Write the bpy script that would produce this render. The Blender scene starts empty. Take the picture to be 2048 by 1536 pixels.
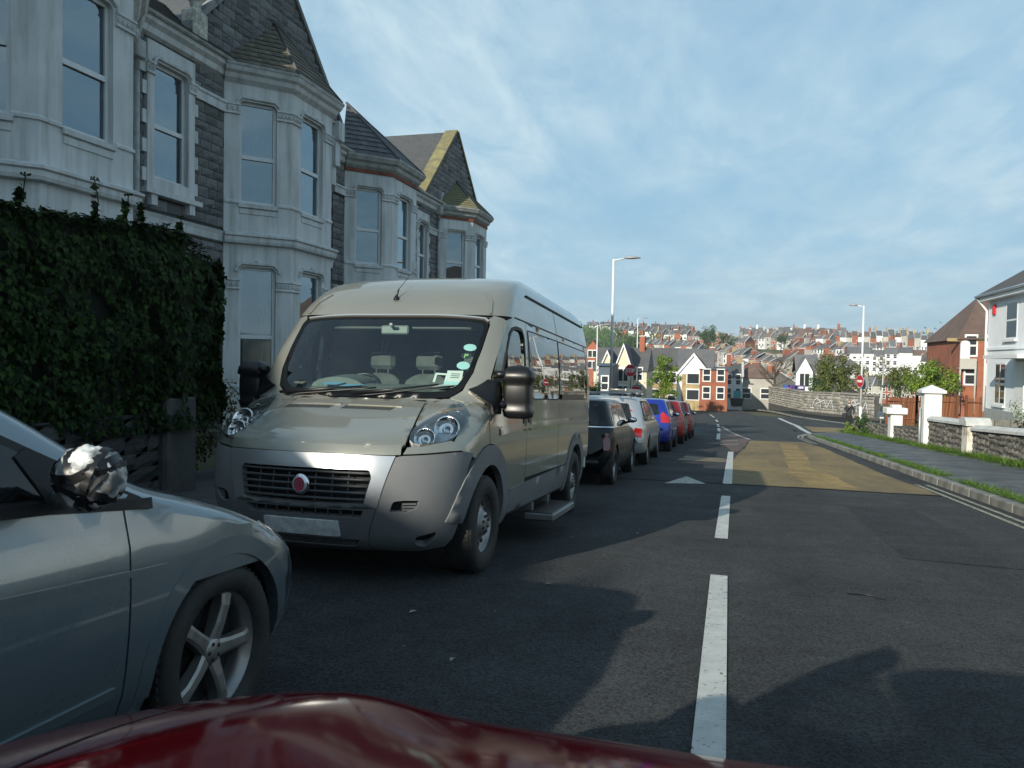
import bpy, bmesh, math, random
from mathutils import Vector, Matrix, geometry, noise
from mathutils.bvhtree import BVHTree
R = math.radians
random.seed(7)
scn = bpy.context.scene
COL = scn.collection
# ---------------------------------------------------------------- camera
cam_d = bpy.data.cameras.new('camera'); cam = bpy.data.objects.new('camera', cam_d); COL.objects.link(cam)
scn.camera = cam
cam_d.sensor_width = 36.0; cam_d.lens = 27.07; cam_d.clip_start = 0.02; cam_d.clip_end = 9000
YAW, PIT, ROLL = R(15.5), R(1.8), R(1.0)
CAM = Vector((0, 0, 1.28))
_f = Vector((-math.sin(YAW)*math.cos(PIT), math.cos(YAW)*math.cos(PIT), -math.sin(PIT)))
_r = Vector((math.cos(YAW), math.sin(YAW), 0)); _u = _r.cross(_f)
_r2 = _r*math.cos(ROLL) + _u*math.sin(ROLL); _u2 = _u*math.cos(ROLL) - _r*math.sin(ROLL)
cam.matrix_world = Matrix(((_r2.x, _u2.x, -_f.x, CAM.x), (_r2.y, _u2.y, -_f.y, CAM.y), (_r2.z, _u2.z, -_f.z, CAM.z), (0, 0, 0, 1)))
cam_d.dof.use_dof = True; cam_d.dof.focus_distance = 9.0; cam_d.dof.aperture_fstop = 13.0
# ---------------------------------------------------------------- sky, sun, exposure
SUN_TO = Vector((-0.94, -2.4, 1.0)).normalized()      # towards the sun: low, behind the camera and left
SUN_EL = math.asin(SUN_TO.z); SUN_AZ = math.atan2(SUN_TO.x, SUN_TO.y)
world = bpy.data.worlds.new('World'); scn.world = world; world.use_nodes = True
wn, wl = world.node_tree.nodes, world.node_tree.links
wn.clear()
w_out = wn.new('ShaderNodeOutputWorld'); w_bg = wn.new('ShaderNodeBackground')
w_sky = wn.new('ShaderNodeTexSky'); w_sky.sky_type = 'NISHITA'; w_sky.sun_disc = False
w_sky.sun_elevation = SUN_EL; w_sky.sun_rotation = SUN_AZ
w_sky.air_density = 1.0; w_sky.dust_density = 0.6; w_sky.ozone_density = 1.6
w_bg.inputs['Strength'].default_value = 0.112
# thin broken cloud: noise laid out on a cloud plane overhead (direction / height)
w_tc = wn.new('ShaderNodeTexCoord'); w_sep = wn.new('ShaderNodeSeparateXYZ')
wl.new(w_tc.outputs['Generated'], w_sep.inputs[0])
def wmath(op, a, b=None, c=None):
    n = wn.new('ShaderNodeMath'); n.operation = op
    for i, v in enumerate((a, b, c)):
        if v is None: continue
        if isinstance(v, (int, float)): n.inputs[i].default_value = v
        else: wl.new(v, n.inputs[i])
    return n.outputs[0]
w_h = wmath('ADD', wmath('MAXIMUM', w_sep.outputs[2], 0.0), 0.10)
w_cx = wmath('DIVIDE', w_sep.outputs[0], w_h); w_cy = wmath('DIVIDE', w_sep.outputs[1], w_h)
w_comb = wn.new('ShaderNodeCombineXYZ'); wl.new(w_cx, w_comb.inputs[0]); wl.new(w_cy, w_comb.inputs[1])
def wnoise(scale, detail, rough, stretch=(1, 1, 1), rot=0.0, dist=0.0):
    m = wn.new('ShaderNodeMapping'); m.inputs['Scale'].default_value = stretch; m.inputs['Rotation'].default_value = (0, 0, rot)
    wl.new(w_comb.outputs[0], m.inputs[0])
    n = wn.new('ShaderNodeTexNoise'); n.inputs['Scale'].default_value = scale; n.inputs['Detail'].default_value = detail
    n.inputs['Roughness'].default_value = rough; n.inputs['Distortion'].default_value = dist
    wl.new(m.outputs[0], n.inputs['Vector']); return n.outputs[0]
w_n1 = wnoise(0.75, 7, 0.56, (1.0, 0.7, 1), 0.5, 0.3)          # broad banks of thin cloud
w_n2 = wnoise(4.2, 7, 0.62, (1.0, 0.42, 1), 0.7, 0.35)         # ripples inside them
w_n3 = wnoise(1.5, 6, 0.6, (1.0, 1.6, 1), -0.3, 0.2)           # greyer low banks
def wrange(v, a, b, c=0.0, d=1.0):
    n = wn.new('ShaderNodeMapRange'); wl.new(v, n.inputs[0])
    for i, q in enumerate((a, b, c, d)): n.inputs[i+1].default_value = q
    return n.outputs[0]
def wmix(fac, a, b):
    n = wn.new('ShaderNodeMix'); n.data_type = 'RGBA'
    if isinstance(fac, float): n.inputs[0].default_value = fac
    else: wl.new(fac, n.inputs[0])
    for i, v in ((6, a), (7, b)):
        if isinstance(v, tuple): n.inputs[i].default_value = (*v, 1)
        else: wl.new(v, n.inputs[i])
    return n.outputs[2]
w_thick = wrange(w_sep.outputs[2], 0.25, 1.0, 0.86, 0.22)          # haze and thin cloud are deeper towards the horizon
w_veil = wmix(w_thick, w_sky.outputs[0], (2.0, 3.62, 4.85))
w_cov = wmath('ADD', wmath('MULTIPLY', wrange(w_n1, 0.36, 0.66), 0.40), wmath('MULTIPLY', wmath('MULTIPLY', wrange(w_n1, 0.30, 0.60), wrange(w_n2, 0.38, 0.66)), 0.75))
w_cl = wmix(wmath('MULTIPLY', w_cov, wrange(w_sep.outputs[2], 0.25, 1.0, 1.0, 0.55)), w_veil, (4.05, 5.25, 5.9))
w_low = wmath('MULTIPLY', wrange(w_sep.outputs[2], 0.02, 0.22, 1.0, 0.0), wrange(w_n3, 0.45, 0.64, 0.0, 0.5))
w_fin = wmix(w_low, w_cl, (3.0, 3.95, 4.65))
wl.new(w_fin, w_bg.inputs['Color']); wl.new(w_bg.outputs[0], w_out.inputs[0])
sun_d = bpy.data.lights.new('sun', 'SUN'); sun = bpy.data.objects.new('sun', sun_d); COL.objects.link(sun)
sun_d.energy = 5.0; sun_d.angle = R(0.55); sun_d.color = (1.0, 0.92, 0.78)
sun.rotation_euler = SUN_TO.to_track_quat('Z', 'Y').to_euler(); sun.location = (-20, -40, 30)
scn.view_settings.view_transform = 'Standard'; scn.view_settings.look = 'None'
scn.view_settings.gamma = 1.0; scn.view_settings.exposure = 0.40; scn.view_settings.use_curve_mapping = False
scn.cycles.use_denoising = True
scn.cycles.max_bounces = 8; scn.cycles.transparent_max_bounces = 12; scn.cycles.caustics_reflective = False; scn.cycles.caustics_refractive = False
# ---------------------------------------------------------------- materials
MATS = {}
def mat(name, col, rough=0.7, metal=0.0, var=0.12, scale=3.0, bump=0.0, bscale=40.0, coat=0.0, spec=0.5, col2=None, lo=0.35, hi=0.65,
        detail=5, trans=0.0, ior=1.45, alpha=1.0, emit=None, estr=0.0, obj_rand=0.0, rvar=0.0, coords='Object', stretch=None, sheen=0.0):
    """Principled material; colour wanders between col and col2 with noise, optional relief and per-object tint."""
    if name in MATS: return MATS[name]
    m = bpy.data.materials.new(name); m.use_nodes = True; MATS[name] = m
    nt = m.node_tree; n, l = nt.nodes, nt.links
    b = n['Principled BSDF']
    c1 = (*col, 1)
    c2 = (*(col2 if col2 else tuple(c*(1-2*var) for c in col)), 1)
    tc = n.new('ShaderNodeTexCoord'); src = tc.outputs[coords]
    if stretch:
        mp = n.new('ShaderNodeMapping'); mp.inputs['Scale'].default_value = stretch; l.new(src, mp.inputs[0]); src = mp.outputs[0]
    if var > 0 or col2:
        nz = n.new('ShaderNodeTexNoise'); nz.inputs['Scale'].default_value = scale; nz.inputs['Detail'].default_value = detail
        nz.inputs['Roughness'].default_value = 0.6; l.new(src, nz.inputs['Vector'])
        mr = n.new('ShaderNodeMapRange'); mr.inputs[1].default_value = lo; mr.inputs[2].default_value = hi; l.new(nz.outputs[0], mr.inputs[0])
        mx = n.new('ShaderNodeMix'); mx.data_type = 'RGBA'; mx.inputs[6].default_value = c1; mx.inputs[7].default_value = c2
        l.new(mr.outputs[0], mx.inputs[0]); out = mx.outputs[2]
        if rvar:
            rr = n.new('ShaderNodeMapRange'); rr.inputs[3].default_value = rough; rr.inputs[4].default_value = rough+rvar; l.new(mr.outputs[0], rr.inputs[0])
            l.new(rr.outputs[0], b.inputs['Roughness'])
    else:
        rgb = n.new('ShaderNodeRGB'); rgb.outputs[0].default_value = c1; out = rgb.outputs[0]
    if obj_rand:
        oi = n.new('ShaderNodeObjectInfo'); hs = n.new('ShaderNodeHueSaturation')
        ma = n.new('ShaderNodeMapRange'); ma.inputs[3].default_value = 1-obj_rand; ma.inputs[4].default_value = 1+obj_rand; l.new(oi.outputs['Random'], ma.inputs[0])
        l.new(ma.outputs[0], hs.inputs['Value']); l.new(out, hs.inputs['Color']); out = hs.outputs[0]
    l.new(out, b.inputs['Base Color'])
    if not (rvar and (var > 0 or col2)): b.inputs['Roughness'].default_value = rough
    b.inputs['Metallic'].default_value = metal; b.inputs['Specular IOR Level'].default_value = spec
    b.inputs['Coat Weight'].default_value = coat; b.inputs['Coat Roughness'].default_value = 0.04
    b.inputs['Transmission Weight'].default_value = trans; b.inputs['IOR'].default_value = ior; b.inputs['Alpha'].default_value = alpha
    if sheen: b.inputs['Sheen Weight'].default_value = sheen
    if emit: b.inputs['Emission Color'].default_value = (*emit, 1); b.inputs['Emission Strength'].default_value = estr
    if bump > 0:
        nb = n.new('ShaderNodeTexNoise'); nb.inputs['Scale'].default_value = bscale; nb.inputs['Detail'].default_value = 6; nb.inputs['Roughness'].default_value = 0.65
        l.new(src, nb.inputs['Vector'])
        bp = n.new('ShaderNodeBump'); bp.inputs['Strength'].default_value = min(1.0, bump); bp.inputs['Distance'].default_value = 0.02
        l.new(nb.outputs[0], bp.inputs['Height']); l.new(bp.outputs[0], b.inputs['Normal'])
    return m

def glass(name, tint, refl_col=(1, 1, 1), dark=0.0, gain=1.3):
    """Window glass: a thin sheet, mirror reflection by Fresnel over a tinted see-through body."""
    if name in MATS: return MATS[name]
    m = bpy.data.materials.new(name); m.use_nodes = True; MATS[name] = m
    n, l = m.node_tree.nodes, m.node_tree.links; n.clear()
    o = n.new('ShaderNodeOutputMaterial'); t = n.new('ShaderNodeBsdfTransparent'); g = n.new('ShaderNodeBsdfGlossy'); mx = n.new('ShaderNodeMixShader')
    t.inputs[0].default_value = (*tint, 1); g.inputs[0].default_value = (*refl_col, 1); g.inputs['Roughness'].default_value = 0.0
    fr = n.new('ShaderNodeFresnel'); fr.inputs[0].default_value = 1.5
    ma = n.new('ShaderNodeMath'); ma.operation = 'MULTIPLY_ADD'; l.new(fr.outputs[0], ma.inputs[0]); ma.inputs[1].default_value = gain; ma.inputs[2].default_value = 0.02+dark
    ma.use_clamp = True
    tc = n.new('ShaderNodeTexCoord'); nz = n.new('ShaderNodeTexNoise'); nz.inputs['Scale'].default_value = 1.7; nz.inputs['Detail'].default_value = 1.0
    l.new(tc.outputs['Object'], nz.inputs['Vector']); bp = n.new('ShaderNodeBump'); bp.inputs['Strength'].default_value = 0.06; bp.inputs['Distance'].default_value = 0.02
    l.new(nz.outputs[0], bp.inputs['Height']); l.new(bp.outputs[0], g.inputs['Normal'])
    l.new(ma.outputs[0], mx.inputs[0]); l.new(t.outputs[0], mx.inputs[1]); l.new(g.outputs[0], mx.inputs[2]); l.new(mx.outputs[0], o.inputs[0])
    return m

# ---------------------------------------------------------------- mesh building
class MB:
    """Collects simple solids, then builds ONE mesh object."""
    def __init__(s): s.v = []; s.f = []; s.m = []; s.sm = []
    def add(s, vs, fs, mi=0, smooth=False):
        b = len(s.v); s.v.extend([tuple(p) for p in vs])
        for f in fs: s.f.append(tuple(i+b for i in f)); s.m.append(mi); s.sm.append(smooth)
        return s
    def box(s, a, b, mi=0, rz=0.0, piv=None, rx=0.0, ry=0.0):
        x0, y0, z0 = [min(p, q) for p, q in zip(a, b)]; x1, y1, z1 = [max(p, q) for p, q in zip(a, b)]
        vs = [Vector(p) for p in ((x0,y0,z0),(x1,y0,z0),(x1,y1,z0),(x0,y1,z0),(x0,y0,z1),(x1,y0,z1),(x1,y1,z1),(x0,y1,z1))]
        if rz or rx or ry:
            pv = Vector(piv) if piv else Vector(((x0+x1)/2, (y0+y1)/2, (z0+z1)/2))
            M = Matrix.Rotation(rz, 3, 'Z') @ Matrix.Rotation(ry, 3, 'Y') @ Matrix.Rotation(rx, 3, 'X')
            vs = [M @ (p-pv) + pv for p in vs]
        return s.add(vs, [(0,3,2,1),(4,5,6,7),(0,1,5,4),(1,2,6,5),(2,3,7,6),(3,0,4,7)], mi)
    def bbox(s, a, b, r=0.01, mi=0):
        """box with chamfered edges"""
        lo = [min(p, q) for p, q in zip(a, b)]; hi = [max(p, q) for p, q in zip(a, b)]
        r = min(r, *[(h-l)*0.45 for l, h in zip(lo, hi)])
        vs = []; idx = {}
        for cx in (0, 1):
            for cy in (0, 1):
                for cz in (0, 1):
                    for ax in range(3):
                        p = [hi[k]-r if c else lo[k]+r for k, c in enumerate((cx, cy, cz))]
                        p[ax] = hi[ax] if (cx, cy, cz)[ax] else lo[ax]
                        idx[(cx, cy, cz, ax)] = len(vs); vs.append(p)
        fs = []
        def q(*k): fs.append(tuple(idx[i] for i in k))
        for ax in range(3):
            o = [i for i in range(3) if i != ax]
            for sd in (0, 1):
                ks = []
                for a_, b_ in ((0,0),(1,0),(1,1),(0,1)):
                    c = [0,0,0]; c[ax] = sd; c[o[0]] = a_; c[o[1]] = b_; ks.append((*c, ax))
                q(*ks)
        for ax in range(3):
            o = [i for i in range(3) if i != ax]
            for a_ in (0, 1):
                for b_ in (0, 1):
                    c0 = [0,0,0]; c1 = [0,0,0]; c0[ax] = 0; c1[ax] = 1
                    for c in (c0, c1): c[o[0]] = a_; c[o[1]] = b_
                    q((*c0, o[0]), (*c1, o[0]), (*c1, o[1]), (*c0, o[1]))
        for cx in (0, 1):
            for cy in (0, 1):
                for cz in (0, 1): q((cx,cy,cz,0), (cx,cy,cz,1), (cx,cy,cz,2))
        return s.add(vs, fs, mi)
    def prism(s, poly, ax, a, b, mi=0, smooth=False):
        """2D polygon extruded along axis ax ('x','y','z') from a to b"""
        n = len(poly)
        def P(p, t):
            return (t, p[0], p[1]) if ax == 'x' else (p[0], t, p[1]) if ax == 'y' else (p[0], p[1], t)
        vs = [P(p, a) for p in poly] + [P(p, b) for p in poly]
        s.add(vs, [tuple(range(n-1, -1, -1)), tuple(range(n, 2*n))], mi)
        bq = len(s.v) - 2*n
        for i in range(n):
            j = (i+1) % n; s.f.append((bq+i, bq+j, bq+n+j, bq+n+i)); s.m.append(mi); s.sm.append(smooth)
        return s
    def tube(s, pts, r, n=8, mi=0, cap=True, smooth=True):
        pts = [Vector(p) for p in pts]; rs = r if isinstance(r, (list, tuple)) else [r]*len(pts)
        rings = []; up = None
        for i, p in enumerate(pts):
            d = (pts[min(i+1, len(pts)-1)] - pts[max(i-1, 0)]).normalized()
            if up is None: up = Vector((0,0,1)) if abs(d.z) < 0.9 else Vector((1,0,0))
            a = d.cross(up).normalized(); up = a.cross(d).normalized()
            rings.append([p + (a*math.cos(2*math.pi*k/n) + up*math.sin(2*math.pi*k/n))*rs[i] for k in range(n)])
        vs = [v for rg in rings for v in rg]; fs = []
        for i in range(len(pts)-1):
            for k in range(n): fs.append((i*n+k, i*n+(k+1) % n, (i+1)*n+(k+1) % n, (i+1)*n+k))
        s.add(vs, fs, mi, smooth)
        if cap:
            b = len(s.v)-len(vs)
            for f in (tuple(b+k for k in range(n-1, -1, -1)), tuple(b+(len(pts)-1)*n+k for k in range(n))): s.f.append(f); s.m.append(mi); s.sm.append(False)
        return s
    def lathe(s, prof, n=24, o=(0,0,0), ax='z', mi=0, smooth=True, ang=2*math.pi, close=True):
        """profile of (radius, height) turned about an axis through o"""
        o = Vector(o); vs = []; m = len(prof); full = abs(ang-2*math.pi) < 1e-6
        for k in range(n if full else n+1):
            t = ang*k/n; c, sn = math.cos(t), math.sin(t)
            for r, h in prof:
                vs.append(o + Vector({'z': (r*c, r*sn, h), 'x': (h, r*c, r*sn), 'y': (r*sn, h, r*c)}[ax]))
        fs = []
        for k in range(n):
            k2 = (k+1) % n if full else k+1
            for i in range(m-1): fs.append((k*m+i, k2*m+i, k2*m+i+1, k*m+i+1))
        return s.add(vs, fs, mi, smooth)
    def sweep(s, prof, path, mi=0, closed=False, smooth=False):
        """profile of (out, z) swept along a horizontal path (x, y[, z0]); out is to the right of travel"""
        path = [Vector((p[0], p[1], p[2] if len(p) > 2 else 0)) for p in path]; N = len(path); vs = []; m = len(prof)
        for i, p in enumerate(path):
            a = path[i-1] if (i > 0 or closed) else None; b = path[(i+1) % N] if (i < N-1 or closed) else None
            d1 = (p-a).xy.normalized() if a is not None else None; d2 = (b-p).xy.normalized() if b is not None else None
            if d1 is None: d1 = d2
            if d2 is None: d2 = d1
            n1 = Vector((d1.y, -d1.x)); n2 = Vector((d2.y, -d2.x)); nn = (n1+n2)
            nn = nn.normalized(); k = 1/max(0.3, nn.dot(n1))
            for o, z in prof: vs.append((p.x+nn.x*o*k, p.y+nn.y*o*k, p.z+z))
        fs = []
        for i in range(N if closed else N-1):
            j = (i+1) % N
            for q in range(m):
                q2 = (q+1) % m; fs.append((i*m+q, j*m+q, j*m+q2, i*m+q2))
        s.add(vs, fs, mi, smooth)
        if not closed:
            b = len(s.v)-len(vs)
            s.f.append(tuple(b+q for q in range(m))); s.f.append(tuple(b+(N-1)*m+q for q in range(m-1, -1, -1))); s.m += [mi, mi]; s.sm += [False, False]
        return s
    def mesh(s, name, mats, fixn=True):
        me = bpy.data.meshes.new(name); me.from_pydata(s.v, [], s.f)
        for m in (mats if isinstance(mats, (list, tuple)) else [mats]): me.materials.append(m)
        me.polygons.foreach_set('material_index', s.m); me.polygons.foreach_set('use_smooth', s.sm)
        if fixn:
            bm = bmesh.new(); bm.from_mesh(me); bmesh.ops.recalc_face_normals(bm, faces=bm.faces); bm.to_mesh(me); bm.free()
        me.update(); return me

def link(name, me, parent=None, loc=None, rot=None, scale=None, world=True):
    """World-space meshes under an Empty: the child is shifted back by its parent's place."""
    o = bpy.data.objects.new(name, me); COL.objects.link(o)
    if parent is not None:
        o.parent = parent
        base = origin(parent) if world else Vector((0,0,0))
    else: base = Vector((0,0,0))
    o.location = Vector(loc or (0,0,0)) - base
    if rot: o.rotation_euler = rot
    if scale: o.scale = scale
    return o
ORI = {}
def origin(o):
    v = Vector((0,0,0))
    while o is not None: v += o.location; o = o.parent
    return v
def clusters(mb, tol=0.012):
    """faces grouped into separate pieces: connected faces, pieces whose boxes touch counted as one"""
    n = len(mb.v); up = list(range(n))
    def find(i):
        while up[i] != i: up[i] = up[up[i]]; i = up[i]
        return i
    for f in mb.f:
        a = find(f[0])
        for j in f[1:]: up[find(j)] = a
    box = {}
    for i, f in enumerate(mb.f):
        r = find(f[0]); b = box.setdefault(r, [[1e9]*3, [-1e9]*3, []]); b[2].append(i)
        for j in f:
            for c in range(3): q = mb.v[j][c]; b[0][c] = min(b[0][c], q); b[1][c] = max(b[1][c], q)
    L = list(box.values()); g = list(range(len(L)))
    if len(L) > 420: return None
    def fg(i):
        while g[i] != i: i = g[i]
        return i
    for i in range(len(L)):
        for j in range(i):
            if fg(i) != fg(j) and all(L[i][0][c]-tol <= L[j][1][c] and L[j][0][c]-tol <= L[i][1][c] for c in range(3)): g[fg(i)] = fg(j)
    out = {}
    for i in range(len(L)): out.setdefault(fg(i), []).extend(L[i][2])
    return list(out.values())
def part(name, mb, mats, parent=None, **k):
    """one object per separate piece of the shape (same name), the first one returned"""
    fixn = k.pop('fixn', True); split = k.pop('split', True)
    if split and parent is not None and 1 < len(mb.f) <= 6000:
        cl = clusters(mb)
        if cl and 1 < len(cl) <= 60:
            cl.sort(key=len, reverse=True); first = None
            for fs in cl:
                s = MB(); mp = {}
                for i in fs:
                    for j in mb.f[i]: mp.setdefault(j, len(mp))
                s.v = [None]*len(mp)
                for j, q in mp.items(): s.v[q] = mb.v[j]
                for i in fs: s.f.append(tuple(mp[j] for j in mb.f[i])); s.m.append(mb.m[i]); s.sm.append(mb.sm[i])
                o = link(name, s.mesh(name, mats, fixn), parent, **k); first = first or o
            return first
    return link(name, mb.mesh(name, mats, fixn), parent, **k)
def thing(name, label, cat, loc=(0,0,0), group=None, rot=None):
    o = bpy.data.objects.new(name, None); COL.objects.link(o); o.location = loc; o.empty_display_size = 0.2
    if rot: o.rotation_euler = rot
    o['label'] = label; o['category'] = cat
    if group: o['group'] = group
    return o
def tag(o, label=None, cat=None, group=None, kind=None):
    for k, v in (('label', label), ('category', cat), ('group', group), ('kind', kind)):
        if v: o[k] = v
    return o
def struct(name, mb, mats, label=None, **k):
    o = part(name, mb, mats, **k); o['kind'] = 'structure'
    if label: o['label'] = label
    return o
def rpoly(pts, r, n=4):
    """round the corners of a polygon; r is one radius or one per corner"""
    out = []; N = len(pts)
    for i, p in enumerate(pts):
        rr = r[i] if isinstance(r, (list, tuple)) else r
        p = Vector(p); a = Vector(pts[i-1]); b = Vector(pts[(i+1) % N])
        if rr <= 1e-6: out.append((p.x, p.y)); continue
        da, db = (a-p), (b-p); t = min(rr, da.length*0.45, db.length*0.45)
        s_, e_ = p+da.normalized()*t, p+db.normalized()*t
        for k in range(n+1):
            u = k/n; q = s_*(1-u)**2 + p*2*u*(1-u) + e_*u*u; out.append((q.x, q.y))
    return out
def lerp(a, b, t): return a+(b-a)*t
def tab(t, xs, ys):
    if t <= xs[0]: return ys[0]
    for i in range(len(xs)-1):
        if t <= xs[i+1]: return lerp(ys[i], ys[i+1], (t-xs[i])/(xs[i+1]-xs[i]))
    return ys[-1]
def stab(t, xs, ys):
    """smooth table: Catmull-Rom through the points"""
    if t <= xs[0]: return ys[0]
    if t >= xs[-1]: return ys[-1]
    for i in range(len(xs)-1):
        if t <= xs[i+1]:
            h = xs[i+1]-xs[i]; u = (t-xs[i])/h
            m0 = (ys[i+1]-ys[i-1])/(xs[i+1]-xs[i-1]) if i > 0 else (ys[i+1]-ys[i])/h
            m1 = (ys[i+2]-ys[i])/(xs[i+2]-xs[i]) if i+2 < len(xs) else (ys[i+1]-ys[i])/h
            return (2*u**3-3*u*u+1)*ys[i] + (u**3-2*u*u+u)*h*m0 + (-2*u**3+3*u*u)*ys[i+1] + (u**3-u*u)*h*m1
ORD = ['first', 'second', 'third', 'fourth', 'fifth', 'sixth', 'seventh', 'eighth', 'ninth', 'tenth', 'eleventh', 'twelfth', 'thirteenth', 'fourteenth', 'fifteenth', 'sixteenth']
S = 0.055                                             # the street falls 5.5 cm each metre
def road_z(y): return -S*y
VAN_ROWS = [
 (0.22, .22, .85, .88, 5.30, 5.15, 2.5, 4), (0.30, .11, .85, .96, 5.36, 5.2, 2.5, 4), (0.45, .04, .80, 1.00, 5.40, 5.22, 2.5, 4), (0.60, .00, .78, 1.012, 5.41, 5.25, 2.5, 4),
 (0.80, .02, .78, 1.02, 5.41, 5.25, 2.5, 4), (0.93, .07, .80, 1.02, 5.41, 5.25, 2.55, 4), (1.00, .17, .80, 1.02, 5.41, 5.25, 2.6, 4), (1.10, .42, .86, 1.015, 5.41, 5.25, 2.7, 4),
 (1.20, .70, .98, 1.012, 5.41, 5.25, 2.7, 4), (1.27, .86, 1.10, 1.015, 5.41, 5.25, 2.8, 4), (1.40, .96, 1.18, 1.015, 5.40, 5.25, 3.2, 4), (1.60, 1.11, 1.33, 1.008, 5.39, 5.22, 3.5, 4),
 (1.80, 1.27, 1.50, .992, 5.37, 5.2, 3.6, 4), (1.97, 1.41, 1.64, .972, 5.35, 5.18, 3.6, 4), (2.10, 1.53, 1.78, .948, 5.33, 5.15, 3.4, 4), (2.24, 1.72, 1.98, .912, 5.31, 5.12, 3.2, 4),
 (2.35, 1.97, 2.25, .86, 5.27, 5.05, 2.9, 3.5), (2.42, 2.30, 2.65, .77, 5.2, 4.95, 2.6, 3), (2.45, 2.75, 3.15, .55, 5.0, 4.6, 2.3, 2.5), (2.455, 3.3, 3.6, .1, 4.6, 4.2, 2, 2)]
# ---------------------------------------------------------------- vehicles: a smooth hull of horizontal slices, panels projected on it
class Hull:
    """rows: (z, y_front, y_front_side, half_width, y_rear, y_rear_side, front_power, rear_power); y runs from nose to tail"""
    def __init__(s, rows, pivot=(0.6, 0.55, 0.75), rpivot=None, sub=6, nf=22, nr=16):
        s.rows = rows; s.pv = pivot; s.len = max(r[4] for r in rows); s.rpv = rpivot or pivot
        idx = list(range(len(rows))); cols = list(zip(*rows)); T = []
        for i in range((len(rows)-1)*sub+1):
            t = i/sub; T.append([stab(t, idx, c) for c in cols])
        V = []; F = []
        for z, yf, ys, w, yr, yrs, pf, pr in T:
            L = []
            for k in range(nf+1):
                a = math.pi/2*k/nf; L.append((w*math.sin(a)**(2/pf), ys-(ys-yf)*max(0, math.cos(a))**(2/pf), z))
            for k in range(1, 9): L.append((w, lerp(ys, yrs, k/9), z))
            for k in range(nr+1):
                a = math.pi/2*(1-k/nr); L.append((w*math.sin(a)**(2/pr), yrs+(yr-yrs)*max(0, math.cos(a))**(2/pr), z))
            V += L
        m = nf+1+8+nr+1
        for i in range(len(T)-1):
            for k in range(m-1): F.append((i*m+k, i*m+k+1, (i+1)*m+k+1, (i+1)*m+k))
        F.append(tuple((len(T)-1)*m+k for k in range(m)))
        n = len(V); V2 = V + [(-x, y, z) for x, y, z in V]; F2 = F + [tuple(reversed([i+n for i in f])) for f in F]
        s.V, s.F = V2, F2
        s.bvh = BVHTree.FromPolygons([Vector(v) for v in V2], F2)
    def hit(s, o, d):
        p, n, i, dist = s.bvh.ray_cast(Vector(o), Vector(d))
        if p is None:
            d = Vector(d).normalized(); best = None; o = Vector(o)
            for k in range(80):
                q = o + d*(2.0+k*0.1); r = s.bvh.find_nearest(q)
                if best is None or r[3] < best[3]: best = r
            p, n = best[0], best[1]
        if n.dot(Vector(d)) > 0: n = -n
        return p, n
    def wrap(s, u, v):
        """u: x across the nose, then round the corner, then y along the flank"""
        sg = 1 if u >= 0 else -1; u = abs(u); px, py, L = s.pv
        if u <= px: p, n = s.hit((u, -6, v), (0, 1, 0))
        elif u < px+L:
            a = (u-px)/L*math.pi/2; dx, dy = math.sin(a), -math.cos(a); p, n = s.hit((px+6*dx, py+6*dy, v), (-dx, -dy, 0))
        else: p, n = s.hit((6, py+u-px-L, v), (-1, 0, 0))
        return (p, n) if sg > 0 else (Vector((-p.x, p.y, p.z)), Vector((-n.x, n.y, n.z)))
    def rwrap(s, u, v):
        """the same from the tail: u: x across the tail, then round the corner, then forward along the flank"""
        sg = 1 if u >= 0 else -1; u = abs(u); px, py, L = s.rpv; Y = s.len-py
        if u <= px: p, n = s.hit((u, s.len+6, v), (0, -1, 0))
        elif u < px+L:
            a = (u-px)/L*math.pi/2; dx, dy = math.sin(a), math.cos(a); p, n = s.hit((px+6*dx, Y+6*dy, v), (-dx, -dy, 0))
        else: p, n = s.hit((6, Y-(u-px-L), v), (-1, 0, 0))
        return (p, n) if sg > 0 else (Vector((-p.x, p.y, p.z)), Vector((-n.x, n.y, n.z)))
    def side(s, y, z): return s.hit((6, y, z), (-1, 0, 0))
    def front(s, x, z): return s.hit((x, -6, z), (0, 1, 0))
    def rear(s, x, z): return s.hit((x, s.len+6, z), (0, -1, 0))
    def top(s, x, y): return s.hit((x, y, 6), (0, 0, -1))
def inpoly(p, poly):
    x, y = p; c = False; j = len(poly)-1
    for i in range(len(poly)):
        xi, yi = poly[i]; xj, yj = poly[j]
        if (yi > y) != (yj > y) and x < (xj-xi)*(y-yi)/(yj-yi)+xi: c = not c
        j = i
    return c
def resample(poly, sp):
    out = []
    for i, p in enumerate(poly):
        q = poly[(i+1) % len(poly)]; d = math.hypot(q[0]-p[0], q[1]-p[1]); n = max(1, int(math.ceil(d/sp-1e-6)))
        if d < 1e-5: continue
        for k in range(n): out.append((lerp(p[0], q[0], k/n), lerp(p[1], q[1], k/n)))
    return out
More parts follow.
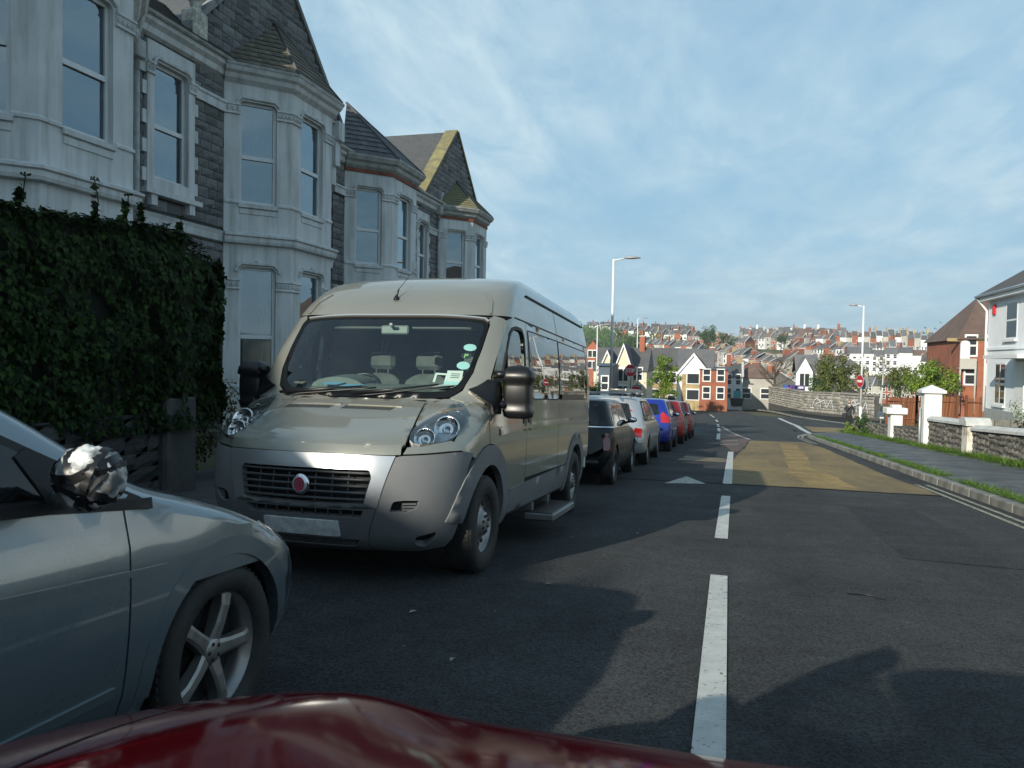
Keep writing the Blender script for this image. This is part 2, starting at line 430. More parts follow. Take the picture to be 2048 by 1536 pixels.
def fill2d(outer, holes, sp):
    loops = [resample(outer, sp)] + [resample(h, sp) for h in holes]
    vs = []; es = []
    for L in loops:
        b = len(vs); vs += [Vector(p) for p in L]; es += [(b+i, b+(i+1) % len(L)) for i in range(len(L))]
    x0 = min(p[0] for p in outer); x1 = max(p[0] for p in outer); y0 = min(p[1] for p in outer); y1 = max(p[1] for p in outer)
    border = [Vector(p) for p in vs]; r = 0
    y = y0+sp*0.5
    while y < y1:
        x = x0+sp*(0.5 if r % 2 else 0.25)
        while x < x1:
            if inpoly((x, y), outer) and not any(inpoly((x, y), h) for h in holes):
                q = Vector((x, y))
                if all((q-b).length_squared > (0.45*sp)**2 for b in border): vs.append(q)
            x += sp
        y += sp*0.87; r += 1
    V, E_, F, *_ = geometry.delaunay_2d_cdt(vs, es, [], 0, 1e-6)
    T = []
    for f in F:
        c = sum((V[i] for i in f), Vector((0, 0)))/len(f)
        if inpoly(c, outer) and not any(inpoly(c, h) for h in holes): T.append(tuple(f))
    return V, T
def panel(mb, outer, fn, holes=(), sp=0.07, offs=0.0, thick=0.018, mi=0, rim=None, inner=None, mirror=False, bulge=None, only_mirror=False):
    """A sheet cut from the hull: outline in the view fn, turned-in edge, optional inside lining and mirror twin."""
    V2, T = fill2d(list(outer), [list(h) for h in holes], sp)
    PN = []
    for q in V2:
        p, n = fn(q[0], q[1]); o = offs + (bulge(q[0], q[1]) if bulge else 0.0); PN.append((p+n*o, n))
    cnt = {}
    for f in T:
        for a, b in zip(f, f[1:]+f[:1]): cnt.setdefault((min(a, b), max(a, b)), []).append((a, b))
    bd = [v[0] for v in cnt.values() if len(v) == 1]
    used = sorted({i for f in T for i in f}); mp = {i: k for k, i in enumerate(used)}
    P = [PN[i][0] for i in used]; N = [PN[i][1] for i in used]
    F = [tuple(mp[i] for i in f) for f in T]
    if F:
        s = 0.0
        for f in F[:40]:
            a, b, c = [P[i] for i in f[:3]]; s += ((b-a).cross(c-a)).dot(N[f[0]])
        flip = s < 0
    for sg in ([1] if not mirror else ([-1] if only_mirror else [1, -1])):
        tr = (lambda p: p) if sg > 0 else (lambda p: Vector((-p.x, p.y, p.z)))
        rv = flip if sg > 0 else not flip
        mb.add([tr(p) for p in P], [tuple(reversed(f)) if rv else f for f in F], mi, True)
        ev = []; ef = []
        for a, b in bd:
            i = len(ev); pa, pb = P[mp[a]], P[mp[b]]; na, nb = N[mp[a]], N[mp[b]]
            ev += [tr(pa), tr(pb), tr(pb-nb*thick), tr(pa-na*thick)]
            ef.append((i, i+3, i+2, i+1) if not rv else (i, i+1, i+2, i+3))
        mb.add(ev, ef, mi if rim is None else rim, False)
        if inner is not None:
            mb.add([tr(p-n*thick) for p, n in zip(P, N)], [f if rv else tuple(reversed(f)) for f in F], inner, True)
    return mb
def arc(cy, cz, r, a0, a1, n=14):
    return [(cy+r*math.cos(R(lerp(a0, a1, k/n))), cz+r*math.sin(R(lerp(a0, a1, k/n)))) for k in range(n+1)]
def bez(p0, p1, p2, n=6):
    return [((1-t)**2*p0[0]+2*t*(1-t)*p1[0]+t*t*p2[0], (1-t)**2*p0[1]+2*t*(1-t)*p1[1]+t*t*p2[1]) for t in [k/n for k in range(n+1)]]
def strip(mb, pts, fn, w, h=0.008, mi=0, mirror=False, sp=0.06):
    """a thin raised strip (seal, seam, moulding) following a polyline in a view"""
    P = []
    for i in range(len(pts)-1):
        a, b = pts[i], pts[i+1]; n = max(1, int(math.hypot(b[0]-a[0], b[1]-a[1])/sp))
        P += [(lerp(a[0], b[0], k/n), lerp(a[1], b[1], k/n)) for k in range(n)]
    P.append(pts[-1]); L = []
    for i, p in enumerate(P):
        a = P[max(0, i-1)]; b = P[min(len(P)-1, i+1)]; d = Vector((b[0]-a[0], b[1]-a[1])).normalized(); nn = Vector((-d.y, d.x))*w/2
        q = [fn(p[0]+nn.x, p[1]+nn.y), fn(p[0]-nn.x, p[1]-nn.y)]
        L.append([q[0][0]-q[0][1]*0.01, q[0][0]+q[0][1]*h, q[1][0]+q[1][1]*h, q[1][0]-q[1][1]*0.01])
    for sg in ([1, -1] if mirror else [1]):
        vs = [Vector((v.x*sg, v.y, v.z)) for r in L for v in r]; fs = []
        for i in range(len(L)-1):
            for k in range(3):
                f = (i*4+k, i*4+k+1, (i+1)*4+k+1, (i+1)*4+k); fs.append(f)
        mb.add(vs, fs, mi, False)
    return mb
# ---------------------------------------------------------------- the lie of the land
def road_z(y):
    if y < 42: return -S*y
    return stab(y, [0, 42, 60, 80, 100, 125, 160, 200, 260, 330, 420, 560, 800, 1200, 3000],
                [0, -2.31, -3.22, -3.95, -4.45, -6.8, -11.0, -11.6, -8.0, -1.6, 7.5, 14.5, 20, 26, 28])
def road_c(y): return stab(y, [-60, 0, 40, 57, 65, 75, 83, 90, 100, 115, 140], [0, 0, -.05, -.3, -.5, -.95, -1.5, -2.2, -3.5, -6.5, -13])
LK, RK = -3.95, 3.72                                  # left and right kerb lines
def hill(x, y):
    d = math.hypot(x-20, y) if y > 0 else 0
    h = 0.0
    if y > 150: h += 7*math.exp(-((x+120)/130)**2)*min(1, (y-150)/200) + 6*math.exp(-((x-130)/90)**2)*min(1, (y-150)/180)
    return h
def gz(x, y):
    z = road_z(y) + hill(x, y)
    if x < -6.0: z += min(0.35, (-6.0-x)*0.15)
    if x > 6.6 and y < 60: z += min(1.0, (x-6.6)*0.10)
    return z
asphalt = mat('asphalt', (0.056, 0.060, 0.061), 0.80, col2=(0.036, 0.038, 0.040), scale=0.9, lo=0.3, hi=0.75, detail=9, bump=0.9, bscale=130, rvar=0.12, spec=0.24)
def _asphalt_speckle(m, amount, sc=420):
    n, l = m.node_tree.nodes, m.node_tree.links; b = n['Principled BSDF']
    src = b.inputs['Base Color'].links[0].from_socket
    tc = n.new('ShaderNodeTexCoord'); v = n.new('ShaderNodeTexVoronoi'); v.inputs['Scale'].default_value = sc/4; l.new(tc.outputs['Object'], v.inputs['Vector'])
    sx = n.new('ShaderNodeSeparateColor'); l.new(v.outputs['Color'], sx.inputs[0])
    mr = n.new('ShaderNodeMapRange'); mr.inputs[1].default_value = 0.0; mr.inputs[2].default_value = 1.0; mr.inputs[3].default_value = 1-amount; mr.inputs[4].default_value = 1+amount
    l.new(sx.outputs[0], mr.inputs[0])
    n2 = n.new('ShaderNodeTexNoise'); n2.inputs['Scale'].default_value = 6.0; n2.inputs['Detail'].default_value = 8; l.new(tc.outputs['Object'], n2.inputs['Vector'])
    m2 = n.new('ShaderNodeMapRange'); m2.inputs[1].default_value = 0.3; m2.inputs[2].default_value = 0.7; m2.inputs[3].default_value = 0.86; m2.inputs[4].default_value = 1.12; l.new(n2.outputs[0], m2.inputs[0])
    mm = n.new('ShaderNodeMath'); mm.operation = 'MULTIPLY'; l.new(mr.outputs[0], mm.inputs[0]); l.new(m2.outputs[0], mm.inputs[1])
    hs = n.new('ShaderNodeHueSaturation'); l.new(mm.outputs[0], hs.inputs['Value']); l.new(src, hs.inputs['Color']); l.new(hs.outputs[0], b.inputs['Base Color'])
_asphalt_speckle(asphalt, 0.55)
def _lanes(m, sc, lo, hi, a, b, rot=0.0):
    n, l = m.node_tree.nodes, m.node_tree.links; bs = n['Principled BSDF']; src = bs.inputs['Base Color'].links[0].from_socket
    tc = n.new('ShaderNodeTexCoord'); mp = n.new('ShaderNodeMapping'); mp.inputs['Scale'].default_value = sc; l.new(tc.outputs['Object'], mp.inputs[0])
    nz = n.new('ShaderNodeTexNoise'); nz.inputs['Scale'].default_value = 1.0; nz.inputs['Detail'].default_value = 6; nz.inputs['Roughness'].default_value = 0.6; l.new(mp.outputs[0], nz.inputs['Vector'])
    mr = n.new('ShaderNodeMapRange'); mr.inputs[1].default_value = lo; mr.inputs[2].default_value = hi; mr.inputs[3].default_value = a; mr.inputs[4].default_value = b; l.new(nz.outputs[0], mr.inputs[0])
    hs = n.new('ShaderNodeHueSaturation'); l.new(mr.outputs[0], hs.inputs['Value']); l.new(src, hs.inputs['Color']); l.new(hs.outputs[0], bs.inputs['Base Color'])
_lanes(asphalt, (1.1, 0.05, 1), 0.35, 0.68, 0.82, 1.18); _lanes(asphalt, (1.6, 0.9, 1), 0.60, 0.72, 1.0, 0.70)
pave_m = mat('pavement_tarmac', (0.085, 0.085, 0.082), 0.42, col2=(0.048, 0.05, 0.052), scale=1.6, lo=0.35, hi=0.7, detail=8, bump=0.6, bscale=90, rvar=0.3)
_asphalt_speckle(pave_m, 0.35)
earth = mat('earth_grass', (0.055, 0.062, 0.026), 0.9, col2=(0.095, 0.08, 0.05), scale=0.25, bump=0.5, bscale=8)
buff = mat('buff_surfacing', (0.25, 0.192, 0.100), 0.85, spec=0.15, col2=(0.13, 0.108, 0.072), scale=0.8, lo=0.38, hi=0.72, detail=9, bump=0.7, bscale=120, stretch=(1, 0.35, 1))
_asphalt_speckle(buff, 0.4)
redsurf = mat('red_surfacing', (0.13, 0.075, 0.055), 0.75, col2=(0.075, 0.058, 0.05), scale=0.9, detail=9, bump=0.7, bscale=120)
_asphalt_speckle(redsurf, 0.4)
kerb_m = mat('kerb_concrete', (0.23, 0.23, 0.21), 0.8, col2=(0.10, 0.105, 0.09), scale=4, lo=0.3, hi=0.7, bump=0.4, bscale=60, obj_rand=0.15)
patch_m = mat('patched_asphalt', (0.030, 0.033, 0.035), 0.8, spec=0.12, col2=(0.021, 0.023, 0.025), scale=2, bump=0.9, bscale=150); _asphalt_speckle(patch_m, 0.45)

def worn_paint(name, col, wear=0.5):
    m = mat(name, col, 0.6, var=0.1, scale=8, bump=0.3, bscale=130)
    n, l = m.node_tree.nodes, m.node_tree.links; b = n['Principled BSDF']
    tc = n.new('ShaderNodeTexCoord'); nz = n.new('ShaderNodeTexNoise'); nz.inputs['Scale'].default_value = 26; nz.inputs['Detail'].default_value = 9; nz.inputs['Roughness'].default_value = 0.75
    l.new(tc.outputs['Object'], nz.inputs['Vector'])
    mr = n.new('ShaderNodeMapRange'); mr.inputs[1].default_value = wear-0.12; mr.inputs[2].default_value = wear-0.05; l.new(nz.outputs[0], mr.inputs[0]); l.new(mr.outputs[0], b.inputs['Alpha'])
    return m
white_paint = worn_paint('road_paint_white', (0.52, 0.53, 0.49), 0.475)
faded_paint = worn_paint('road_paint_faded', (0.42, 0.42, 0.38), 0.52)
yellow_paint = worn_paint('road_paint_yellow', (0.34, 0.33, 0.24), 0.54)

def sheet(pts_fn, ys, nx, zoff=0.0):
    """strip mesh: pts_fn(y) -> (x_left, x_right)"""
    mb = MB(); vs = []; fs = []
    for y in ys:
        a, b = pts_fn(y)
        for i in range(nx+1):
            x = lerp(a, b, i/nx); vs.append((x, y, road_z(y)+zoff))
    for j in range(len(ys)-1):
        for i in range(nx): k = j*(nx+1)+i; fs.append((k, k+1, k+nx+2, k+nx+1))
    return mb.add(vs, fs)
def ylist(a, b, st): n = max(1, int(round((b-a)/st))); return [lerp(a, b, k/n) for k in range(n+1)]

# terrain to the horizon, everywhere a little under the made surfaces
xs = [-2600, -1500, -900, -600, -420, -300, -220, -160, -120, -90, -65, -45, -32, -24, -18, -14, -11, -8, -6, -4.5, -2, 0, 2, 4.5, 6.6, 8, 10, 13, 17, 22, 28, 36, 46, 60, 80, 105, 140, 190, 260, 350, 500, 800, 1400, 2600]
ys = [-900, -400, -150, -60] + ylist(-40, 60, 4) + ylist(65, 200, 7) + ylist(212, 480, 16) + [520, 600, 700, 820, 1000, 1250, 1600, 2200, 3200, 5000]
mb = MB(); vs = []; fs = []
for y in ys:
    for x in xs:
        edge = -0.16 if (abs(x) < 7.2 and y < 130) else -0.06
        vs.append((x, y, gz(x, y)+edge + (0.0 if abs(x) < 12 else 0.25*noise.noise((x*0.05, y*0.05, 0)))))
for j in range(len(ys)-1):
    for i in range(len(xs)-1): k = j*len(xs)+i; fs.append((k, k+1, k+len(xs)+1, k+len(xs)))
mb.add(vs, fs, 0, True); struct('ground', mb, earth)

RY = ylist(-40, 60, 2.0) + ylist(62, 150, 4)
struct('road', sheet(lambda y: (road_c(y)+LK, (RK+0.05+max(0, y-38)**2*0.055) if y < 46.1 else road_c(y)+lerp(RK, 4.6, min(1, (y-46)/6))), RY, 10), asphalt, 'dark worn asphalt road falling away downhill')
# side road leaving to the right beyond the pavement corner
mb = MB(); vs = []; fs = []; N = 12
for j, y in enumerate(ylist(45.2, 82, 3)):
    xa = road_c(y)+4.3; xb = tab(y, [45.2, 50, 56, 60, 66, 79, 82], [6.5, 24, 26, 26, 20, 9, 8])
    for i in range(N+1): x = lerp(xa, xb, i/N); vs.append((x, y, road_z(y)+0.006+0.02*max(0, x-6.6)))
for j in range(len(ylist(45.2, 82, 3))-1):
    for i in range(N): k = j*(N+1)+i; fs.append((k, k+1, k+N+2, k+N+1))
mb.add(vs, fs); struct('side_road', mb, asphalt)

# pavements
struct('pavement_left', sheet(lambda y: (road_c(y)-7.4, road_c(y)+LK-0.12), ylist(-40, 130, 2.5), 4, 0.11), pave_m)
def pave_r(y): return (RK+0.13, tab(y, [-40, 46], [6.7, 7.0]))
mb = sheet(pave_r, ylist(-40, 36, 2), 5, 0.12)
for i, v in enumerate(mb.v): mb.v[i] = (v[0], v[1], v[2]+0.025*max(0, v[0]-RK-0.13))
# rounded corner at the side road
for y0, y1 in zip(ylist(36, 45.6, 1.2), ylist(36, 45.6, 1.2)[1:]):
    xa = [RK+0.13+max(0, (y-38))**2*0.055 for y in (y0, y1)]; xb = [max(x_, 8.4) for x_ in xa]
    mb.add([(xa[0], y0, road_z(y0)+0.12), (xb[0], y0, road_z(y0)+0.22), (xb[1], y1, road_z(y1)+0.22), (xa[1], y1, road_z(y1)+0.12)], [(0, 1, 2, 3)])
struct('pavement_right', mb, pave_m)
fk = [(24, 56.5), (16, 58.5), (11.4, 60.5), (9.8, 66), (7.7, 79), (5.8, 90), (3.3, 102), (0.5, 112)]
mb = MB(); vs = []; fs = []
for x, y in fk: vs += [(x, y, road_z(y)+0.10), (x+3.4, y+5.0, road_z(y+5)+0.30)]
for i in range(len(fk)-1): fs.append((2*i, 2*i+1, 2*i+3, 2*i+2))
mb.add(vs, fs); struct('pavement_beyond', mb, patch_m)

# kerbs: single stones, each its own piece of a kerb line
def kerb_line(name, pts, mat_, length=0.915, zt=0.13, w=0.14):
    root = bpy.data.objects.new(name, None); COL.objects.link(root); root['kind'] = 'structure'; root.location = (pts[0][0], pts[0][1], road_z(pts[0][1]))
    me = None; acc = 0
    for (x0, y0), (x1, y1) in zip(pts, pts[1:]):
        d = math.hypot(x1-x0, y1-y0); n = max(1, int(d/length))
        for k in range(n):
            a, b = (k+0.5)/n, d/n
            if me is None: me = MB().bbox((-w/2, -0.5, -0.2), (w/2, 0.5, 0), 0.018).mesh('kerb_stone', mat_)
            x, y = lerp(x0, x1, a), lerp(y0, y1, a); o = bpy.data.objects.new('kerb_stone', me); COL.objects.link(o); o.parent = root
            o.location = Vector((x, y, road_z(y)+zt+random.uniform(-.006, .006))) - root.location
            o.rotation_euler = (math.atan2(road_z(y+0.5)-road_z(y-0.5), 1.0), 0, math.atan2(-(x1-x0), (y1-y0))+random.uniform(-.006, .006)); o.scale = (1, b-0.012, 1)
    return root
kr = [(RK+0.06, y) for y in (5, 36)] + [(RK+0.07+max(0, (y-38))**2*0.055, y) for y in (38, 40, 42, 44, 45.6)]
kerb_line('kerb_right', kr, kerb_m)
kerb_line('kerb_left', [(LK-0.05, y) for y in (2, 44)], kerb_m)
kerb_line('kerb_beyond', fk, kerb_m, 1.8)

# ---------------------------------------------------------------- painted and coloured surfacing
ROOT_M = bpy.data.objects.new('road_markings', None); COL.objects.link(ROOT_M); ROOT_M['kind'] = 'structure'
def flat(name, poly, m, zoff=0.004, ragged=0.0, parent=ROOT_M):
    pts = resample2(poly, 0.30 if ragged else 0.9)
    if ragged: pts = [(x+ragged*(noise.noise((x*1.3, y*.7, 2))+.6*noise.noise((x*5, y*3, 8))), y+ragged*2.2*(noise.noise((x*2, y*.5, 5))+.5*noise.noise((x*7, y*2, 1)))) for x, y in pts]
    mb = MB(); mb.add([(x, y, road_z(y)+zoff+0.02*max(0, x-6.6)*(y > 46)) for x, y in pts], [tuple(range(len(pts)))])
    me = mb.mesh(name, m); bm = bmesh.new(); bm.from_mesh(me); bmesh.ops.triangulate(bm, faces=bm.faces); bm.to_mesh(me); bm.free()
    return link(name, me, parent)
def resample2(poly, sp):
    out = []
    for i, p in enumerate(poly):
        q = poly[(i+1) % len(poly)]; d = math.hypot(q[0]-p[0], q[1]-p[1]); n = max(1, int(d/sp))
        for k in range(n): out.append((lerp(p[0], q[0], k/n), lerp(p[1], q[1], k/n)))
    return out
flat('buff_panel', [(0.14, 13.42), (3.32, 13.38), (3.18, 17.6), (3.28, 28), (3.05, 32.2), (1.0, 31.8), (0.62, 25), (0.30, 21), (0.16, 17)], buff, 0.005, 0.05)
buff2 = mat('bright_buff_surfacing', (0.33, 0.243, 0.105), 0.85, spec=0.15, col2=(0.20, 0.145, 0.075), scale=1.2, detail=9, bump=0.6, bscale=120); _asphalt_speckle(buff2, 0.35)
flat('bright_buff_strip', [(1.42, 13.5), (2.18, 13.5), (2.12, 15), (1.9, 18), (2.3, 24), (2.5, 29.6), (2.02, 31.2), (1.7, 24), (1.35, 18), (1.28, 15.5)], buff2, 0.009, 0.09)
flat('red_panel', [(-0.2, 31), (-0.24, 40), (-0.32, 52), (-0.2, 55), (0.3, 44), (0.98, 33), (0.72, 27.5), (0.42, 23.6), (0.24, 23)], redsurf, 0.005)
trench_m = mat('trench_asphalt', (0.048, 0.051, 0.053), 0.8, spec=0.2, col2=(0.034, 0.036, 0.038), scale=2, bump=0.9, bscale=150); _asphalt_speckle(trench_m, 0.6)
flat('asphalt_patch', [(1.55, 7.4), (2.5, 7.3), (2.45, 11.2), (1.6, 11.3)], trench_m, 0.004, 0.02)
flat('hump_seam', [(-3.8, 13.06), (0.1, 13.30), (3.4, 13.28), (3.4, 13.38), (0.1, 13.40), (-3.8, 13.16)], patch_m, 0.006)
buff3 = mat('worn_buff', (0.22, 0.17, 0.10), 0.75, col2=(0.07, 0.065, 0.055), scale=1.5, detail=9, bump=0.6, bscale=120)
flat('worn_buff_panel', [(-1.05, 18.3), (0.05, 18.6), (0.1, 19.8), (-0.9, 20.4)], buff3, 0.006, 0.12)
flat('give_way_triangle', [(-0.92, 12.76), (-0.27, 13.06), (-0.64, 14.25)], faded_paint, 0.009)
def dash(y0, y1, w=0.062, xo=0.0, m=white_paint, name='centre_dash'):
    def cx(y): return road_c(y)-0.04+xo+tab(y, [0, 8, 23], [0, 0.04, 0.24]) * (1 if y < 26 else 0)
    flat(name, [(cx(y0)-w, y0), (cx(y0)+w, y0), (cx(y1)+w, y1), (cx(y1)-w, y1)], m, 0.008)
dash(1.6, 6.0); dash(7.7, 11.45); dash(-6, -2)
dash(13.3, 23.0, 0.075)
for a, b, xo in ((31.5, 38.5, -.17), (42, 48, -.15), (51, 57, -.12), (63, 68, -.05), (74, 82, 0), (89, 98, 0)): dash(a, b, 0.075, xo)
for a, b in (((-0.15, 52), (0.3, 42)), ((0.34, 41), (0.66, 36.5)), ((0.7, 36), (1.0, 32.6))):
    flat('hatch_edge_line', [(a[0]-.05, a[1]), (a[0]+.07, a[1]), (b[0]+.07, b[1]), (b[0]-.05, b[1])], faded_paint, 0.010)
for y in (27, 30, 33.5, 37.5): flat('hatch_bar', [(-0.12, y), (0.5, y+1.0), (0.5, y+1.25), (-0.12, y+.25)], faded_paint, 0.010)
for xo in (0.0, 0.17):
    flat('yellow_line', [(3.30+xo, 4), (3.37+xo, 4), (3.37+xo, 15.2), (3.30+xo, 15.2)], yellow_paint, 0.010)
    flat('yellow_line', [(3.18+xo, 31), (3.25+xo, 31), (3.25+xo, 37), (3.6+xo, 40), (4.3+xo, 43.5), (4.2+xo, 43.7), (3.5+xo, 40.3), (3.18+xo, 37)], yellow_paint, 0.010)
flat('give_way_line', [(4.35, 44.5), (4.6, 44.3), (5.3, 60), (5.2, 78), (4.85, 78), (5.0, 61)], white_paint, 0.016)
side_buff = [(5.0, 48), (10, 47.5), (12, 55), (5.6, 60)]
flat('side_road_buff', side_buff, buff, 0.012)
# ---------------------------------------------------------------- materials shared by the vehicles
def car_paint(name, col, metal=0.55, rough=0.32, flake=0.04):
    m = mat(name, col, rough, metal=metal, var=0.0, coat=1.0, spec=0.5)
    n, l = m.node_tree.nodes, m.node_tree.links; b = n['Principled BSDF']
    tc = n.new('ShaderNodeTexCoord'); nz = n.new('ShaderNodeTexNoise'); nz.inputs['Scale'].default_value = 2.2; nz.inputs['Detail'].default_value = 8; nz.inputs['Roughness'].default_value = 0.7
    l.new(tc.outputs['Object'], nz.inputs['Vector']); mr = n.new('ShaderNodeMapRange'); mr.inputs[1].default_value = 0.35; mr.inputs[2].default_value = 0.75
    mr.inputs[3].default_value = rough; mr.inputs[4].default_value = rough+0.14; l.new(nz.outputs[0], mr.inputs[0]); l.new(mr.outputs[0], b.inputs['Roughness'])
    mc = n.new('ShaderNodeMapRange'); mc.inputs[1].default_value = 0.4; mc.inputs[2].default_value = 0.8; mc.inputs[3].default_value = 0.03; mc.inputs[4].default_value = 0.14; l.new(nz.outputs[0], mc.inputs[0]); l.new(mc.outputs[0], b.inputs['Coat Roughness'])
    return m
tyre_m = mat('tyre_rubber', (0.018, 0.018, 0.018), 0.75, col2=(0.035, 0.033, 0.03), scale=6, bump=0.3, bscale=40)
black_plastic = mat('black_plastic', (0.008, 0.0085, 0.0095), 0.36, var=0.15)
trim_dark = mat('interior_trim', (0.05, 0.055, 0.058), 0.8, var=0.15)
seat_m = mat('seat_fabric', (0.13, 0.14, 0.13), 0.9, var=0.2, scale=8)
dash_m = mat('dashboard_plastic', (0.15, 0.17, 0.155), 0.7, var=0.12, bump=0.2, bscale=150)
grey_plastic = mat('grey_bumper_plastic', (0.165, 0.172, 0.175), 0.5, col2=(0.115, 0.12, 0.123), scale=1.8, lo=0.3, hi=0.75, bump=0.12, bscale=220)
chrome = mat('chrome', (0.75, 0.75, 0.75), 0.08, metal=1.0, var=0)
silver_paint = mat('silver_plastic', (0.55, 0.56, 0.57), 0.3, metal=0.75, var=0.03, coat=0.4)
wheel_m = mat('wheel_silver', (0.34, 0.33, 0.32), 0.42, metal=0.7, col2=(0.13, 0.12, 0.11), scale=5, lo=0.4, hi=0.8)
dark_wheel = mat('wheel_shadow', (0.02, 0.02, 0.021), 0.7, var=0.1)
lamp_glass = glass('headlamp_glass', (0.92, 0.95, 0.96))
screen_glass = glass('windscreen_glass', (0.74, 0.86, 0.83))
side_glass = glass('side_glass', (0.42, 0.50, 0.50))
privacy_glass = glass('privacy_glass', (0.06, 0.07, 0.075), dark=0.02)
red_lens = mat('red_lens', (0.45, 0.012, 0.012), 0.12, var=0.1, coat=1.0)
seal_m = mat('rubber_seal', (0.008, 0.008, 0.009), 0.6, var=0)
paper_white = mat('paper_white', (0.75, 0.76, 0.74), 0.8, var=0.03)
paper_blue = mat('paper_blue', (0.16, 0.42, 0.62), 0.8, var=0.08)
sticker_blue = mat('sticker_pale_blue', (0.48, 0.75, 0.78), 0.7, var=0.08)
sticker_black = mat('sticker_black', (0.02, 0.03, 0.03), 0.5, var=0)
sticker_green = mat('sticker_green', (0.35, 0.65, 0.25), 0.6, var=0)
plate_m = mat('number_plate', (0.78, 0.80, 0.78), 0.5, col2=(0.50, 0.52, 0.52), scale=14, lo=0.3, hi=0.6)

def wheel(root, x, y, r, w, rim_r, style, side=1, steer=0.0):
    """tyre, rim (> spokes or holes, cap) facing outwards on the given side"""
    t = MB(); sw = w/2
    prof = [(rim_r*0.98, -sw*0.75), (rim_r*1.05, -sw*0.96), (r*0.93, -sw), (r*0.985, -sw*0.82), (r, -sw*0.5), (r, sw*0.5), (r*0.985, sw*0.82), (r*0.93, sw), (rim_r*1.05, sw*0.96), (rim_r*0.98, sw*0.75)]
    t.lathe(prof, 48, ax='x')
    for k in range(64):                                                   # tread blocks
        a = 2*math.pi*k/64
        for xo in (-sw*0.55, 0, sw*0.55):
            t.box((xo-sw*0.22, -r*0.030, r-0.004), (xo+sw*0.22, r*0.030, r+0.005)); n = 8
            for i in range(len(t.v)-8, len(t.v)):
                q = Vector(t.v[i]); t.v[i] = (q.x, q.y*math.cos(a)-q.z*math.sin(a), q.y*math.sin(a)+q.z*math.cos(a))
    o = part('tyre', t, tyre_m, root, world=False, loc=(x, y, r), rot=(0, 0, steer))
    m = MB(); s = side
    m.lathe([(rim_r, s*sw*0.80), (rim_r*0.99, s*sw*0.70), (rim_r*0.93, s*sw*0.62), (rim_r*0.90, s*sw*0.2), (rim_r*0.90, -s*sw*0.6)], 40, ax='x')
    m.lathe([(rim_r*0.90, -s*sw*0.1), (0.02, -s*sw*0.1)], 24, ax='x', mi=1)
    if style == 'steel':
        m.lathe([(rim_r*0.93, s*sw*0.55), (rim_r*0.84, s*sw*0.30), (rim_r*0.66, s*sw*0.40), (rim_r*0.50, s*sw*0.62), (rim_r*0.42, s*sw*0.72), (rim_r*0.40, s*sw*0.86), (rim_r*0.1, s*sw*0.93), (0.0, s*sw*0.93)], 40, ax='x')
        for k in range(12):
            a = 2*math.pi*k/12; cy, cz = math.cos(a)*rim_r*0.745, math.sin(a)*rim_r*0.745
            m.lathe([(0.0, s*sw*0.47), (rim_r*0.085, s*sw*0.46), (rim_r*0.085, s*sw*0.2)], 10, (0, cy, cz), 'x', 1)
        for k in range(8):
            a = 2*math.pi*(k+0.5)/8; cy, cz = math.cos(a)*rim_r*0.29, math.sin(a)*rim_r*0.29
            m.lathe([(0.0, s*sw*1.0), (rim_r*0.05, s*sw*0.985), (rim_r*0.055, s*sw*0.8)], 8, (0, cy, cz), 'x', 1)
    else:
        n = style; m.lathe([(rim_r*0.22, s*sw*0.30), (rim_r*0.23, s*sw*0.52), (rim_r*0.17, s*sw*0.60), (0, s*sw*0.61)], 24, ax='x')
        for k in range(n):
            a = 2*math.pi*(k+0.25)/n
            for seg in ((0.16, 0.150, 0.60), (0.6, 0.115, 0.62), (0.97, 0.135, 0.62)): pass
            L = []
            for rr, hw, h in ((0.14, 0.150, 0.54), (0.45, 0.120, 0.66), (0.75, 0.115, 0.70), (0.97, 0.150, 0.64)):
                for yy, hh in ((-hw, 0.2), (-hw, h-0.07), (-hw*0.55, h), (hw*0.55, h), (hw, h-0.07), (hw, 0.2)):
                    q = Vector((s*sw*hh, yy*rim_r, rr*rim_r)); L.append((q.x, q.y*math.cos(a)-q.z*math.sin(a), q.y*math.sin(a)+q.z*math.cos(a)))
            fs = [(i*6+k2, i*6+k2+1, (i+1)*6+k2+1, (i+1)*6+k2) for i in range(3) for k2 in range(5)]
            m.add(L, fs, 0, False)
            cy, cz = math.cos(a+math.pi/n+math.pi/2)*rim_r*0.13, math.sin(a+math.pi/n+math.pi/2)*rim_r*0.13
            m.lathe([(0.0, s*sw*0.63), (rim_r*0.035, s*sw*0.63), (rim_r*0.035, s*sw*0.4)], 8, (0, cy, cz), 'x', 1)
    part('rim', m, [wheel_m, dark_wheel], o, world=False)
    return o

# ---------------------------------------------------------------- the van
van_paint = car_paint('champagne_paint', (0.295, 0.292, 0.245), metal=0.6, rough=0.34)
VH = Hull(VAN_ROWS)
def vdiag(x, t):
    """view along the slope of bonnet and screen: t = (y+z-1.55)*0.707"""
    c = Vector((x, 0.45+t*0.7071, 1.10+t*0.7071)); d = Vector((0, 0.7071, -0.7071)); return VH.hit(c-d*4, d)
van = thing('minibus_van', 'champagne silver minibus van with grey plastic bumper parked facing the camera', 'van', (-2.70, 4.48, road_z(4.48)), rot=(-math.atan(S), 0, 0))
VB = [van_paint, trim_dark]
def vp(name, mb, mats, parent=van, **k): return part(name, mb, mats, parent, world=False, **k)
def vpanel(name, outer, fn, mats=None, parent=van, **k):
    mb = MB(); panel(mb, outer, fn, **k); return vp(name, mb, mats or VB, parent)
def mir(half):
    """half outline from the centre line outwards -> closed symmetric outline"""
    return list(half) + [(-x, y) for x, y in reversed(half) if abs(x) > 1e-6]
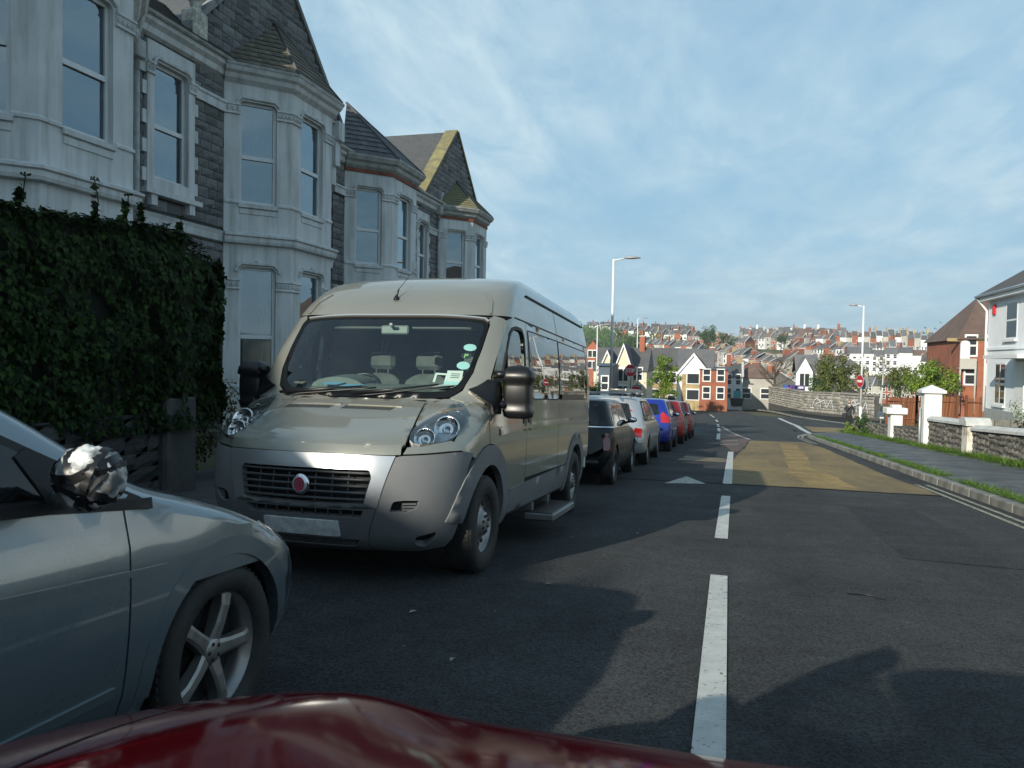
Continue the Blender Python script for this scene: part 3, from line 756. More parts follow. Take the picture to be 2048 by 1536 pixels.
# bonnet with its two rows of louvres
hood = mir([(0, -0.365), (0.30, -0.362), (0.50, -0.345), (0.64, -0.305), (0.655, -0.26), (0.615, -0.02), (0.575, 0.16), (0.545, 0.30), (0.535, 0.375), (0.3, 0.392), (0, 0.398)])
hb = MB(); panel(hb, hood, vdiag, sp=0.045, thick=0.03)
panel(hb, mir([(0, 0.893), (0.35, 0.893), (0.60, 0.893), (0.648, 0.897), (0.640, 0.957), (0.50, 0.952), (0.25, 0.951), (0, 0.951)]), VH.front, sp=0.04, thick=0.03, offs=0.001)
bonnet = vp('bonnet', hb, VB)
lb = MB()
for x0, x1 in ((-0.55, -0.16), (-0.07, 0.34)):
    n = 14
    for k in range(n):
        x = lerp(x0, x1, (k+0.5)/n); q = [vdiag(x+dx, t)[0] + vdiag(x+dx, t)[1]*0.004 for dx, t in ((-0.008, 0.19), (0.004, 0.19), (0.026, 0.255), (0.014, 0.255))]
        lb.add(q, [(0, 1, 2, 3)])
vp('louvres', lb, [seal_m], bonnet)
lr = MB()
for x0, x1 in ((-0.55, -0.13), (-0.07, 0.37)): strip(lr, [(x0+.03, 0.268), (x1+.03, 0.268)], vdiag, 0.010, 0.006)
vp('louvre_lip', lr, VB, bonnet)
# silver grille surround, slats, badge
fr = MB(); panel(fr, mir([(0, 0.888), (0.35, 0.888), (0.618, 0.886), (0.585, 0.77), (0.528, 0.548), (0, 0.540)]), VH.front, holes=[rpoly(mir([(0, 0.792), (0.470, 0.792), (0.488, 0.745), (0.445, 0.570), (0, 0.562)]), 0.02)], sp=0.05, offs=0.006, thick=0.05)
surround = vp('grille_surround', fr, [silver_paint])
gm = MB()
panel(gm, mir([(0, 0.80), (0.48, 0.80), (0.49, 0.745), (0.45, 0.56), (0, 0.555)]), VH.front, sp=0.1, offs=-0.07, thick=0.0, mi=1)
for k in range(5):
    z = 0.598+k*0.043; xm = lerp(0.448, 0.478, k/4); L = []
    for i in range(17):
        x = lerp(-xm, xm, i/16); p, nn = VH.front(x, z); L.append(p+Vector((0, 0.012, 0)))
    gm.tube(L, 0.0095, 6, 0)
for x in (-0.33, -0.22, -0.10, 0.10, 0.22, 0.33):
    L = [VH.front(x, z)[0]+Vector((0, 0.022, 0)) for z in (0.565, 0.68, 0.79)]; gm.tube(L, 0.006, 5, 0)
vp('grille', gm, [mat('grille_slats', (0.075, 0.078, 0.08), 0.45, var=0.1), seal_m])
bp_, bn_ = VH.front(0.01, 0.685)
bd = MB(); bd.lathe([(0, -0.012), (0.062, -0.010), (0.068, 0.0), (0.066, 0.02)], 28, bp_-Vector((0, 0.012, 0)), 'y', 0); bd.lathe([(0.0, 0), (0.053, 0), (0.056, 0.006)], 28, bp_-Vector((0, 0.026, 0)), 'y', 1)
badge = vp('badge', bd, [chrome, mat('badge_silver', (0.72, 0.70, 0.72), 0.25, metal=0.5, var=0)])
b2 = MB(); bx = bp_.x; by = bp_.y-0.0285; bz = bp_.z
b2.add([(bx+0.040*math.cos(a), by, bz+0.046*math.sin(a)) for a in [2*math.pi*k/20 for k in range(20)]], [tuple(range(20))], 0)
vp('badge_field', b2, [mat('badge_red', (0.42, 0.05, 0.10), 0.3, var=0)], badge)
b3 = MB(); yy = by-0.002; z0, z1 = bz-0.022, bz+0.022
def bar(x0, za, x1, zb, w=0.0022):
    d = Vector((x1-x0, zb-za)).normalized()*w; n_ = Vector((-d.y, d.x)); b3.add([(x0-n_.x, yy, za-n_.y), (x1-n_.x, yy, zb-n_.y), (x1+n_.x, yy, zb+n_.y), (x0+n_.x, yy, za+n_.y)], [(0, 1, 2, 3)])
x = bx-0.032
for seg in ((0, z0, 0, z1), (0, z1, .012, z1), (0, bz, .010, bz), (.019, z0, .019, z1), (.026, z0, .034, z1), (.034, z1, .042, z0), (.029, bz-.006, .039, bz-.006), (.046, z1, .062, z1), (.054, z0, .054, z1)): bar(x+seg[0], seg[1], x+seg[2], seg[3])
vp('badge_letters', b3, [chrome], badge)
# centre of the bumper: slot, plate, mesh
bc = mir([(0, 0.536), (0.522, 0.542), (0.462, 0.396), (0.425, 0.235), (0, 0.225)])
slot = rpoly([(-0.44, 0.528), (0.44, 0.528), (0.41, 0.474), (-0.41, 0.474)], 0.012); mesh_hole = rpoly([(-0.40, 0.322), (0.40, 0.322), (0.34, 0.268), (-0.34, 0.268)], 0.02)
mb = MB(); panel(mb, bc, VH.front, holes=[slot, mesh_hole], sp=0.06, thick=0.05)
bumper_c = vp('bumper_centre', mb, [grey_plastic])
mb = MB(); panel(mb, [(-0.45, 0.54), (0.45, 0.54), (0.42, 0.46), (-0.42, 0.46)], VH.front, sp=0.15, offs=-0.05, thick=0); panel(mb, [(-0.42, 0.33), (0.42, 0.33), (0.36, 0.26), (-0.36, 0.26)], VH.front, sp=0.15, offs=-0.045, thick=0)
vp('intake', mb, [seal_m], bumper_c)
mb = MB()
for x in (-0.36, -0.28, -0.19, -0.10, 0.0, 0.10, 0.19, 0.28, 0.36): mb.tube([VH.front(x, z)[0]+Vector((0, 0.02, 0)) for z in (0.47, 0.53)], 0.005, 5)
for r_ in range(5):
    z = 0.272+r_*0.011
    for k in range(26):
        xx = -0.33+k*0.0264+(0.0132 if r_ % 2 else 0); p = VH.front(xx, z)[0]; mb.tube([p+Vector((-0.010, 0.012, -0.0055)), p+Vector((0.010, 0.012, 0.0055))], 0.0022, 4)
        mb.tube([p+Vector((-0.010, 0.012, 0.0055)), p+Vector((0.010, 0.012, -0.0055))], 0.0022, 4)
vp('intake_bars', mb, [mat('intake_grey', (0.10, 0.10, 0.10), 0.5, var=0)], bumper_c)
mb = MB(); panel(mb, rpoly([(-0.29, 0.452), (0.265, 0.452), (0.265, 0.345), (-0.29, 0.345)], 0.01), VH.front, sp=0.09, offs=0.012, thick=0.012)
vp('number_plate', mb, [plate_m])
# bumper corners with vent and fog lamp recess, wheel arch flare
def wheel_arch(cy, rr, a0, a1, n=18): return arc(cy, 0.36, rr, a0, a1, n)
def fl(y): return y+0.8
for sg in (1, -1):
    vent = rpoly([(0.60, 0.520), (0.628, 0.592), (0.70, 0.600), (0.82, 0.598), (0.80, 0.545), (0.70, 0.512)], 0.02); fog = rpoly([(0.80, 0.285), (0.80, 0.345), (1.02, 0.378), (1.03, 0.33), (0.94, 0.262)], 0.03)
    out = [(0.524, 0.54), (0.590, 0.77), (0.624, 0.880), (0.672, 0.889), (0.856, 0.897), (1.104, 0.910), (1.29, 0.916)] + [(fl(y), z) for y, z in [(0.60, 0.900), (0.52, 0.80), (0.48, 0.70), (0.47, 0.55), (0.47, 0.36), (0.48, 0.25)]] + [(0.9, 0.228), (0.43, 0.235), (0.466, 0.396)]
    mb = MB(); panel(mb, out, VH.wrap, holes=[vent, fog], sp=0.06, thick=0.05, mirror=True, only_mirror=(sg < 0)) if sg < 0 else panel(mb, out, VH.wrap, holes=[vent, fog], sp=0.06, thick=0.05)
    bcn = vp('bumper_corner', mb, [grey_plastic])
    mb = MB(); k = dict(mirror=True, only_mirror=True) if sg < 0 else {}
    panel(mb, [(0.58, 0.50), (0.60, 0.61), (0.84, 0.61), (0.82, 0.50)], VH.wrap, sp=0.1, offs=-0.045, thick=0, **k); panel(mb, [(0.785, 0.285), (0.785, 0.365), (1.04, 0.39), (1.04, 0.31)], VH.wrap, sp=0.05, offs=-0.035, thick=0, **k)
    vp('recess', mb, [seal_m], bcn)
    mb = MB()
    for z in (0.532, 0.552, 0.572): strip(mb, [(0.69, z), (0.80, z)], lambda u, v: tuple((VH.wrap(u, v)[0]-VH.wrap(u, v)[1]*0.022, VH.wrap(u, v)[1])), 0.010, 0.01)
    if sg < 0: mb.v = [(-a, b, c) for a, b, c in mb.v]
    vp('vent_bars', mb, [grey_plastic], bcn)
    # arch flare
    o_ = wheel_arch(0.95, 0.585, -8, 172); i_ = wheel_arch(0.95, 0.435, 172, -8)
    mb = MB(); panel(mb, o_+i_, VH.side, sp=0.07, offs=0.012, thick=0.05, **k); vp('front_arch_flare', mb, [grey_plastic])
    o_ = wheel_arch(4.40, 0.565, -6, 186); i_ = wheel_arch(4.40, 0.435, 186, -6)
    mb = MB(); panel(mb, o_+i_, VH.side, sp=0.07, offs=0.012, thick=0.05, **k); vp('rear_arch_flare', mb, [grey_plastic])
    # wing: band under the lamp and the flank behind it
    lamp = [(0.664, -0.272), (0.628, -0.019), (0.668, 0.146), (0.715, 0.285), (0.755, 0.405), (0.79, 0.425), (0.845, 0.370), (0.924, 0.213), (0.945, 0.055), (0.91, -0.093), (0.825, -0.190)]
    lamp = [p for i in range(len(lamp)) for p in bez(tuple((Vector(lamp[i-1])+Vector(lamp[i]))/2), lamp[i], tuple((Vector(lamp[i])+Vector(lamp[(i+1) % len(lamp)]))/2), 3)[:-1]]
    band = [(0.675, 0.900), (0.86, 0.908), (1.10, 0.921), (1.275, 0.925), (1.262, 0.962), (1.14, 0.990), (0.963, 0.970), (0.82, 0.950), (0.70, 0.945)]
    mb = MB(); panel(mb, band, VH.wrap, sp=0.05, thick=0.04, **k)
    flank = [(0.45, 0.930)] + [(0.44, 0.995), (0.545, 1.075), (0.68, 1.162), (0.825, 1.245), (0.885, 1.285), (0.92, 1.252), (0.945, 1.10), (0.952, 0.952)] + arc(0.95, 0.36, 0.59, 90, 122, 8)
    panel(mb, flank, VH.side, sp=0.05, offs=-0.003, thick=0.04, **k)
    cheek = [(0.650, -0.03), (0.695, 0.140), (0.745, 0.275), (0.785, 0.40), (0.86, 0.40), (0.90, 0.47), (0.66, 0.44), (0.548, 0.385), (0.556, 0.30), (0.585, 0.16), (0.622, 0.0)]
    panel(mb, cheek, vdiag, sp=0.04, offs=-0.004, thick=0.03, **k)
    vp('front_wing', mb, VB)
    # headlamp: bowl, reflectors, lens
    hl = MB(); panel(hl, lamp, vdiag, sp=0.06, offs=-0.012, thick=0.0, bulge=lambda x, t: -0.055, mi=0, **k); panel(hl, lamp, vdiag, sp=0.08, offs=-0.004, thick=0.055, mi=1, **k)
    f2 = [i for i, m_ in enumerate(hl.m) if m_ == 1]
    keep = [i for i in range(len(hl.f)) if not (hl.m[i] == 1 and hl.sm[i])]
    hl.f = [hl.f[i] for i in keep]; hl.m = [0]*len(keep); hl.sm = [hl.sm[i] for i in keep]
    lampo = vp('headlamp', hl, [mat('lamp_bowl', (0.82, 0.84, 0.84), 0.3, metal=0.35, col2=(0.5, 0.52, 0.53), scale=11, lo=0.4, hi=0.6)])
    rf = MB()
    for (x_, t_, rr) in ((0.745, -0.115, 0.072), (0.832, 0.07, 0.088), (0.835, 0.27, 0.036), (0.70, 0.02, 0.03)):
        p, nn = vdiag(x_, t_); ax_ = (nn*0.4+Vector((0, -1, 0.1))).normalized(); q = ax_.to_track_quat('Z', 'Y').to_matrix(); b0 = len(rf.v)
        rf.lathe([(0.0, 0.0), (rr*0.22, 0.004), (rr*0.30, 0.018), (rr*0.36, 0.006), (rr*0.75, 0.022), (rr*0.95, 0.045), (rr*1.05, 0.046), (rr*1.08, 0.03)], 22)
        for i in range(b0, len(rf.v)): v = q @ Vector(rf.v[i]) + p - nn*0.052; rf.v[i] = (v.x*sg, v.y, v.z)
    vp('reflectors', rf, [chrome], lampo)
    ln = MB(); panel(ln, lamp, vdiag, sp=0.06, offs=0.004, thick=0.0, **k); vp('lens', ln, [lamp_glass], lampo)
# windscreen with black border, A pillars
ws = mir([(0, 0.412), (0.512, 0.428), (0.70, 0.462), (0.775, 0.54), (0.822, 0.709), (0.838, 0.95), (0.842, 1.215), (0.815, 1.262), (0.60, 1.272), (0, 1.268)])
wi = mir([(0, 0.478), (0.50, 0.49), (0.66, 0.512), (0.735, 0.575), (0.785, 0.715), (0.805, 0.95), (0.810, 1.18), (0.785, 1.228), (0.58, 1.242), (0, 1.240)])
mb = MB(); panel(mb, rpoly(ws, 0.03), vdiag, holes=[rpoly(wi, 0.03)], sp=0.07, offs=-0.004, thick=0.02); vp('windscreen_border', mb, [mat('black_frit', (0.004, 0.005, 0.006), 0.35, var=0, spec=0.3)])
mb = MB(); panel(mb, rpoly(wi, 0.03), vdiag, sp=0.08, offs=-0.005, thick=0.0); windscreen = vp('windscreen', mb, [screen_glass])
mb = MB(); strip(mb, [(-0.80, 1.275), (-0.4, 1.284), (0, 1.282), (0.4, 1.284), (0.80, 1.275), (0.835, 1.25)], vdiag, 0.014, 0.012); vp('screen_top_trim', mb, [mat('bright_trim', (0.75, 0.75, 0.7), 0.2, metal=0.8, var=0)])
pil = [(0.548, 0.372), (0.70, 0.45), (0.785, 0.53), (0.832, 0.705), (0.848, 0.95), (0.852, 1.22), (0.828, 1.28), (0.86, 1.33), (0.972, 1.33), (0.970, 1.22), (0.968, 0.96), (0.962, 0.62), (0.965, 0.46), (0.82, 0.43), (0.79, 0.44), (0.66, 0.40)]
for sg in (1, -1):
    mb = MB(); panel(mb, pil[1:-2], vdiag, sp=0.05, thick=0.035, inner=1, **(dict(mirror=True, only_mirror=True) if sg < 0 else {})); vp('pillar', mb, VB)
# front cap of the roof, roof, high side panels
mb = MB(); zs_ = 1.9695; sel = [f for f in VH.F if min(VH.V[i][2] for i in f) >= zs_ and max(VH.V[i][1] for i in f) < 5.45]
ids = sorted({i for f in sel for i in f}); mp_ = {i: k for k, i in enumerate(ids)}
mb.add([VH.V[i] for i in ids], [tuple(mp_[i] for i in f) for f in sel], 0, True)
mb.add([tuple(Vector(VH.V[i])*0.985+Vector((0, 0.04, 0.01))) for i in ids], [tuple(mp_[i] for i in reversed(f)) for f in sel], 1, True)
roof = vp('roof', mb, VB, fixn=False)
mb = MB(); strip(mb, [(-0.72, 1.62), (-0.80, 1.50), (-0.83, 1.34)], vdiag, 0.02, 0.010); strip(mb, [(0.72, 1.62), (0.80, 1.50), (0.83, 1.34)], vdiag, 0.02, 0.010); vp('roof_crease', mb, VB, roof)
p_, n_ = vdiag(-0.05, 1.50); mb = MB(); mb.lathe([(0.028, -0.005), (0.024, 0.012), (0.010, 0.035), (0.0, 0.04)], 14, p_); mb.tube([p_+Vector((0, 0, 0.02)), p_+Vector((0.012, 0.012, 0.09))], [0.009, 0.006], 6); mb.tube([p_+Vector((0.012, 0.012, 0.09)), p_+Vector((0.05, 0.26, 0.30))], [0.003, 0.0018], 5)
vp('aerial', mb, [black_plastic])
for sg in (1, -1):
    k = dict(mirror=True, only_mirror=True) if sg < 0 else {}
    mb = MB(); strip(mb, [(2.25, 2.235), (5.1, 2.235)], VH.side, 0.016, 0.012); strip(mb, [(1.70, 1.978), (5.16, 1.985)], VH.side, 0.012, 0.004); strip(mb, [(3.38, 2.0), (3.38, 2.225)], VH.side, 0.006, 0.002)
    if sg < 0: mb.v = [(-a, b, c) for a, b, c in mb.v]
    vp('gutter', mb, [seal_m], roof)
    # front door with its two panes
    door = [(0.955, 0.955), (0.935, 1.10), (0.915, 1.255), (0.985, 1.33), (1.075, 1.41), (1.265, 1.675), (1.43, 1.872), (1.52, 1.942), (1.66, 1.975), (2.045, 1.986), (2.045, 0.375), (1.50, 0.365)] + arc(0.95, 0.36, 0.592, 2, 90, 10)
    wq = rpoly([(1.11, 1.305), (1.20, 1.40), (1.32, 1.60), (1.475, 1.80), (1.56, 1.865), (1.70, 1.893), (1.90, 1.890), (1.955, 1.83), (1.965, 1.42), (1.94, 1.310)], 0.05)
    mb = MB(); panel(mb, door, VH.side, holes=[wq], sp=0.08, thick=0.035, inner=1, **k); doo = vp('front_door', mb, VB)
    q1 = [p for p in wq if p[0] < 1.40] ; qx = 1.385
    mb = MB(); panel(mb, rpoly([(1.115, 1.31), (1.20, 1.395), (1.32, 1.598), (1.365, 1.655), (1.365, 1.31)], 0.015), VH.side, sp=0.09, offs=-0.014, thick=0, **k); vp('quarter_pane', mb, [side_glass], doo)
    mb = MB(); panel(mb, rpoly([(1.405, 1.31), (1.405, 1.70), (1.485, 1.797), (1.565, 1.86), (1.70, 1.888), (1.895, 1.885), (1.948, 1.83), (1.96, 1.42), (1.935, 1.314)], 0.03), VH.side, sp=0.09, offs=-0.014, thick=0, **k); vp('door_pane', mb, [side_glass], doo)
    mb = MB(); strip(mb, wq+wq[:1], VH.side, 0.030, 0.004); strip(mb, [(1.385, 1.31), (1.385, 1.69)], VH.side, 0.035, 0.002); strip(mb, [(2.05, 0.40), (2.05, 1.98)], VH.side, 0.008, 0.0)
    if sg < 0: mb.v = [(-a, b, c) for a, b, c in mb.v]
    vp('window_seal', mb, [seal_m], doo)
    # flank behind the door: two lengths of body with large tinted panes
    arR = arc(4.40, 0.36, 0.568, 180, 0, 16)
    for nm, y0, y1 in (('side_body', 2.057, 3.375), ('rear_body', 3.387, 5.20)):
        lo = [(y0, 0.60), (y0, 1.980), (y1, 1.986), (y1-(0.0 if y1 < 4 else -0.03), 0.60)]
        if y1 > 4: lo = [(y0, 0.60), (y0, 1.98), (5.17, 1.986), (5.22, 1.4), (5.235, 0.60)] + [p for p in arc(4.40, 0.36, 0.568, 25, 155, 14)]
        wn_ = rpoly([(2.10, 1.298), (2.095, 1.905), (3.355, 1.915), (3.36, 1.305)], 0.02) if y1 < 4 else rpoly([(3.40, 1.312), (3.395, 1.915), (5.02, 1.915), (5.05, 1.325)], 0.02)
        mb = MB(); panel(mb, lo, VH.side, holes=[wn_], sp=0.11, thick=0.03, inner=1, **k); bo = vp(nm, mb, VB)
        mb = MB(); panel(mb, wn_, VH.side, sp=0.14, offs=0.003, thick=0.006, **k); vp('tinted_pane', mb, [privacy_glass], bo)
        mb = MB(); strip(mb, wn_+wn_[:1], VH.side, 0.012, 0.004)
        if sg < 0: mb.v = [(-a, b, c) for a, b, c in mb.v]
        vp('pane_seal', mb, [seal_m], bo)
    mb = MB(); panel(mb, [(1.52, 0.355), (2.05, 0.35), (3.95, 0.35), (3.88, 0.45), (3.84, 0.59), (1.545, 0.555)] if sg > 0 else [(2.06, 0.35), (3.95, 0.35), (3.88, 0.45), (3.84, 0.59), (2.06, 0.59)], VH.side, sp=0.1, offs=0.008, thick=0.02, **k); vp('side_moulding', mb, [grey_plastic])
    mb = MB(); strip(mb, [(1.2, 1.03), (2.04, 1.06), (3.37, 1.075), (3.9, 1.08)], VH.side, 0.05, 0.008); 
    if sg < 0: mb.v = [(-a, b, c) for a, b, c in mb.v]
    vp('side_swage', mb, VB)
    mb = MB()
    for yc in (1.975, 2.155): panel(mb, rpoly([(yc-0.045, 1.02), (yc+0.045, 1.02), (yc+0.045, 1.245), (yc-0.045, 1.245)], 0.044), VH.side, sp=0.05, offs=0.008, thick=0.012, **k)
    vp('door_handle', mb, [black_plastic])
    mb = MB(); strip(mb, [(3.45, 1.335), (4.75, 1.352)], VH.side, 0.05, 0.02)
    if sg < 0: mb.v = [(-a, b, c) for a, b, c in mb.v]
    vp('door_rail', mb, [black_plastic])
    # mirror: foot on the door, two arms, tall head
    hx = 1.165
    mh = MB(); vs = []
    for z, w_, d_, yo in ((1.175, .07, .05, .02), (1.19, .105, .075, .02), (1.24, .115, .085, .012), (1.255, .104, .075, .012), (1.30, .106, .08, .005), (1.42, .106, .08, 0), (1.455, .104, .075, 0), (1.47, .122, .09, -.004), (1.53, .118, .085, .004), (1.57, .085, .06, .012), (1.585, .03, .02, .02)):
        for kk in range(20):
            a = 2*math.pi*kk/20; c, s_ = math.cos(a), math.sin(a); pw = 0.36
            vs.append((sg*(hx+w_*abs(c)**pw*(1 if c > 0 else -1)), 1.17+yo+d_*abs(s_)**pw*(1 if s_ > 0 else -1), z-0.035))
    fs = [(i*20+q, i*20+(q+1) % 20, (i+1)*20+(q+1) % 20, (i+1)*20+q) for i in range(10) for q in range(20)]
    mh.add(vs, fs, 0, True); mirror = vp('door_mirror', mh, [black_plastic])
    ma_ = MB()
    for z in (1.245, 1.475): ma_.tube([(sg*0.99, 1.10, z), (sg*1.05, 1.10, z), (sg*1.11, 1.15, z)], 0.03, 8)
    panel(ma_, [(0.95, 1.17), (1.14, 1.17), (1.16, 1.30), (1.13, 1.40), (1.06, 1.42), (0.97, 1.34)], VH.side, sp=0.06, offs=0.03, thick=0.03, **k); vp('mirror_arm', ma_, [black_plastic], mirror)
    mg = MB(); mg.box((sg*(hx-0.088), 1.258, 1.26), (sg*(hx+0.088), 1.262, 1.52)); vp('mirror_glass', mg, [chrome], mirror)
# tail
mb = MB(); panel(mb, mir([(0, 2.33), (0.70, 2.30), (0.84, 2.2), (0.93, 1.97), (0.96, 1.4), (0.975, 0.45), (0, 0.42)]), VH.rear, sp=0.15, thick=0.03, inner=1); vp('rear_doors', mb, VB)
mb = MB()
for sg in (1, -1):
    panel(mb, [(5.16, 1.0), (5.16, 1.96), (5.36, 1.96), (5.36, 1.0)], VH.side, sp=0.1, thick=0.03, **(dict(mirror=True, only_mirror=True) if sg < 0 else {}))
vp('rear_corner', mb, VB)
# running gear, floor, folding step
mb = MB(); mb.box((-0.74, 0.45, 0.24), (0.74, 5.2, 0.62)); mb.box((-0.98, 1.45, 0.33), (0.98, 3.85, 0.60)); mb.box((-0.5, 0.30, 0.26), (0.5, 0.5, 0.8)); mb.box((-0.62, 0.42, 0.6), (0.62, 0.86, 1.0)); vp('underbody', mb, [mat('underbody_black', (0.012, 0.012, 0.012), 0.9, var=0)])
for sg in (1, -1):
    wheel(van, sg*0.905, 0.948, 0.355, 0.215, 0.212, 'steel', sg); wheel(van, sg*0.905, 4.40, 0.355, 0.215, 0.212, 'steel', sg)
mb = MB(); [mb.box((0.80, y_, 0.20), (1.0, y_+.06, 0.34)) for y_ in (2.40, 3.05)]; mb.bbox((0.96, 2.25, 0.20), (1.24, 3.25, 0.265), 0.012); mb.bbox((0.955, 2.28, 0.262), (1.22, 3.22, 0.272), 0.003, 1); vp('side_step', mb, [mat('step_frame', (0.24, 0.25, 0.25), 0.5, metal=0.6, var=0.2), black_plastic])
# cab: dashboard, wheel, seats, mirror, header
mb = MB(); dsh = []
for i in range(13):
    x = lerp(-0.86, 0.86, i/12)
    yb = 1.02+0.16*(abs(x)/0.86)**2.5
    dsh.append([(x, yb, 1.27), (x, yb+0.10, 1.33), (x, yb+0.32, 1.385), (x, yb+0.44, 1.37), (x, yb+0.50, 0.75)])
vs = [p for r_ in dsh for p in r_]; fs = [(i*5+j, i*5+j+1, (i+1)*5+j+1, (i+1)*5+j) for i in range(12) for j in range(4)]
mb.add(vs, fs, 0, True)
hump = []
for i in range(9):
    a = math.pi*i/8; hump.append((-0.42-0.24*math.cos(a), 1.365+0.085*math.sin(a)))
mb.add([(x, 1.24, z-.02) for x, z in hump]+[(x, 1.52, z+0.015) for x, z in hump], [(i, i+1, 10+i, 9+i) for i in range(8)], 0, True); mb.add([(x, 1.24, z-.02) for x, z in hump], [tuple(range(9))])
vp('dashboard', mb, [dash_m])
mb = MB(); cc = Vector((-0.42, 1.64, 1.31)); ax1 = Vector((1, 0, 0)); ax2 = Vector((0, 0.55, 0.83))
mb.tube([cc+ax1*0.2*math.cos(a)+ax2*0.2*math.sin(a) for a in [2*math.pi*k/24 for k in range(25)]], 0.016, 7)
mb.tube([cc-ax1*0.2, cc, cc+ax1*0.2], 0.018, 6); mb.tube([cc, cc-ax2*0.2], 0.018, 6); mb.tube([cc, cc+Vector((0, -0.3, -0.15))], 0.03, 8); vp('steering_wheel', mb, [black_plastic])
def van_seat(x, y, w=0.46, two=False):
    mb = MB(); n = 10; prof = [(0.0, 0.78), (0.02, 1.05), (0.07, 1.30), (0.12, 1.47), (0.135, 1.50), (0.17, 1.50), (0.18, 1.46), (0.13, 1.2), (0.10, 0.78)]; vs = []
    for i in range(n+1):
        u = lerp(-1, 1, i/n); tz = 1-0.10*abs(u)**3; ty = -0.035*abs(u)**2
        for py, pz in prof: vs.append((x+u*w/2*(1-0.12*max(0, (pz-1.2))/0.3), y+py+ty, 0.78+(pz-0.78)*tz))
    m_ = len(prof); fs = [(i*m_+j, i*m_+(j+1) % m_, (i+1)*m_+(j+1) % m_, (i+1)*m_+j) for i in range(n) for j in range(m_)]
    mb.add(vs, fs, 0, True); mb.bbox((x-w/2, y-0.45, 0.62), (x+w/2, y+0.06, 0.82), 0.05); so = vp('seat', mb, [seat_m])
    hb_ = MB(); hb_.bbox((x-0.13, y+0.12, 1.535), (x+0.13, y+0.21, 1.70), 0.035); hb_.tube([(x-0.06, y+0.16, 1.46), (x-0.06, y+0.16, 1.56)], 0.008, 6); hb_.tube([(x+0.06, y+0.16, 1.46), (x+0.06, y+0.16, 1.56)], 0.008, 6); vp('headrest', hb_, [seat_m], so)
for x_ in (-0.42, 0.05, 0.52): van_seat(x_, 1.95)
for y_ in (2.95, 3.9):
    for x_ in (-0.62, -0.1, 0.55): van_seat(x_, y_)
mb = MB(); p_, n_ = vdiag(0.0, 1.14); mb.bbox((p_.x-0.125, p_.y+0.11, p_.z-0.045), (p_.x+0.125, p_.y+0.135, p_.z+0.03), 0.02); mb.tube([p_+Vector((0, 0.03, 0.03)), p_+Vector((0, 0.11, 0.0))], 0.015, 6); vp('rear_view_mirror', mb, [mat('mirror_back', (0.24, 0.26, 0.25), 0.5, var=0.05)])
mb = MB()
for x0, x1 in ((-0.62, -0.10), (0.12, 0.66)): mb.bbox((x0, 1.50, 1.86), (x1, 1.66, 1.885), 0.01)
vp('sun_visors', mb, [mat('visor_grey', (0.20, 0.21, 0.20), 0.8, var=0.05)])
mb = MB(); mb.box((-0.88, 1.6, 1.93), (0.88, 5.1, 1.95)); mb.box((-0.92, 1.3, 0.55), (0.92, 5.2, 0.58)); vp('cabin_lining', mb, [trim_dark])
# papers and stickers behind the screen
def decal(name, x, t, w, h, m, n=4, rot=0.0, parent=windscreen, off=-0.010):
    mb = MB(); pts = rpoly([(-w/2, -h/2), (w/2, -h/2), (w/2, h/2), (-w/2, h/2)], 0.0) if n == 4 else [(w/2*math.cos(2*math.pi*k/n), h/2*math.sin(2*math.pi*k/n)) for k in range(n)]
    c, s_ = math.cos(rot), math.sin(rot); vs = []
    for a, b in pts: p, nn = vdiag(x+a*c-b*s_, t+a*s_+b*c); vs.append(p+nn*off)
    mb.add(vs, [tuple(range(len(vs)))]); return vp(name, mb, [m], parent)
decal('round_sticker', 0.746, 0.957, 0.105, 0.075, sticker_blue, 18); decal('black_sticker', 0.737, 0.868, 0.09, 0.065, sticker_black, 18)
decal('round_sticker', 0.735, 0.768, 0.105, 0.078, sticker_blue, 18); decal('permit', 0.690, 0.65, 0.125, 0.125, paper_white, 4, 0.08); decal('permit_foot', 0.683, 0.59, 0.12, 0.03, sticker_blue, 4, 0.08, off=-0.0085)
for dz in (0.03, 0.012, -0.006): decal('permit_line', 0.695, 0.65+dz, 0.07, 0.006, sticker_black, 4, 0.08, off=-0.0085)
for dx, w_, dt, h_ in ((0.0, 0.10, 0.04, 0.018), (-0.045, 0.018, 0.0, 0.085), (0.045, 0.018, 0.0, 0.085)): decal('card_holder', 0.585+dx, 0.63+dt, w_, h_, paper_white, 4)
for dx, dt, w_, h_ in ((-0.012, -0.004, 0.008, 0.042), (0.0, 0.014, 0.022, 0.007), (0.0, 0.0, 0.022, 0.007), (0.011, 0.007, 0.007, 0.018)): decal('sticker_letter', 0.737+dx, 0.868+dt, w_, h_, sticker_green, 4, off=-0.0085)
mb = MB(); mb.add([(-0.55, 1.14, 1.362), (-0.37, 1.13, 1.362), (-0.33, 1.27, 1.392), (-0.49, 1.28, 1.392)], [(0, 1, 2, 3)]); mb.add([(-0.345, 1.11, 1.352), (-0.15, 1.10, 1.352), (-0.14, 1.20, 1.372), (-0.31, 1.21, 1.372)], [(0, 1, 2, 3)]); vp('blue_papers', mb, [paper_blue])
mb = MB(); mb.add([(0.46, 1.14, 1.365), (0.76, 1.17, 1.365), (0.78, 1.29, 1.395), (0.52, 1.27, 1.395)], [(0, 1, 2, 3)]); vp('white_papers', mb, [paper_white])
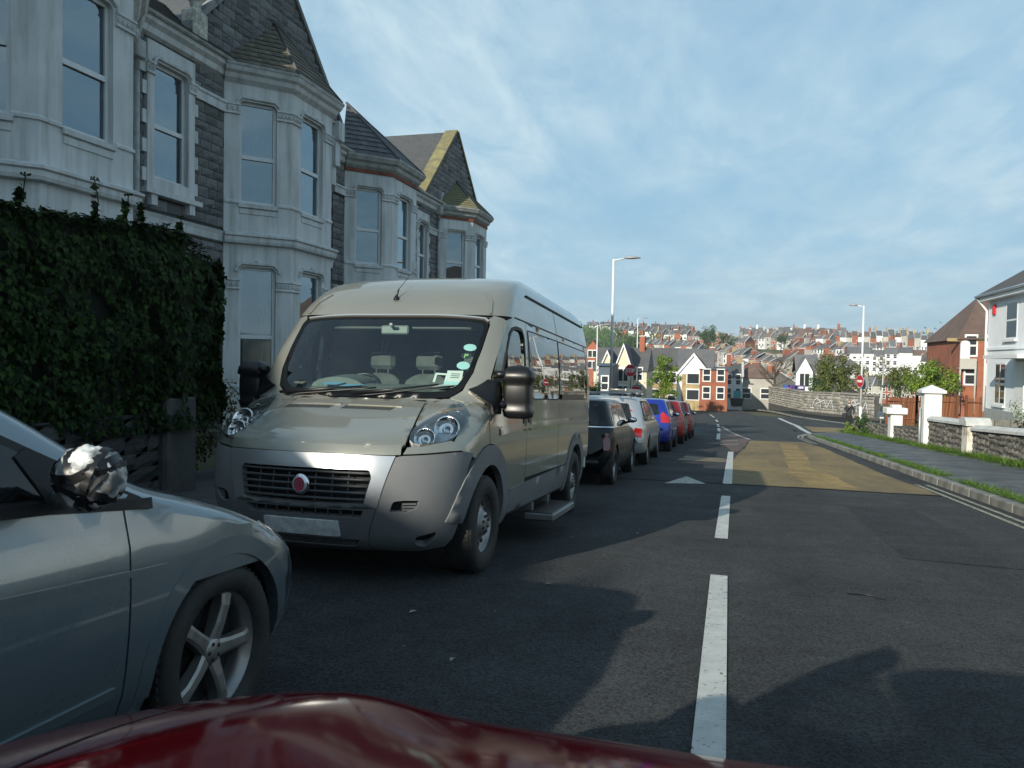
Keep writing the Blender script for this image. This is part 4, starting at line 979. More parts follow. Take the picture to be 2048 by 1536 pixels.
# wipers
mb = MB()
for a, b, c in (((-0.10, 0.425), (0.22, 0.47), (0.60, 0.545)), ((-0.72, 0.43), (-0.4, 0.455), (-0.02, 0.50))):
    P = [vdiag(*q)[0]+vdiag(*q)[1]*0.03 for q in (a, b, c)]; mb.tube(P, [0.014, 0.010, 0.006], 6)
    P = [vdiag(lerp(b[0], c[0], k/4)+0.02, lerp(b[1], c[1], k/4)-0.012)[0]+vdiag(lerp(b[0], c[0], k/4)+0.02, lerp(b[1], c[1], k/4)-0.012)[1]*0.014 for k in range(-3, 6)]; mb.tube(P, 0.007, 5)
vp('wipers', mb, [black_plastic])
mb = MB(); panel(mb, mir([(0, 0.402), (0.53, 0.382), (0.545, 0.40), (0.512, 0.424), (0, 0.408)]), vdiag, sp=0.06, offs=-0.012, thick=0.02); vp('scuttle', mb, [black_plastic])
# ---------------------------------------------------------------- the Victorian terrace on the left
render_w = mat('painted_render', (0.61, 0.63, 0.63), 0.75, col2=(0.47, 0.49, 0.49), scale=1.3, lo=0.42, hi=0.78, detail=8, bump=0.12, bscale=50)
def stain(m, col, sc=(6, 6, 0.5), lo=0.50, hi=0.75, amt=0.55):
    """rain streaks and grime running down the wall"""
    n, l = m.node_tree.nodes, m.node_tree.links; b = n['Principled BSDF']; src = b.inputs['Base Color'].links[0].from_socket
    tc = n.new('ShaderNodeTexCoord'); mp = n.new('ShaderNodeMapping'); mp.inputs['Scale'].default_value = sc; l.new(tc.outputs['Object'], mp.inputs[0])
    nz = n.new('ShaderNodeTexNoise'); nz.inputs['Scale'].default_value = 1.0; nz.inputs['Detail'].default_value = 7; nz.inputs['Roughness'].default_value = 0.65; l.new(mp.outputs[0], nz.inputs['Vector'])
    mr = n.new('ShaderNodeMapRange'); mr.inputs[1].default_value = lo; mr.inputs[2].default_value = hi; mr.inputs[4].default_value = amt; l.new(nz.outputs[0], mr.inputs[0])
    mx = n.new('ShaderNodeMix'); mx.data_type = 'RGBA'; l.new(mr.outputs[0], mx.inputs[0]); l.new(src, mx.inputs[6]); mx.inputs[7].default_value = (*col, 1); l.new(mx.outputs[2], b.inputs['Base Color'])
stain(render_w, (0.20, 0.21, 0.17), lo=0.46, hi=0.72, amt=0.6)
upvc = mat('white_window_frame', (0.68, 0.70, 0.70), 0.4, var=0.04)
limestone = mat('rockfaced_limestone', (0.21, 0.215, 0.21), 0.9, col2=(0.125, 0.13, 0.13), scale=5, lo=0.3, hi=0.7, bump=0.8, bscale=22, obj_rand=0.32)
mortar = mat('dark_mortar', (0.085, 0.085, 0.08), 0.95, var=0.2, scale=6, bump=0.5, bscale=30)
slate = mat('roof_slate', (0.052, 0.056, 0.062), 0.55, col2=(0.085, 0.085, 0.08), scale=2.5, bump=0.35, bscale=25, obj_rand=0.30)
mossy = mat('lichened_stone', (0.24, 0.22, 0.09), 0.95, col2=(0.13, 0.125, 0.085), scale=5, lo=0.3, hi=0.65, bump=0.9, bscale=20, obj_rand=0.12)
sunlit_lich_slate = mat('sunlit_lichened_slate', (0.17, 0.145, 0.095), 0.85, col2=(0.075, 0.072, 0.065), scale=3.0, lo=0.4, hi=0.62, bump=0.5, bscale=20, obj_rand=0.2)  # lichened slates, their sunlit tan put into the colour
gutter_m = mat('gutter_paint', (0.42, 0.44, 0.43), 0.5, col2=(0.22, 0.23, 0.21), scale=5, lo=0.35, hi=0.7)
redbrick = mat('red_brick_course', (0.26, 0.085, 0.05), 0.85, var=0.25, scale=8)
house_glass = glass('house_glass', (0.34, 0.38, 0.40), refl_col=(0.78, 0.92, 1.0), dark=0.14, gain=2.0)   # double glazing: four faces reflect
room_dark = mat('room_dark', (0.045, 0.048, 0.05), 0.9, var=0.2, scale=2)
curtain_m = mat('net_curtain', (0.08, 0.095, 0.095), 0.9, var=0.15, scale=9, stretch=(1, 1, 0.2))
curtain_y = mat('yellow_curtain', (0.36, 0.35, 0.20), 0.9, var=0.15, scale=6)
blind_blue = mat('pale_blue_blind', (0.07, 0.20, 0.42), 0.8, var=0.08, scale=4)
def stone_mesh(i):
    """rock-faced block, unit size, face towards +x"""
    rnd = random.Random(i); mb = MB(); n = 3; vs = []; fs = []
    for a in range(n+1):
        for b in range(n+1):
            e = a in (0, n) or b in (0, n); vs.append((0.0 if e else rnd.uniform(0.35, 1.0), a/n-0.5 + (0 if e else rnd.uniform(-.06, .06)), b/n-0.5 + (0 if e else rnd.uniform(-.06, .06))))
    for a in range(n):
        for b in range(n): k = a*(n+1)+b; fs.append((k, k+n+1, k+n+2, k+1))
    mb.add(vs, fs); m = n+1
    ring = [k*m for k in range(m)] + [n*m+k for k in range(1, m)] + [k*m+n for k in range(n-1, -1, -1)] + [k for k in range(n-1, 0, -1)]
    back = [(-1.2, vs[k][1]*0.98, vs[k][2]*0.98) for k in ring]; b0 = len(mb.v); mb.v += back
    for i_ in range(len(ring)): j = (i_+1) % len(ring); mb.f.append((ring[i_], ring[j], b0+j, b0+i_)); mb.m.append(0); mb.sm.append(False)
    return mb.mesh('stone', limestone)
STONES = [stone_mesh(i) for i in range(7)]
def lay_stones(parent, x, y0, y1, z0, z1, course=0.165, lmin=0.20, lmax=0.46, skip=None, meshes=None, depth=0.035, face=1, rnd=None, rubble=0.0, gap=0.012):
    """courses of separate blocks on a wall face at x; skip(y, z) tells where no stone goes"""
    rnd = rnd or random.Random(int(y0*10)); meshes = meshes or STONES; z = z0; n = 0
    while z < z1-0.02:
        h = course*rnd.uniform(0.82, 1.2); h = min(h, z1-z); y = y0-rnd.uniform(0, 0.2)
        while y < y1:
            L = rnd.uniform(lmin, lmax); a, b = max(y, y0), min(y+L, y1); y += L
            if b-a < 0.05: continue
            if skip:
                # clip against the opening: keep the longest clear stretch
                ok = [not skip(lerp(a, b, t), z+h/2) for t in (0.05, 0.275, 0.5, 0.725, 0.95)]
                if not any(ok): continue
                if not all(ok):
                    st = [i for i, o_ in enumerate(ok) if o_]; a, b = lerp(a, b, max(0, st[0]/5)), lerp(a, b, (st[-1]+1)/5)
                    if b-a < 0.06: continue
            o = bpy.data.objects.new('stone', meshes[rnd.randrange(len(meshes))]); COL.objects.link(o); o.parent = parent
            o.location = Vector((x, (a+b)/2, z+h/2+rnd.uniform(-rubble, rubble))) - origin(parent)
            o.rotation_euler = (rnd.uniform(-1, 1)*0.02 + (math.pi if rnd.random() < .5 else 0) + rnd.uniform(-rubble, rubble)*2, 0, 0 if face > 0 else math.pi)
            o.scale = (depth*rnd.uniform(0.7, 1.3), (b-a)-gap, h-gap); n += 1
        z += h
    return n
def window(parent, A, B, z0, z1, split=0.5, back=0.09, inside=None, top=0.10):
    """sash-like window between plan points A and B (seen from the right side of A->B): frame, two panes, a room behind"""
    A, B = Vector(A), Vector(B); d = (B-A).normalized(); n = Vector((d.y, -d.x)); L = (B-A).length
    def P(u, o, z): q = A+d*u-n*o; return (q.x, q.y, z)
    fw = 0.055; f = MB(); zm = lerp(z0, z1, split)
    def bar(u0, u1, za, zb, o0=back, o1=back+0.06):
        f.add([P(u0, o0, za), P(u1, o0, za), P(u1, o0, zb), P(u0, o0, zb), P(u0, o1, za), P(u1, o1, za), P(u1, o1, zb), P(u0, o1, zb)], [(0,1,2,3),(7,6,5,4),(0,4,5,1),(1,5,6,2),(2,6,7,3),(3,7,4,0)])
    bar(0, fw, z0, z1); bar(L-fw, L, z0, z1); bar(fw, L-fw, z1-fw, z1); bar(fw, L-fw, z0, z0+fw); bar(fw, L-fw, zm-fw*0.7, zm+fw*0.7, back-0.012)
    w = part('window', f, upvc, parent)
    for a, b in ((z0+fw, zm-fw*0.7), (zm+fw*0.7, z1-fw)):
        part('pane', MB().add([P(fw, back+0.03, a), P(L-fw, back+0.03, a), P(L-fw, back+0.03, b), P(fw, back+0.03, b)], [(0, 1, 2, 3)]), house_glass, w)
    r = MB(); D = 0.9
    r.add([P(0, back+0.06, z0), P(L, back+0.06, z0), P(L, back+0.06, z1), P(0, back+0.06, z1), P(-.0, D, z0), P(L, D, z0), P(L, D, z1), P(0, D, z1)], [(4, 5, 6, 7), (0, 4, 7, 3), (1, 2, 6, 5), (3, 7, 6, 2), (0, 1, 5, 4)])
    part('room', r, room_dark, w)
    for kind in (inside or []):
        c = MB(); 
        if kind == 'net':
            n_ = 28; vs = []
            for i in range(n_+1):
                for z in (z0+0.03, zm): vs.append(P(lerp(fw, L-fw, i/n_), back+0.16+0.015*math.sin(i*1.9), z))
            c.add(vs, [(2*i, 2*i+2, 2*i+3, 2*i+1) for i in range(n_)], 0, True); part('curtain', c, curtain_m, w)
        elif kind == 'blind':
            n_ = 24; vs = []
            for i in range(n_+1):
                for z in (zm, z1-fw): vs.append(P(lerp(fw, L-fw, i/n_), back+0.11+(0.012 if i % 2 else 0), z))
            c.add(vs, [(2*i, 2*i+2, 2*i+3, 2*i+1) for i in range(n_)]); part('blind', c, blind_blue, w)
        elif kind == 'fullnet':
            n_ = 28; vs = []
            for i in range(n_+1):
                for z in (z0+0.03, z1-0.02): vs.append(P(lerp(fw, L-fw, i/n_), back+0.16+0.015*math.sin(i*1.9), z))
            c.add(vs, [(2*i, 2*i+2, 2*i+3, 2*i+1) for i in range(n_)], 0, True); part('curtain', c, curtain_m, w)
        elif kind == 'drape':
            n_ = 10; vs = []
            for i in range(n_+1):
                for k in range(9):
                    z = lerp(z0+0.02, z1-fw, k/8); pin = 1-0.35*math.exp(-((k-4)/2.2)**2)
                    vs.append(P(L-fw-0.02-0.26*(1-i/n_)*pin, back+0.13+0.025*math.sin(i*1.7+k*.2), z))
            c.add(vs, [(9*i+k, 9*(i+1)+k, 9*(i+1)+k+1, 9*i+k+1) for i in range(n_) for k in range(8)], 0, True); part('curtain', c, curtain_y, w)
    return w
def arch_face(mb, A, B, z0, z1, ua, ub, za, zb, r=0.12, thick=0.12, mi=0):
    """a flat rendered face from A to B, z0..z1, with a round-shouldered opening ua..ub, za..zb"""
    A, B = Vector(A), Vector(B); d = (B-A).normalized(); n = Vector((d.y, -d.x)); L = (B-A).length
    out = [(0, z0), (L, z0), (L, z1), (0, z1)]
    hole = rpoly([(ua, za), (ub, za), (ub, zb), (ua, zb)], [0, 0, r, r], 5)
    V2, T = fill2d(out, [hole], 5.0)
    def P(p, o): q = A+d*p[0]-n*o; return (q.x, q.y, p[1])
    mb.add([P(v, 0) for v in V2], T, mi)
    hh = hole; m = len(hh)
    mb.add([P(v, 0) for v in hh]+[P(v, thick) for v in hh], [(i, (i+1) % m, m+(i+1) % m, m+i) for i in range(m)], mi)
def hood(mb, A, B, ua, ub, z, r=0.12, key=False):
    """moulded drip hood above an opening"""
    A, B = Vector(A), Vector(B); d = (B-A).normalized(); n = Vector((d.y, -d.x))
    pts = [(ua-0.05, z-r*1.05), (ua-0.045, z-r*0.4), (ua+r*0.35, z+0.035), (ub-r*0.35, z+0.035), (ub+0.045, z-r*0.4), (ub+0.05, z-r*1.05)]
    L = []
    for u, zz in pts: q = A+d*u+n*0.0; L.append(Vector((q.x, q.y, zz)))
    N = Vector((n.x, n.y, 0))
    for i in range(len(L)-1):
        a, b = L[i], L[i+1]; t = (b-a).normalized(); up = N.cross(t).normalized()
        if up.z < 0 and abs(t.z) < 0.9: up = -up
        w_ = 0.032
        mb.add([a-up*w_, b-up*w_, b-up*w_*0.4+N*0.05, a-up*w_*0.4+N*0.05, a+up*w_, b+up*w_, b+up*w_+N*0.055, a+up*w_+N*0.055], [(0, 1, 2, 3), (3, 2, 6, 7), (7, 6, 5, 4), (0, 3, 7, 4), (1, 5, 6, 2)])
    if key:
        u = (ua+ub)/2; q = A+d*u; c = Vector((q.x, q.y, z+0.06)); mb.box(c-Vector((0.04, 0.04, 0.04)), c+Vector((0.05, 0.04, 0.05)))
def capital(mb, pth, z, h=0.21):
    """foliate capital wrapped round a pier: plan path pth, mouldings and a row of leaves"""
    mb.sweep([(0.0, z+h), (0.055, z+h), (0.06, z+h-0.03), (0.035, z+h-0.05), (0.02, z+0.05), (0.035, z+0.035), (0.04, z+0.012), (0.0, z)], pth)
    for a, b in zip(pth, pth[1:]):
        a, b = Vector(a), Vector(b); L = (b-a).length; n = max(1, int(L/0.075)); d = (b-a).normalized(); nn = Vector((d.y, -d.x))
        for k in range(n):
            c = a+d*L*(k+0.5)/n+nn*0.045; s_ = 0.028
            mb.add([(c.x-d.x*s_, c.y-d.y*s_, z+h*0.40), (c.x+nn.x*0.025, c.y+nn.y*0.025, z+h*0.34), (c.x+d.x*s_, c.y+d.y*s_, z+h*0.40), (c.x+nn.x*0.03, c.y+nn.y*0.03, z+h*0.60), (c.x-d.x*0.012, c.y-d.y*0.012, z+h*0.72)], [(0, 1, 3), (1, 2, 3), (0, 3, 4), (3, 2, 4)])
XW, XB = -9.5, -8.6
CAN = 0.95
def bay(root, y0, y1, zs, zg, winA, winB, stringz, base, gut_col=False, gf=None, piers=True):
    """two-storey canted bay: near cant, front, far cant. zs: levels"""
    P0, P1, P2, P3 = (XW, y0-CAN), (XB, y0), (XB, y1), (XW, y1+CAN)
    wt, wb, ct, top = zs['wt'], zs['wb'], zs['cap'], zs['top']
    w = MB(); faces = [(P0, P1), (P1, P2), (P2, P3)]
    st = stringz
    for i, (a, b) in enumerate(faces):
        L = (Vector(b)-Vector(a)).length; m = 0.27 if i == 1 else 0.34; hw = (0.36 if i == 1 else 0.34)
        ua, ub = L/2-hw-0.02, L/2+hw+0.02
        if i == 1: ua, ub = 0.22, L-0.62+0.02
        if i == 1: ua, ub = L/2-0.45, L/2+0.43
        arch_face(w, a, b, st, top, ua, ub, wb, wt); arch_face(w, a, b, base, st, ua, ub, base+0.9, st-0.52)
        A2, B2 = Vector(a)+(Vector(b)-Vector(a)).normalized()*ua, Vector(a)+(Vector(b)-Vector(a)).normalized()*ub
        if i < 2:
            window(root, A2, B2, wb, wt, 0.46, inside=winA[i]); window(root, A2, B2, base+0.9, st-0.52, 0.42, inside=winB[i])
            d = MB(); hood(d, a, b, ua, ub, wt+0.02); hood(d, a, b, ua, ub, st-0.50, key=True)
            dd = (Vector(b)-Vector(a)).normalized(); nn = Vector((dd.y, -dd.x)); q0, q1 = Vector(a)+dd*(ua-0.02), Vector(a)+dd*(ub+0.02)
            d.sweep([(0, wb-0.10), (0.05, wb-0.09), (0.055, wb-0.02), (0, wb)], [q0, q1]); d.sweep([(0, wb-0.22), (0.02, wb-0.21), (0.02, wb-0.12), (0, wb-0.11)], [q0+dd*0.03, q1-dd*0.03])
            part('window_surround', d, render_w, root)
    w.add([(P0[0], P0[1], top), (P1[0], P1[1], top), (P2[0], P2[1], top), (P3[0], P3[1], top)], [(0, 1, 2, 3)])
    part('bay_wall', w, render_w, root)
    # piers: capitals and bases at the corners
    for lev, zc in ((wb, ct), (base+0.9, st-0.98)):
        c = MB(); a, b, c_, d_ = [Vector(p) for p in (P0, P1, P2, P3)]
        u = (b-a).normalized(); v = (c_-b).normalized(); x = (d_-c_).normalized()
        for pth in ([a+u*0.02, a+u*0.30], [b-u*0.30, b, b+v*0.34], [c_-v*0.36, c_, c_+x*0.30]):
            capital(c, pth, zc); c.sweep([(0, lev-0.02), (0.028, lev-0.02), (0.030, lev+0.02), (0.0, lev+0.05)], pth)
        part('capital', c, render_w, root)
    path = [P0, P1, P2, P3]
    s = MB(); s.sweep([(0, st-0.09), (0.10, st-0.07), (0.12, st-0.02), (0.12, st+0.05), (0.16, st+0.07), (0.16, st+0.11), (0.0, st+0.17)], path); part('string_course', s, render_w, root)
    s = MB(); s.sweep([(0, top-0.20), (0.05, top-0.16), (0.10, top-0.12), (0.13, top-0.04), (0.20, top+0.0), (0.24, top+0.08), (0.0, top+0.12)], path); part('cornice', s, render_w if not gut_col else gutter_m, root)
    if gut_col: s = MB(); s.sweep([(0, top-0.28), (0.035, top-0.28), (0.035, top-0.20), (0, top-0.20)], path); part('brick_course', s, redbrick, root)
    g = MB(); prof = [(0.19+0.065*math.cos(t), top+0.115+0.065*math.sin(t)) for t in [math.pi+math.pi*k/6 for k in range(7)]] + [(0.25, top+0.13), (0.13, top+0.13)]
    g.sweep(prof, [(P0[0]-0.0, P0[1])] + path[1:3] + [P3]); part('gutter', g, gutter_m, root)
def slates(root, corners, rows, wid, m=slate, lift=0.012, cut=None, rnd=None, name='slate', limit=None):
    """lay single slates on the sloping quad corners = (low0, low1, high1, high0); cut(u, v) keeps only wanted ones"""
    rnd = rnd or random.Random(5); l0, l1, h1, h0 = [Vector(c) for c in corners]; N = (l1-l0).cross(h0-l0).normalized()
    if N.z < 0: N = -N
    hgt = (h0-l0).length; me = {}
    for r in range(rows):
        va, vb = r/rows, (r+1.25)/rows; a = l0.lerp(h0, va); b = l1.lerp(h1, va); Lr = (b-a).length; n = max(1, int(Lr/wid+0.5)); off = 0.5 if r % 2 else 0.0
        for k in range(n+1):
            u0, u1 = max(0, (k-off)/n), min(1, (k+1-off)/n)
            if u1-u0 < 0.05/max(0.3, Lr): continue
            if cut and not cut((u0+u1)/2, (r+0.5)/rows): continue
            q = []
            for u, v, t in ((u0, va, lift*2.1), (u1, va, lift*2.1), (u1, min(1.0, vb), lift*0.4), (u0, min(1.0, vb), lift*0.4)):
                p = l0.lerp(l1, u).lerp(h0.lerp(h1, u), v); q.append(p+N*(t+rnd.uniform(0, 0.004)))
            c = (q[0]+q[1]+q[2]+q[3])/4; dr = (q[1]-q[0]).normalized()*0.003
            q[0] += dr; q[3] += dr; q[1] -= dr; q[2] -= dr
            mb = MB(); mb.add([p-c for p in q]+[p-c-N*0.008 for p in q], [(0, 1, 2, 3), (0, 4, 5, 1), (1, 5, 6, 2), (3, 7, 4, 0)])
            o = bpy.data.objects.new(name, mb.mesh(name, m)); COL.objects.link(o); o.parent = root; o.location = c-origin(root)
def slope(root, corners, m=slate, name='roof', t=0.05):
    l0, l1, h1, h0 = [Vector(c) for c in corners]; N = (l1-l0).cross(h0-l0).normalized(); N = N if N.z > 0 else -N
    return part(name, MB().add([l0, l1, h1, h0]+[p-N*t for p in (l0, l1, h1, h0)], [(0,1,2,3),(4,7,6,5),(0,4,5,1),(1,5,6,2),(2,6,7,3),(3,7,4,0)]), m, root)
slate_far = mat('slate_courses', (0.05, 0.054, 0.06), 0.55, col2=(0.085, 0.085, 0.08), scale=6, bump=0.5, bscale=12, stretch=(1, 1, 3))
def bay_roof(root, y0, y1, top, apex_z, m=slate, real=True, lit=True, xa=XW-0.05):
    o = 0.20; yc = (y0+y1)/2
    E = [(XW, y0-CAN-o*0.9), (XB+o, y0-o*0.45), (XB+o, y1+o*0.45), (XW, y1+CAN+o*0.9)]; z = top+0.13; ap = Vector((xa, yc, apex_z))
    base = MB()
    for a, b in zip(E, E[1:]):
        base.add([(a[0], a[1], z), (b[0], b[1], z), ap], [(0, 1, 2)])
    rb = part('bay_roof', base, slate_far, root)
    if real:
        for i, (a, b) in enumerate(zip(E, E[1:])):
            if i == 2: continue
            A, B = Vector((*a, z)), Vector((*b, z)); h = 0.998
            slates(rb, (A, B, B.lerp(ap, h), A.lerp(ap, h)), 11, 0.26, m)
    for a in E[1:3]:
        part('hip_roll', MB().tube([Vector((*a, z+0.02)), ap+Vector((0, 0, 0.03))], 0.035, 6), mat('hip_lead', (0.09, 0.09, 0.09), 0.6, var=0.2), rb)
    return rb

LV = dict(wt=6.27, wb=4.28, cap=5.98, top=6.78)
def terrace_house(name, label, bay_y, wall_y, lv, st, base, apex, gable=None, win=None, real=True, brickcourse=False, wallwin=None, winB=None, ridge_y=None, stone=True, hip=None, cope=False, back=-19.0):
    y0, y1 = bay_y; wa, wb_ = wall_y
    root = thing(name, label, 'house', (XW, (y0+y1)/2, base))
    top = lv['top']; gut = lv['top']+0.16
    bay(root, y0, y1, lv, gut, win or ([], []), winB or ([], []), st, base, brickcourse)
    # main front wall (mortar plane), flank walls and back
    holes = []
    w = MB(); xw0, xw1 = XW-0.35, XW-0.03
    if wallwin:
        za_, zb2_ = lv['wb']-0.02, lv['wt']+0.02; w.box((xw0, wa, base-1.0), (xw1, wallwin[0]-.02, gut)); w.box((xw0, wallwin[1]+.02, base-1.0), (xw1, wb_, gut)); w.box((xw0, wallwin[0]-.02, base-1.0), (xw1, wallwin[1]+.02, za_)); w.box((xw0, wallwin[0]-.02, zb2_), (xw1, wallwin[1]+.02, gut))
    else: w.box((xw0, wa, base-1.0), (xw1, wb_, gut))
    
    body = part('wall', w, mortar, root, split=False)
    if wallwin:
        ya, yb = wallwin; o = MB(); W0, W1 = lv['wb'], lv['wt']-0.03
        # rendered surround with toothed quoins standing on the stone
        arch_face(o, (XW+0.06, ya-0.17), (XW+0.06, yb+0.17), W0-0.22, W1+0.32, 0.17, 0.17+yb-ya, W0, W1, thick=0.16)
        o.box((XW-0.03, ya-0.17, W0-0.22), (XW+0.055, ya-0.168, W1+0.32)); o.box((XW-0.03, yb+0.168, W0-0.22), (XW+0.055, yb+0.17, W1+0.32)); o.box((XW-0.03, ya-0.17, W1+0.315), (XW+0.06, yb+0.17, W1+0.32))
        z = W0-0.1; i = 0
        while z < lv['cap']-0.1:
            if i % 2 == 0: o.box((XW-0.03, ya-0.27, z), (XW+0.050, ya-0.168, z+0.22)); o.box((XW-0.03, yb+0.168, z), (XW+0.050, yb+0.27, z+0.22))
            z += 0.24; i += 1
        o.box((XW-0.03, ya-0.28, W0-0.30), (XW+0.15, yb+0.28, W0-0.215)); o.box((XW-0.03, ya-0.12, W0-0.48), (XW+0.11, ya+0.02, W0-0.30)); o.box((XW-0.03, yb-0.02, W0-0.48), (XW+0.11, yb+0.12, W0-0.30))
        hood(o, (XW+0.06, ya-0.17), (XW+0.06, yb+0.17), 0.17, 0.17+yb-ya, W1+0.02)
        part('window_surround', o, render_w, root); window(root, (XW+0.05, ya), (XW+0.05, yb), W0, W1, 0.46)
        c = MB(); capital(c, [(XW+0.055, ya-0.20), (XW+0.055, ya-0.0)], lv['cap']); capital(c, [(XW+0.055, yb+0.0), (XW+0.055, yb+0.20)], lv['cap']); part('capital', c, render_w, root)
    bands = [(wa, y0-CAN), (y1+CAN, wb_)]
    s = MB()
    for a, b in bands:
        if b-a < 0.15: continue
        segs = [(a, b)]
        if wallwin and a < wallwin[0] < b: segs = [(a, wallwin[0]-0.2), (wallwin[1]+0.2, b)]
        for p, q in segs:
            if q-p > 0.05: s.sweep([(-0.03, lv['cap']), (0.05, lv['cap']), (0.055, lv['cap']+0.14), (0.085, lv['cap']+0.17), (0.085, lv['cap']+0.21), (-0.03, lv['cap']+0.23)], [(XW, p), (XW, q)])
        s.sweep([(-0.03, st-0.09), (0.03, st-0.07), (0.05, st+0.05), (0.08, st+0.11), (-0.03, st+0.15)], [(XW, a), (XW, b)])
        s.sweep([(-0.03, gut-0.30), (0.04, gut-0.26), (0.06, gut-0.16), (0.14, gut-0.10), (0.16, gut-0.02), (-0.03, gut-0.01)], [(XW, a), (XW, b)])
    if s.v: part('wall_band', s, render_w, root)
    for a, b in bands:
        if b-a < 0.15: continue
        g = MB(); g.sweep([(0.17+0.065*math.cos(t), gut+0.03+0.065*math.sin(t)) for t in [math.pi+math.pi*k/6 for k in range(7)]] + [(0.23, gut+0.045), (0.11, gut+0.045)], [(XW, a-0.1), (XW, b+0.1)]); part('gutter', g, gutter_m, root)
        if stone:
            def skip(y, z, ww=wallwin):
                if ww and ww[0]-0.2 < y < ww[1]+0.2 and lv['wb']-0.32 < z < lv['wt']+0.3: return True
                return lv['cap']-0.02 < z < lv['cap']+0.22 or st-0.1 < z < st+0.14
            lay_stones(body, XW, a, b, stone, gut-0.28, skip=skip)
    # main roof: front slope up to a ridge, back slope
    rz = gut+2.75; xr = XW-3.4; ra, rb = wa, wb_
    slope(root, ((XW+0.22, ra, gut+0.02), (XW+0.22, rb, gut+0.02), (xr, rb, rz), (xr, ra, rz)), slate_far); slope(root, ((back, ra, gut), (back, rb, gut), (xr, rb, rz), (xr, ra, rz)), slate_far)
    part('rear_wall', MB().prism([(XW-0.36, base-1), (back+0.3, base-1), (back+0.3, gut), (xr, rz-0.12), (XW-0.36, gut)], 'y', wa+0.02, wb_-0.02), mortar, root)
    part('ridge_tiles', MB().prism([(xr-0.14, rz-0.06), (xr, rz+0.05), (xr+0.14, rz-0.06)], 'y', ra, rb), mat('ridge_clay', (0.20, 0.17, 0.13), 0.9, var=0.2, scale=3), root)
    if real == 'near':
        for a, b in bands:
            if b-a > 1: slates(root, ((XW+0.24, a-0.3, gut+0.02), (XW+0.24, b+0.25, gut+0.02), (xr, b+0.25, rz), (xr, a-0.3, rz)), 20, 0.30, cut=lambda u, v: v < 0.45)
    if gable:
        gy0, gy1, ga = gable; yc = (gy0+gy1)/2; gp = MB(); gp.prism([(gy0, gut-0.05), (gy1, gut-0.05), (yc, ga)], 'x', XW-0.30, XW-0.03); gwall = part('gable', gp, mortar, root)
        k = (gy1-gy0)/2/(ga-gut)
        lay_stones(gwall, XW, gy0, gy1, gut, ga-0.1, course=0.17, skip=lambda y, z: abs(y-yc) > (ga-z)*k-0.04 or (z < apex and abs(y-yc) < (apex-z)/(apex-top)*1.55), rnd=random.Random(int(ga*100)))
        # saddle roof behind the gable, coping stones on its edge
        slope(root, ((XW-0.05, gy0-0.12, gut-0.06), (XW-3.6, gy0-0.12, gut-0.06), (XW-3.6, yc, ga+0.02), (XW-0.05, yc, ga+0.02)), slate_far, 'gable_roof'); slope(root, ((XW-0.05, gy1+0.12, gut-0.06), (XW-3.6, gy1+0.12, gut-0.06), (XW-3.6, yc, ga+0.02), (XW-0.05, yc, ga+0.02)), slate_far, 'gable_roof')
        n = 6
        for side, ye in ((-1, gy0), (1, gy1)):
            for i in range(n):
                a0, a1 = i/n, (i+0.985)/n; p = Vector((0, lerp(ye, yc, a0), lerp(gut-0.02, ga, a0))); q = Vector((0, lerp(ye, yc, a1), lerp(gut-0.02, ga, a1)))
                t = (q-p).normalized(); up = Vector((0, -t.z*side*-1, abs(t.y))).normalized(); up = Vector((0, side*abs(t.z), abs(t.y))).normalized()
                wx = (0.42 if cope else 0.16); mb = MB(); x0, x1 = XW-wx, XW+0.05
                mb.add([(x0, p.y, p.z), (x1, p.y, p.z), (x1, q.y, q.z), (x0, q.y, q.z)] + [(x, v.y+up.y*0.10, v.z+up.z*0.10) for x, v in ((x0, p), (x1, p), (x1, q), (x0, q))], [(0,3,2,1),(4,5,6,7),(0,1,5,4),(1,2,6,5),(2,3,7,6),(3,0,4,7)])
                part('coping_stone', mb, mossy if cope else limestone, root)
    bay_roof(root, y0, y1, top, apex, m=(sunlit_lich_slate if real == 'near' else slate if not cope else mossy) if real else slate, real=bool(real), xa=XW-0.05 if gable else XW-0.9)
    return root
LV2 = dict(wt=5.66, wb=3.70, cap=5.38, top=6.33)
hA = terrace_house('terraced_house', 'nearest white bay-fronted terraced house, cut by the left edge above the ivy hedge', (8.0, 9.64), (4.9, 10.62), LV, 3.55, -0.15, 8.4, real=False, stone=False, gable=(6.0, 10.9, 9.3))
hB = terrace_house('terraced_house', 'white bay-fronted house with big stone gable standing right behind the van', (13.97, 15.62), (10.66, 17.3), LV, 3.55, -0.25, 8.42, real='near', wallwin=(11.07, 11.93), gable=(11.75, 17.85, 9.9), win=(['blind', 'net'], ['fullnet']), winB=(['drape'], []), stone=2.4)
hC = terrace_house('terraced_house', 'white bay-fronted house with dark hipped slate roof between the two gabled houses', (18.88, 20.5), (17.34, 22.3), LV2, 2.95, -0.95, 8.35, real='hip', brickcourse=True, stone=3.2, win=([], ['fullnet']))
hD = terrace_house('terraced_house', 'farthest bay-fronted house of the terrace, with lichen-yellow gable coping', (25.55, 27.15), (22.34, 28.7), LV2, 2.95, -1.3, 7.65, real='far', brickcourse=True, stone=3.4, wallwin=(22.75, 23.45), gable=(23.2, 29.4, 9.4), cope=True)
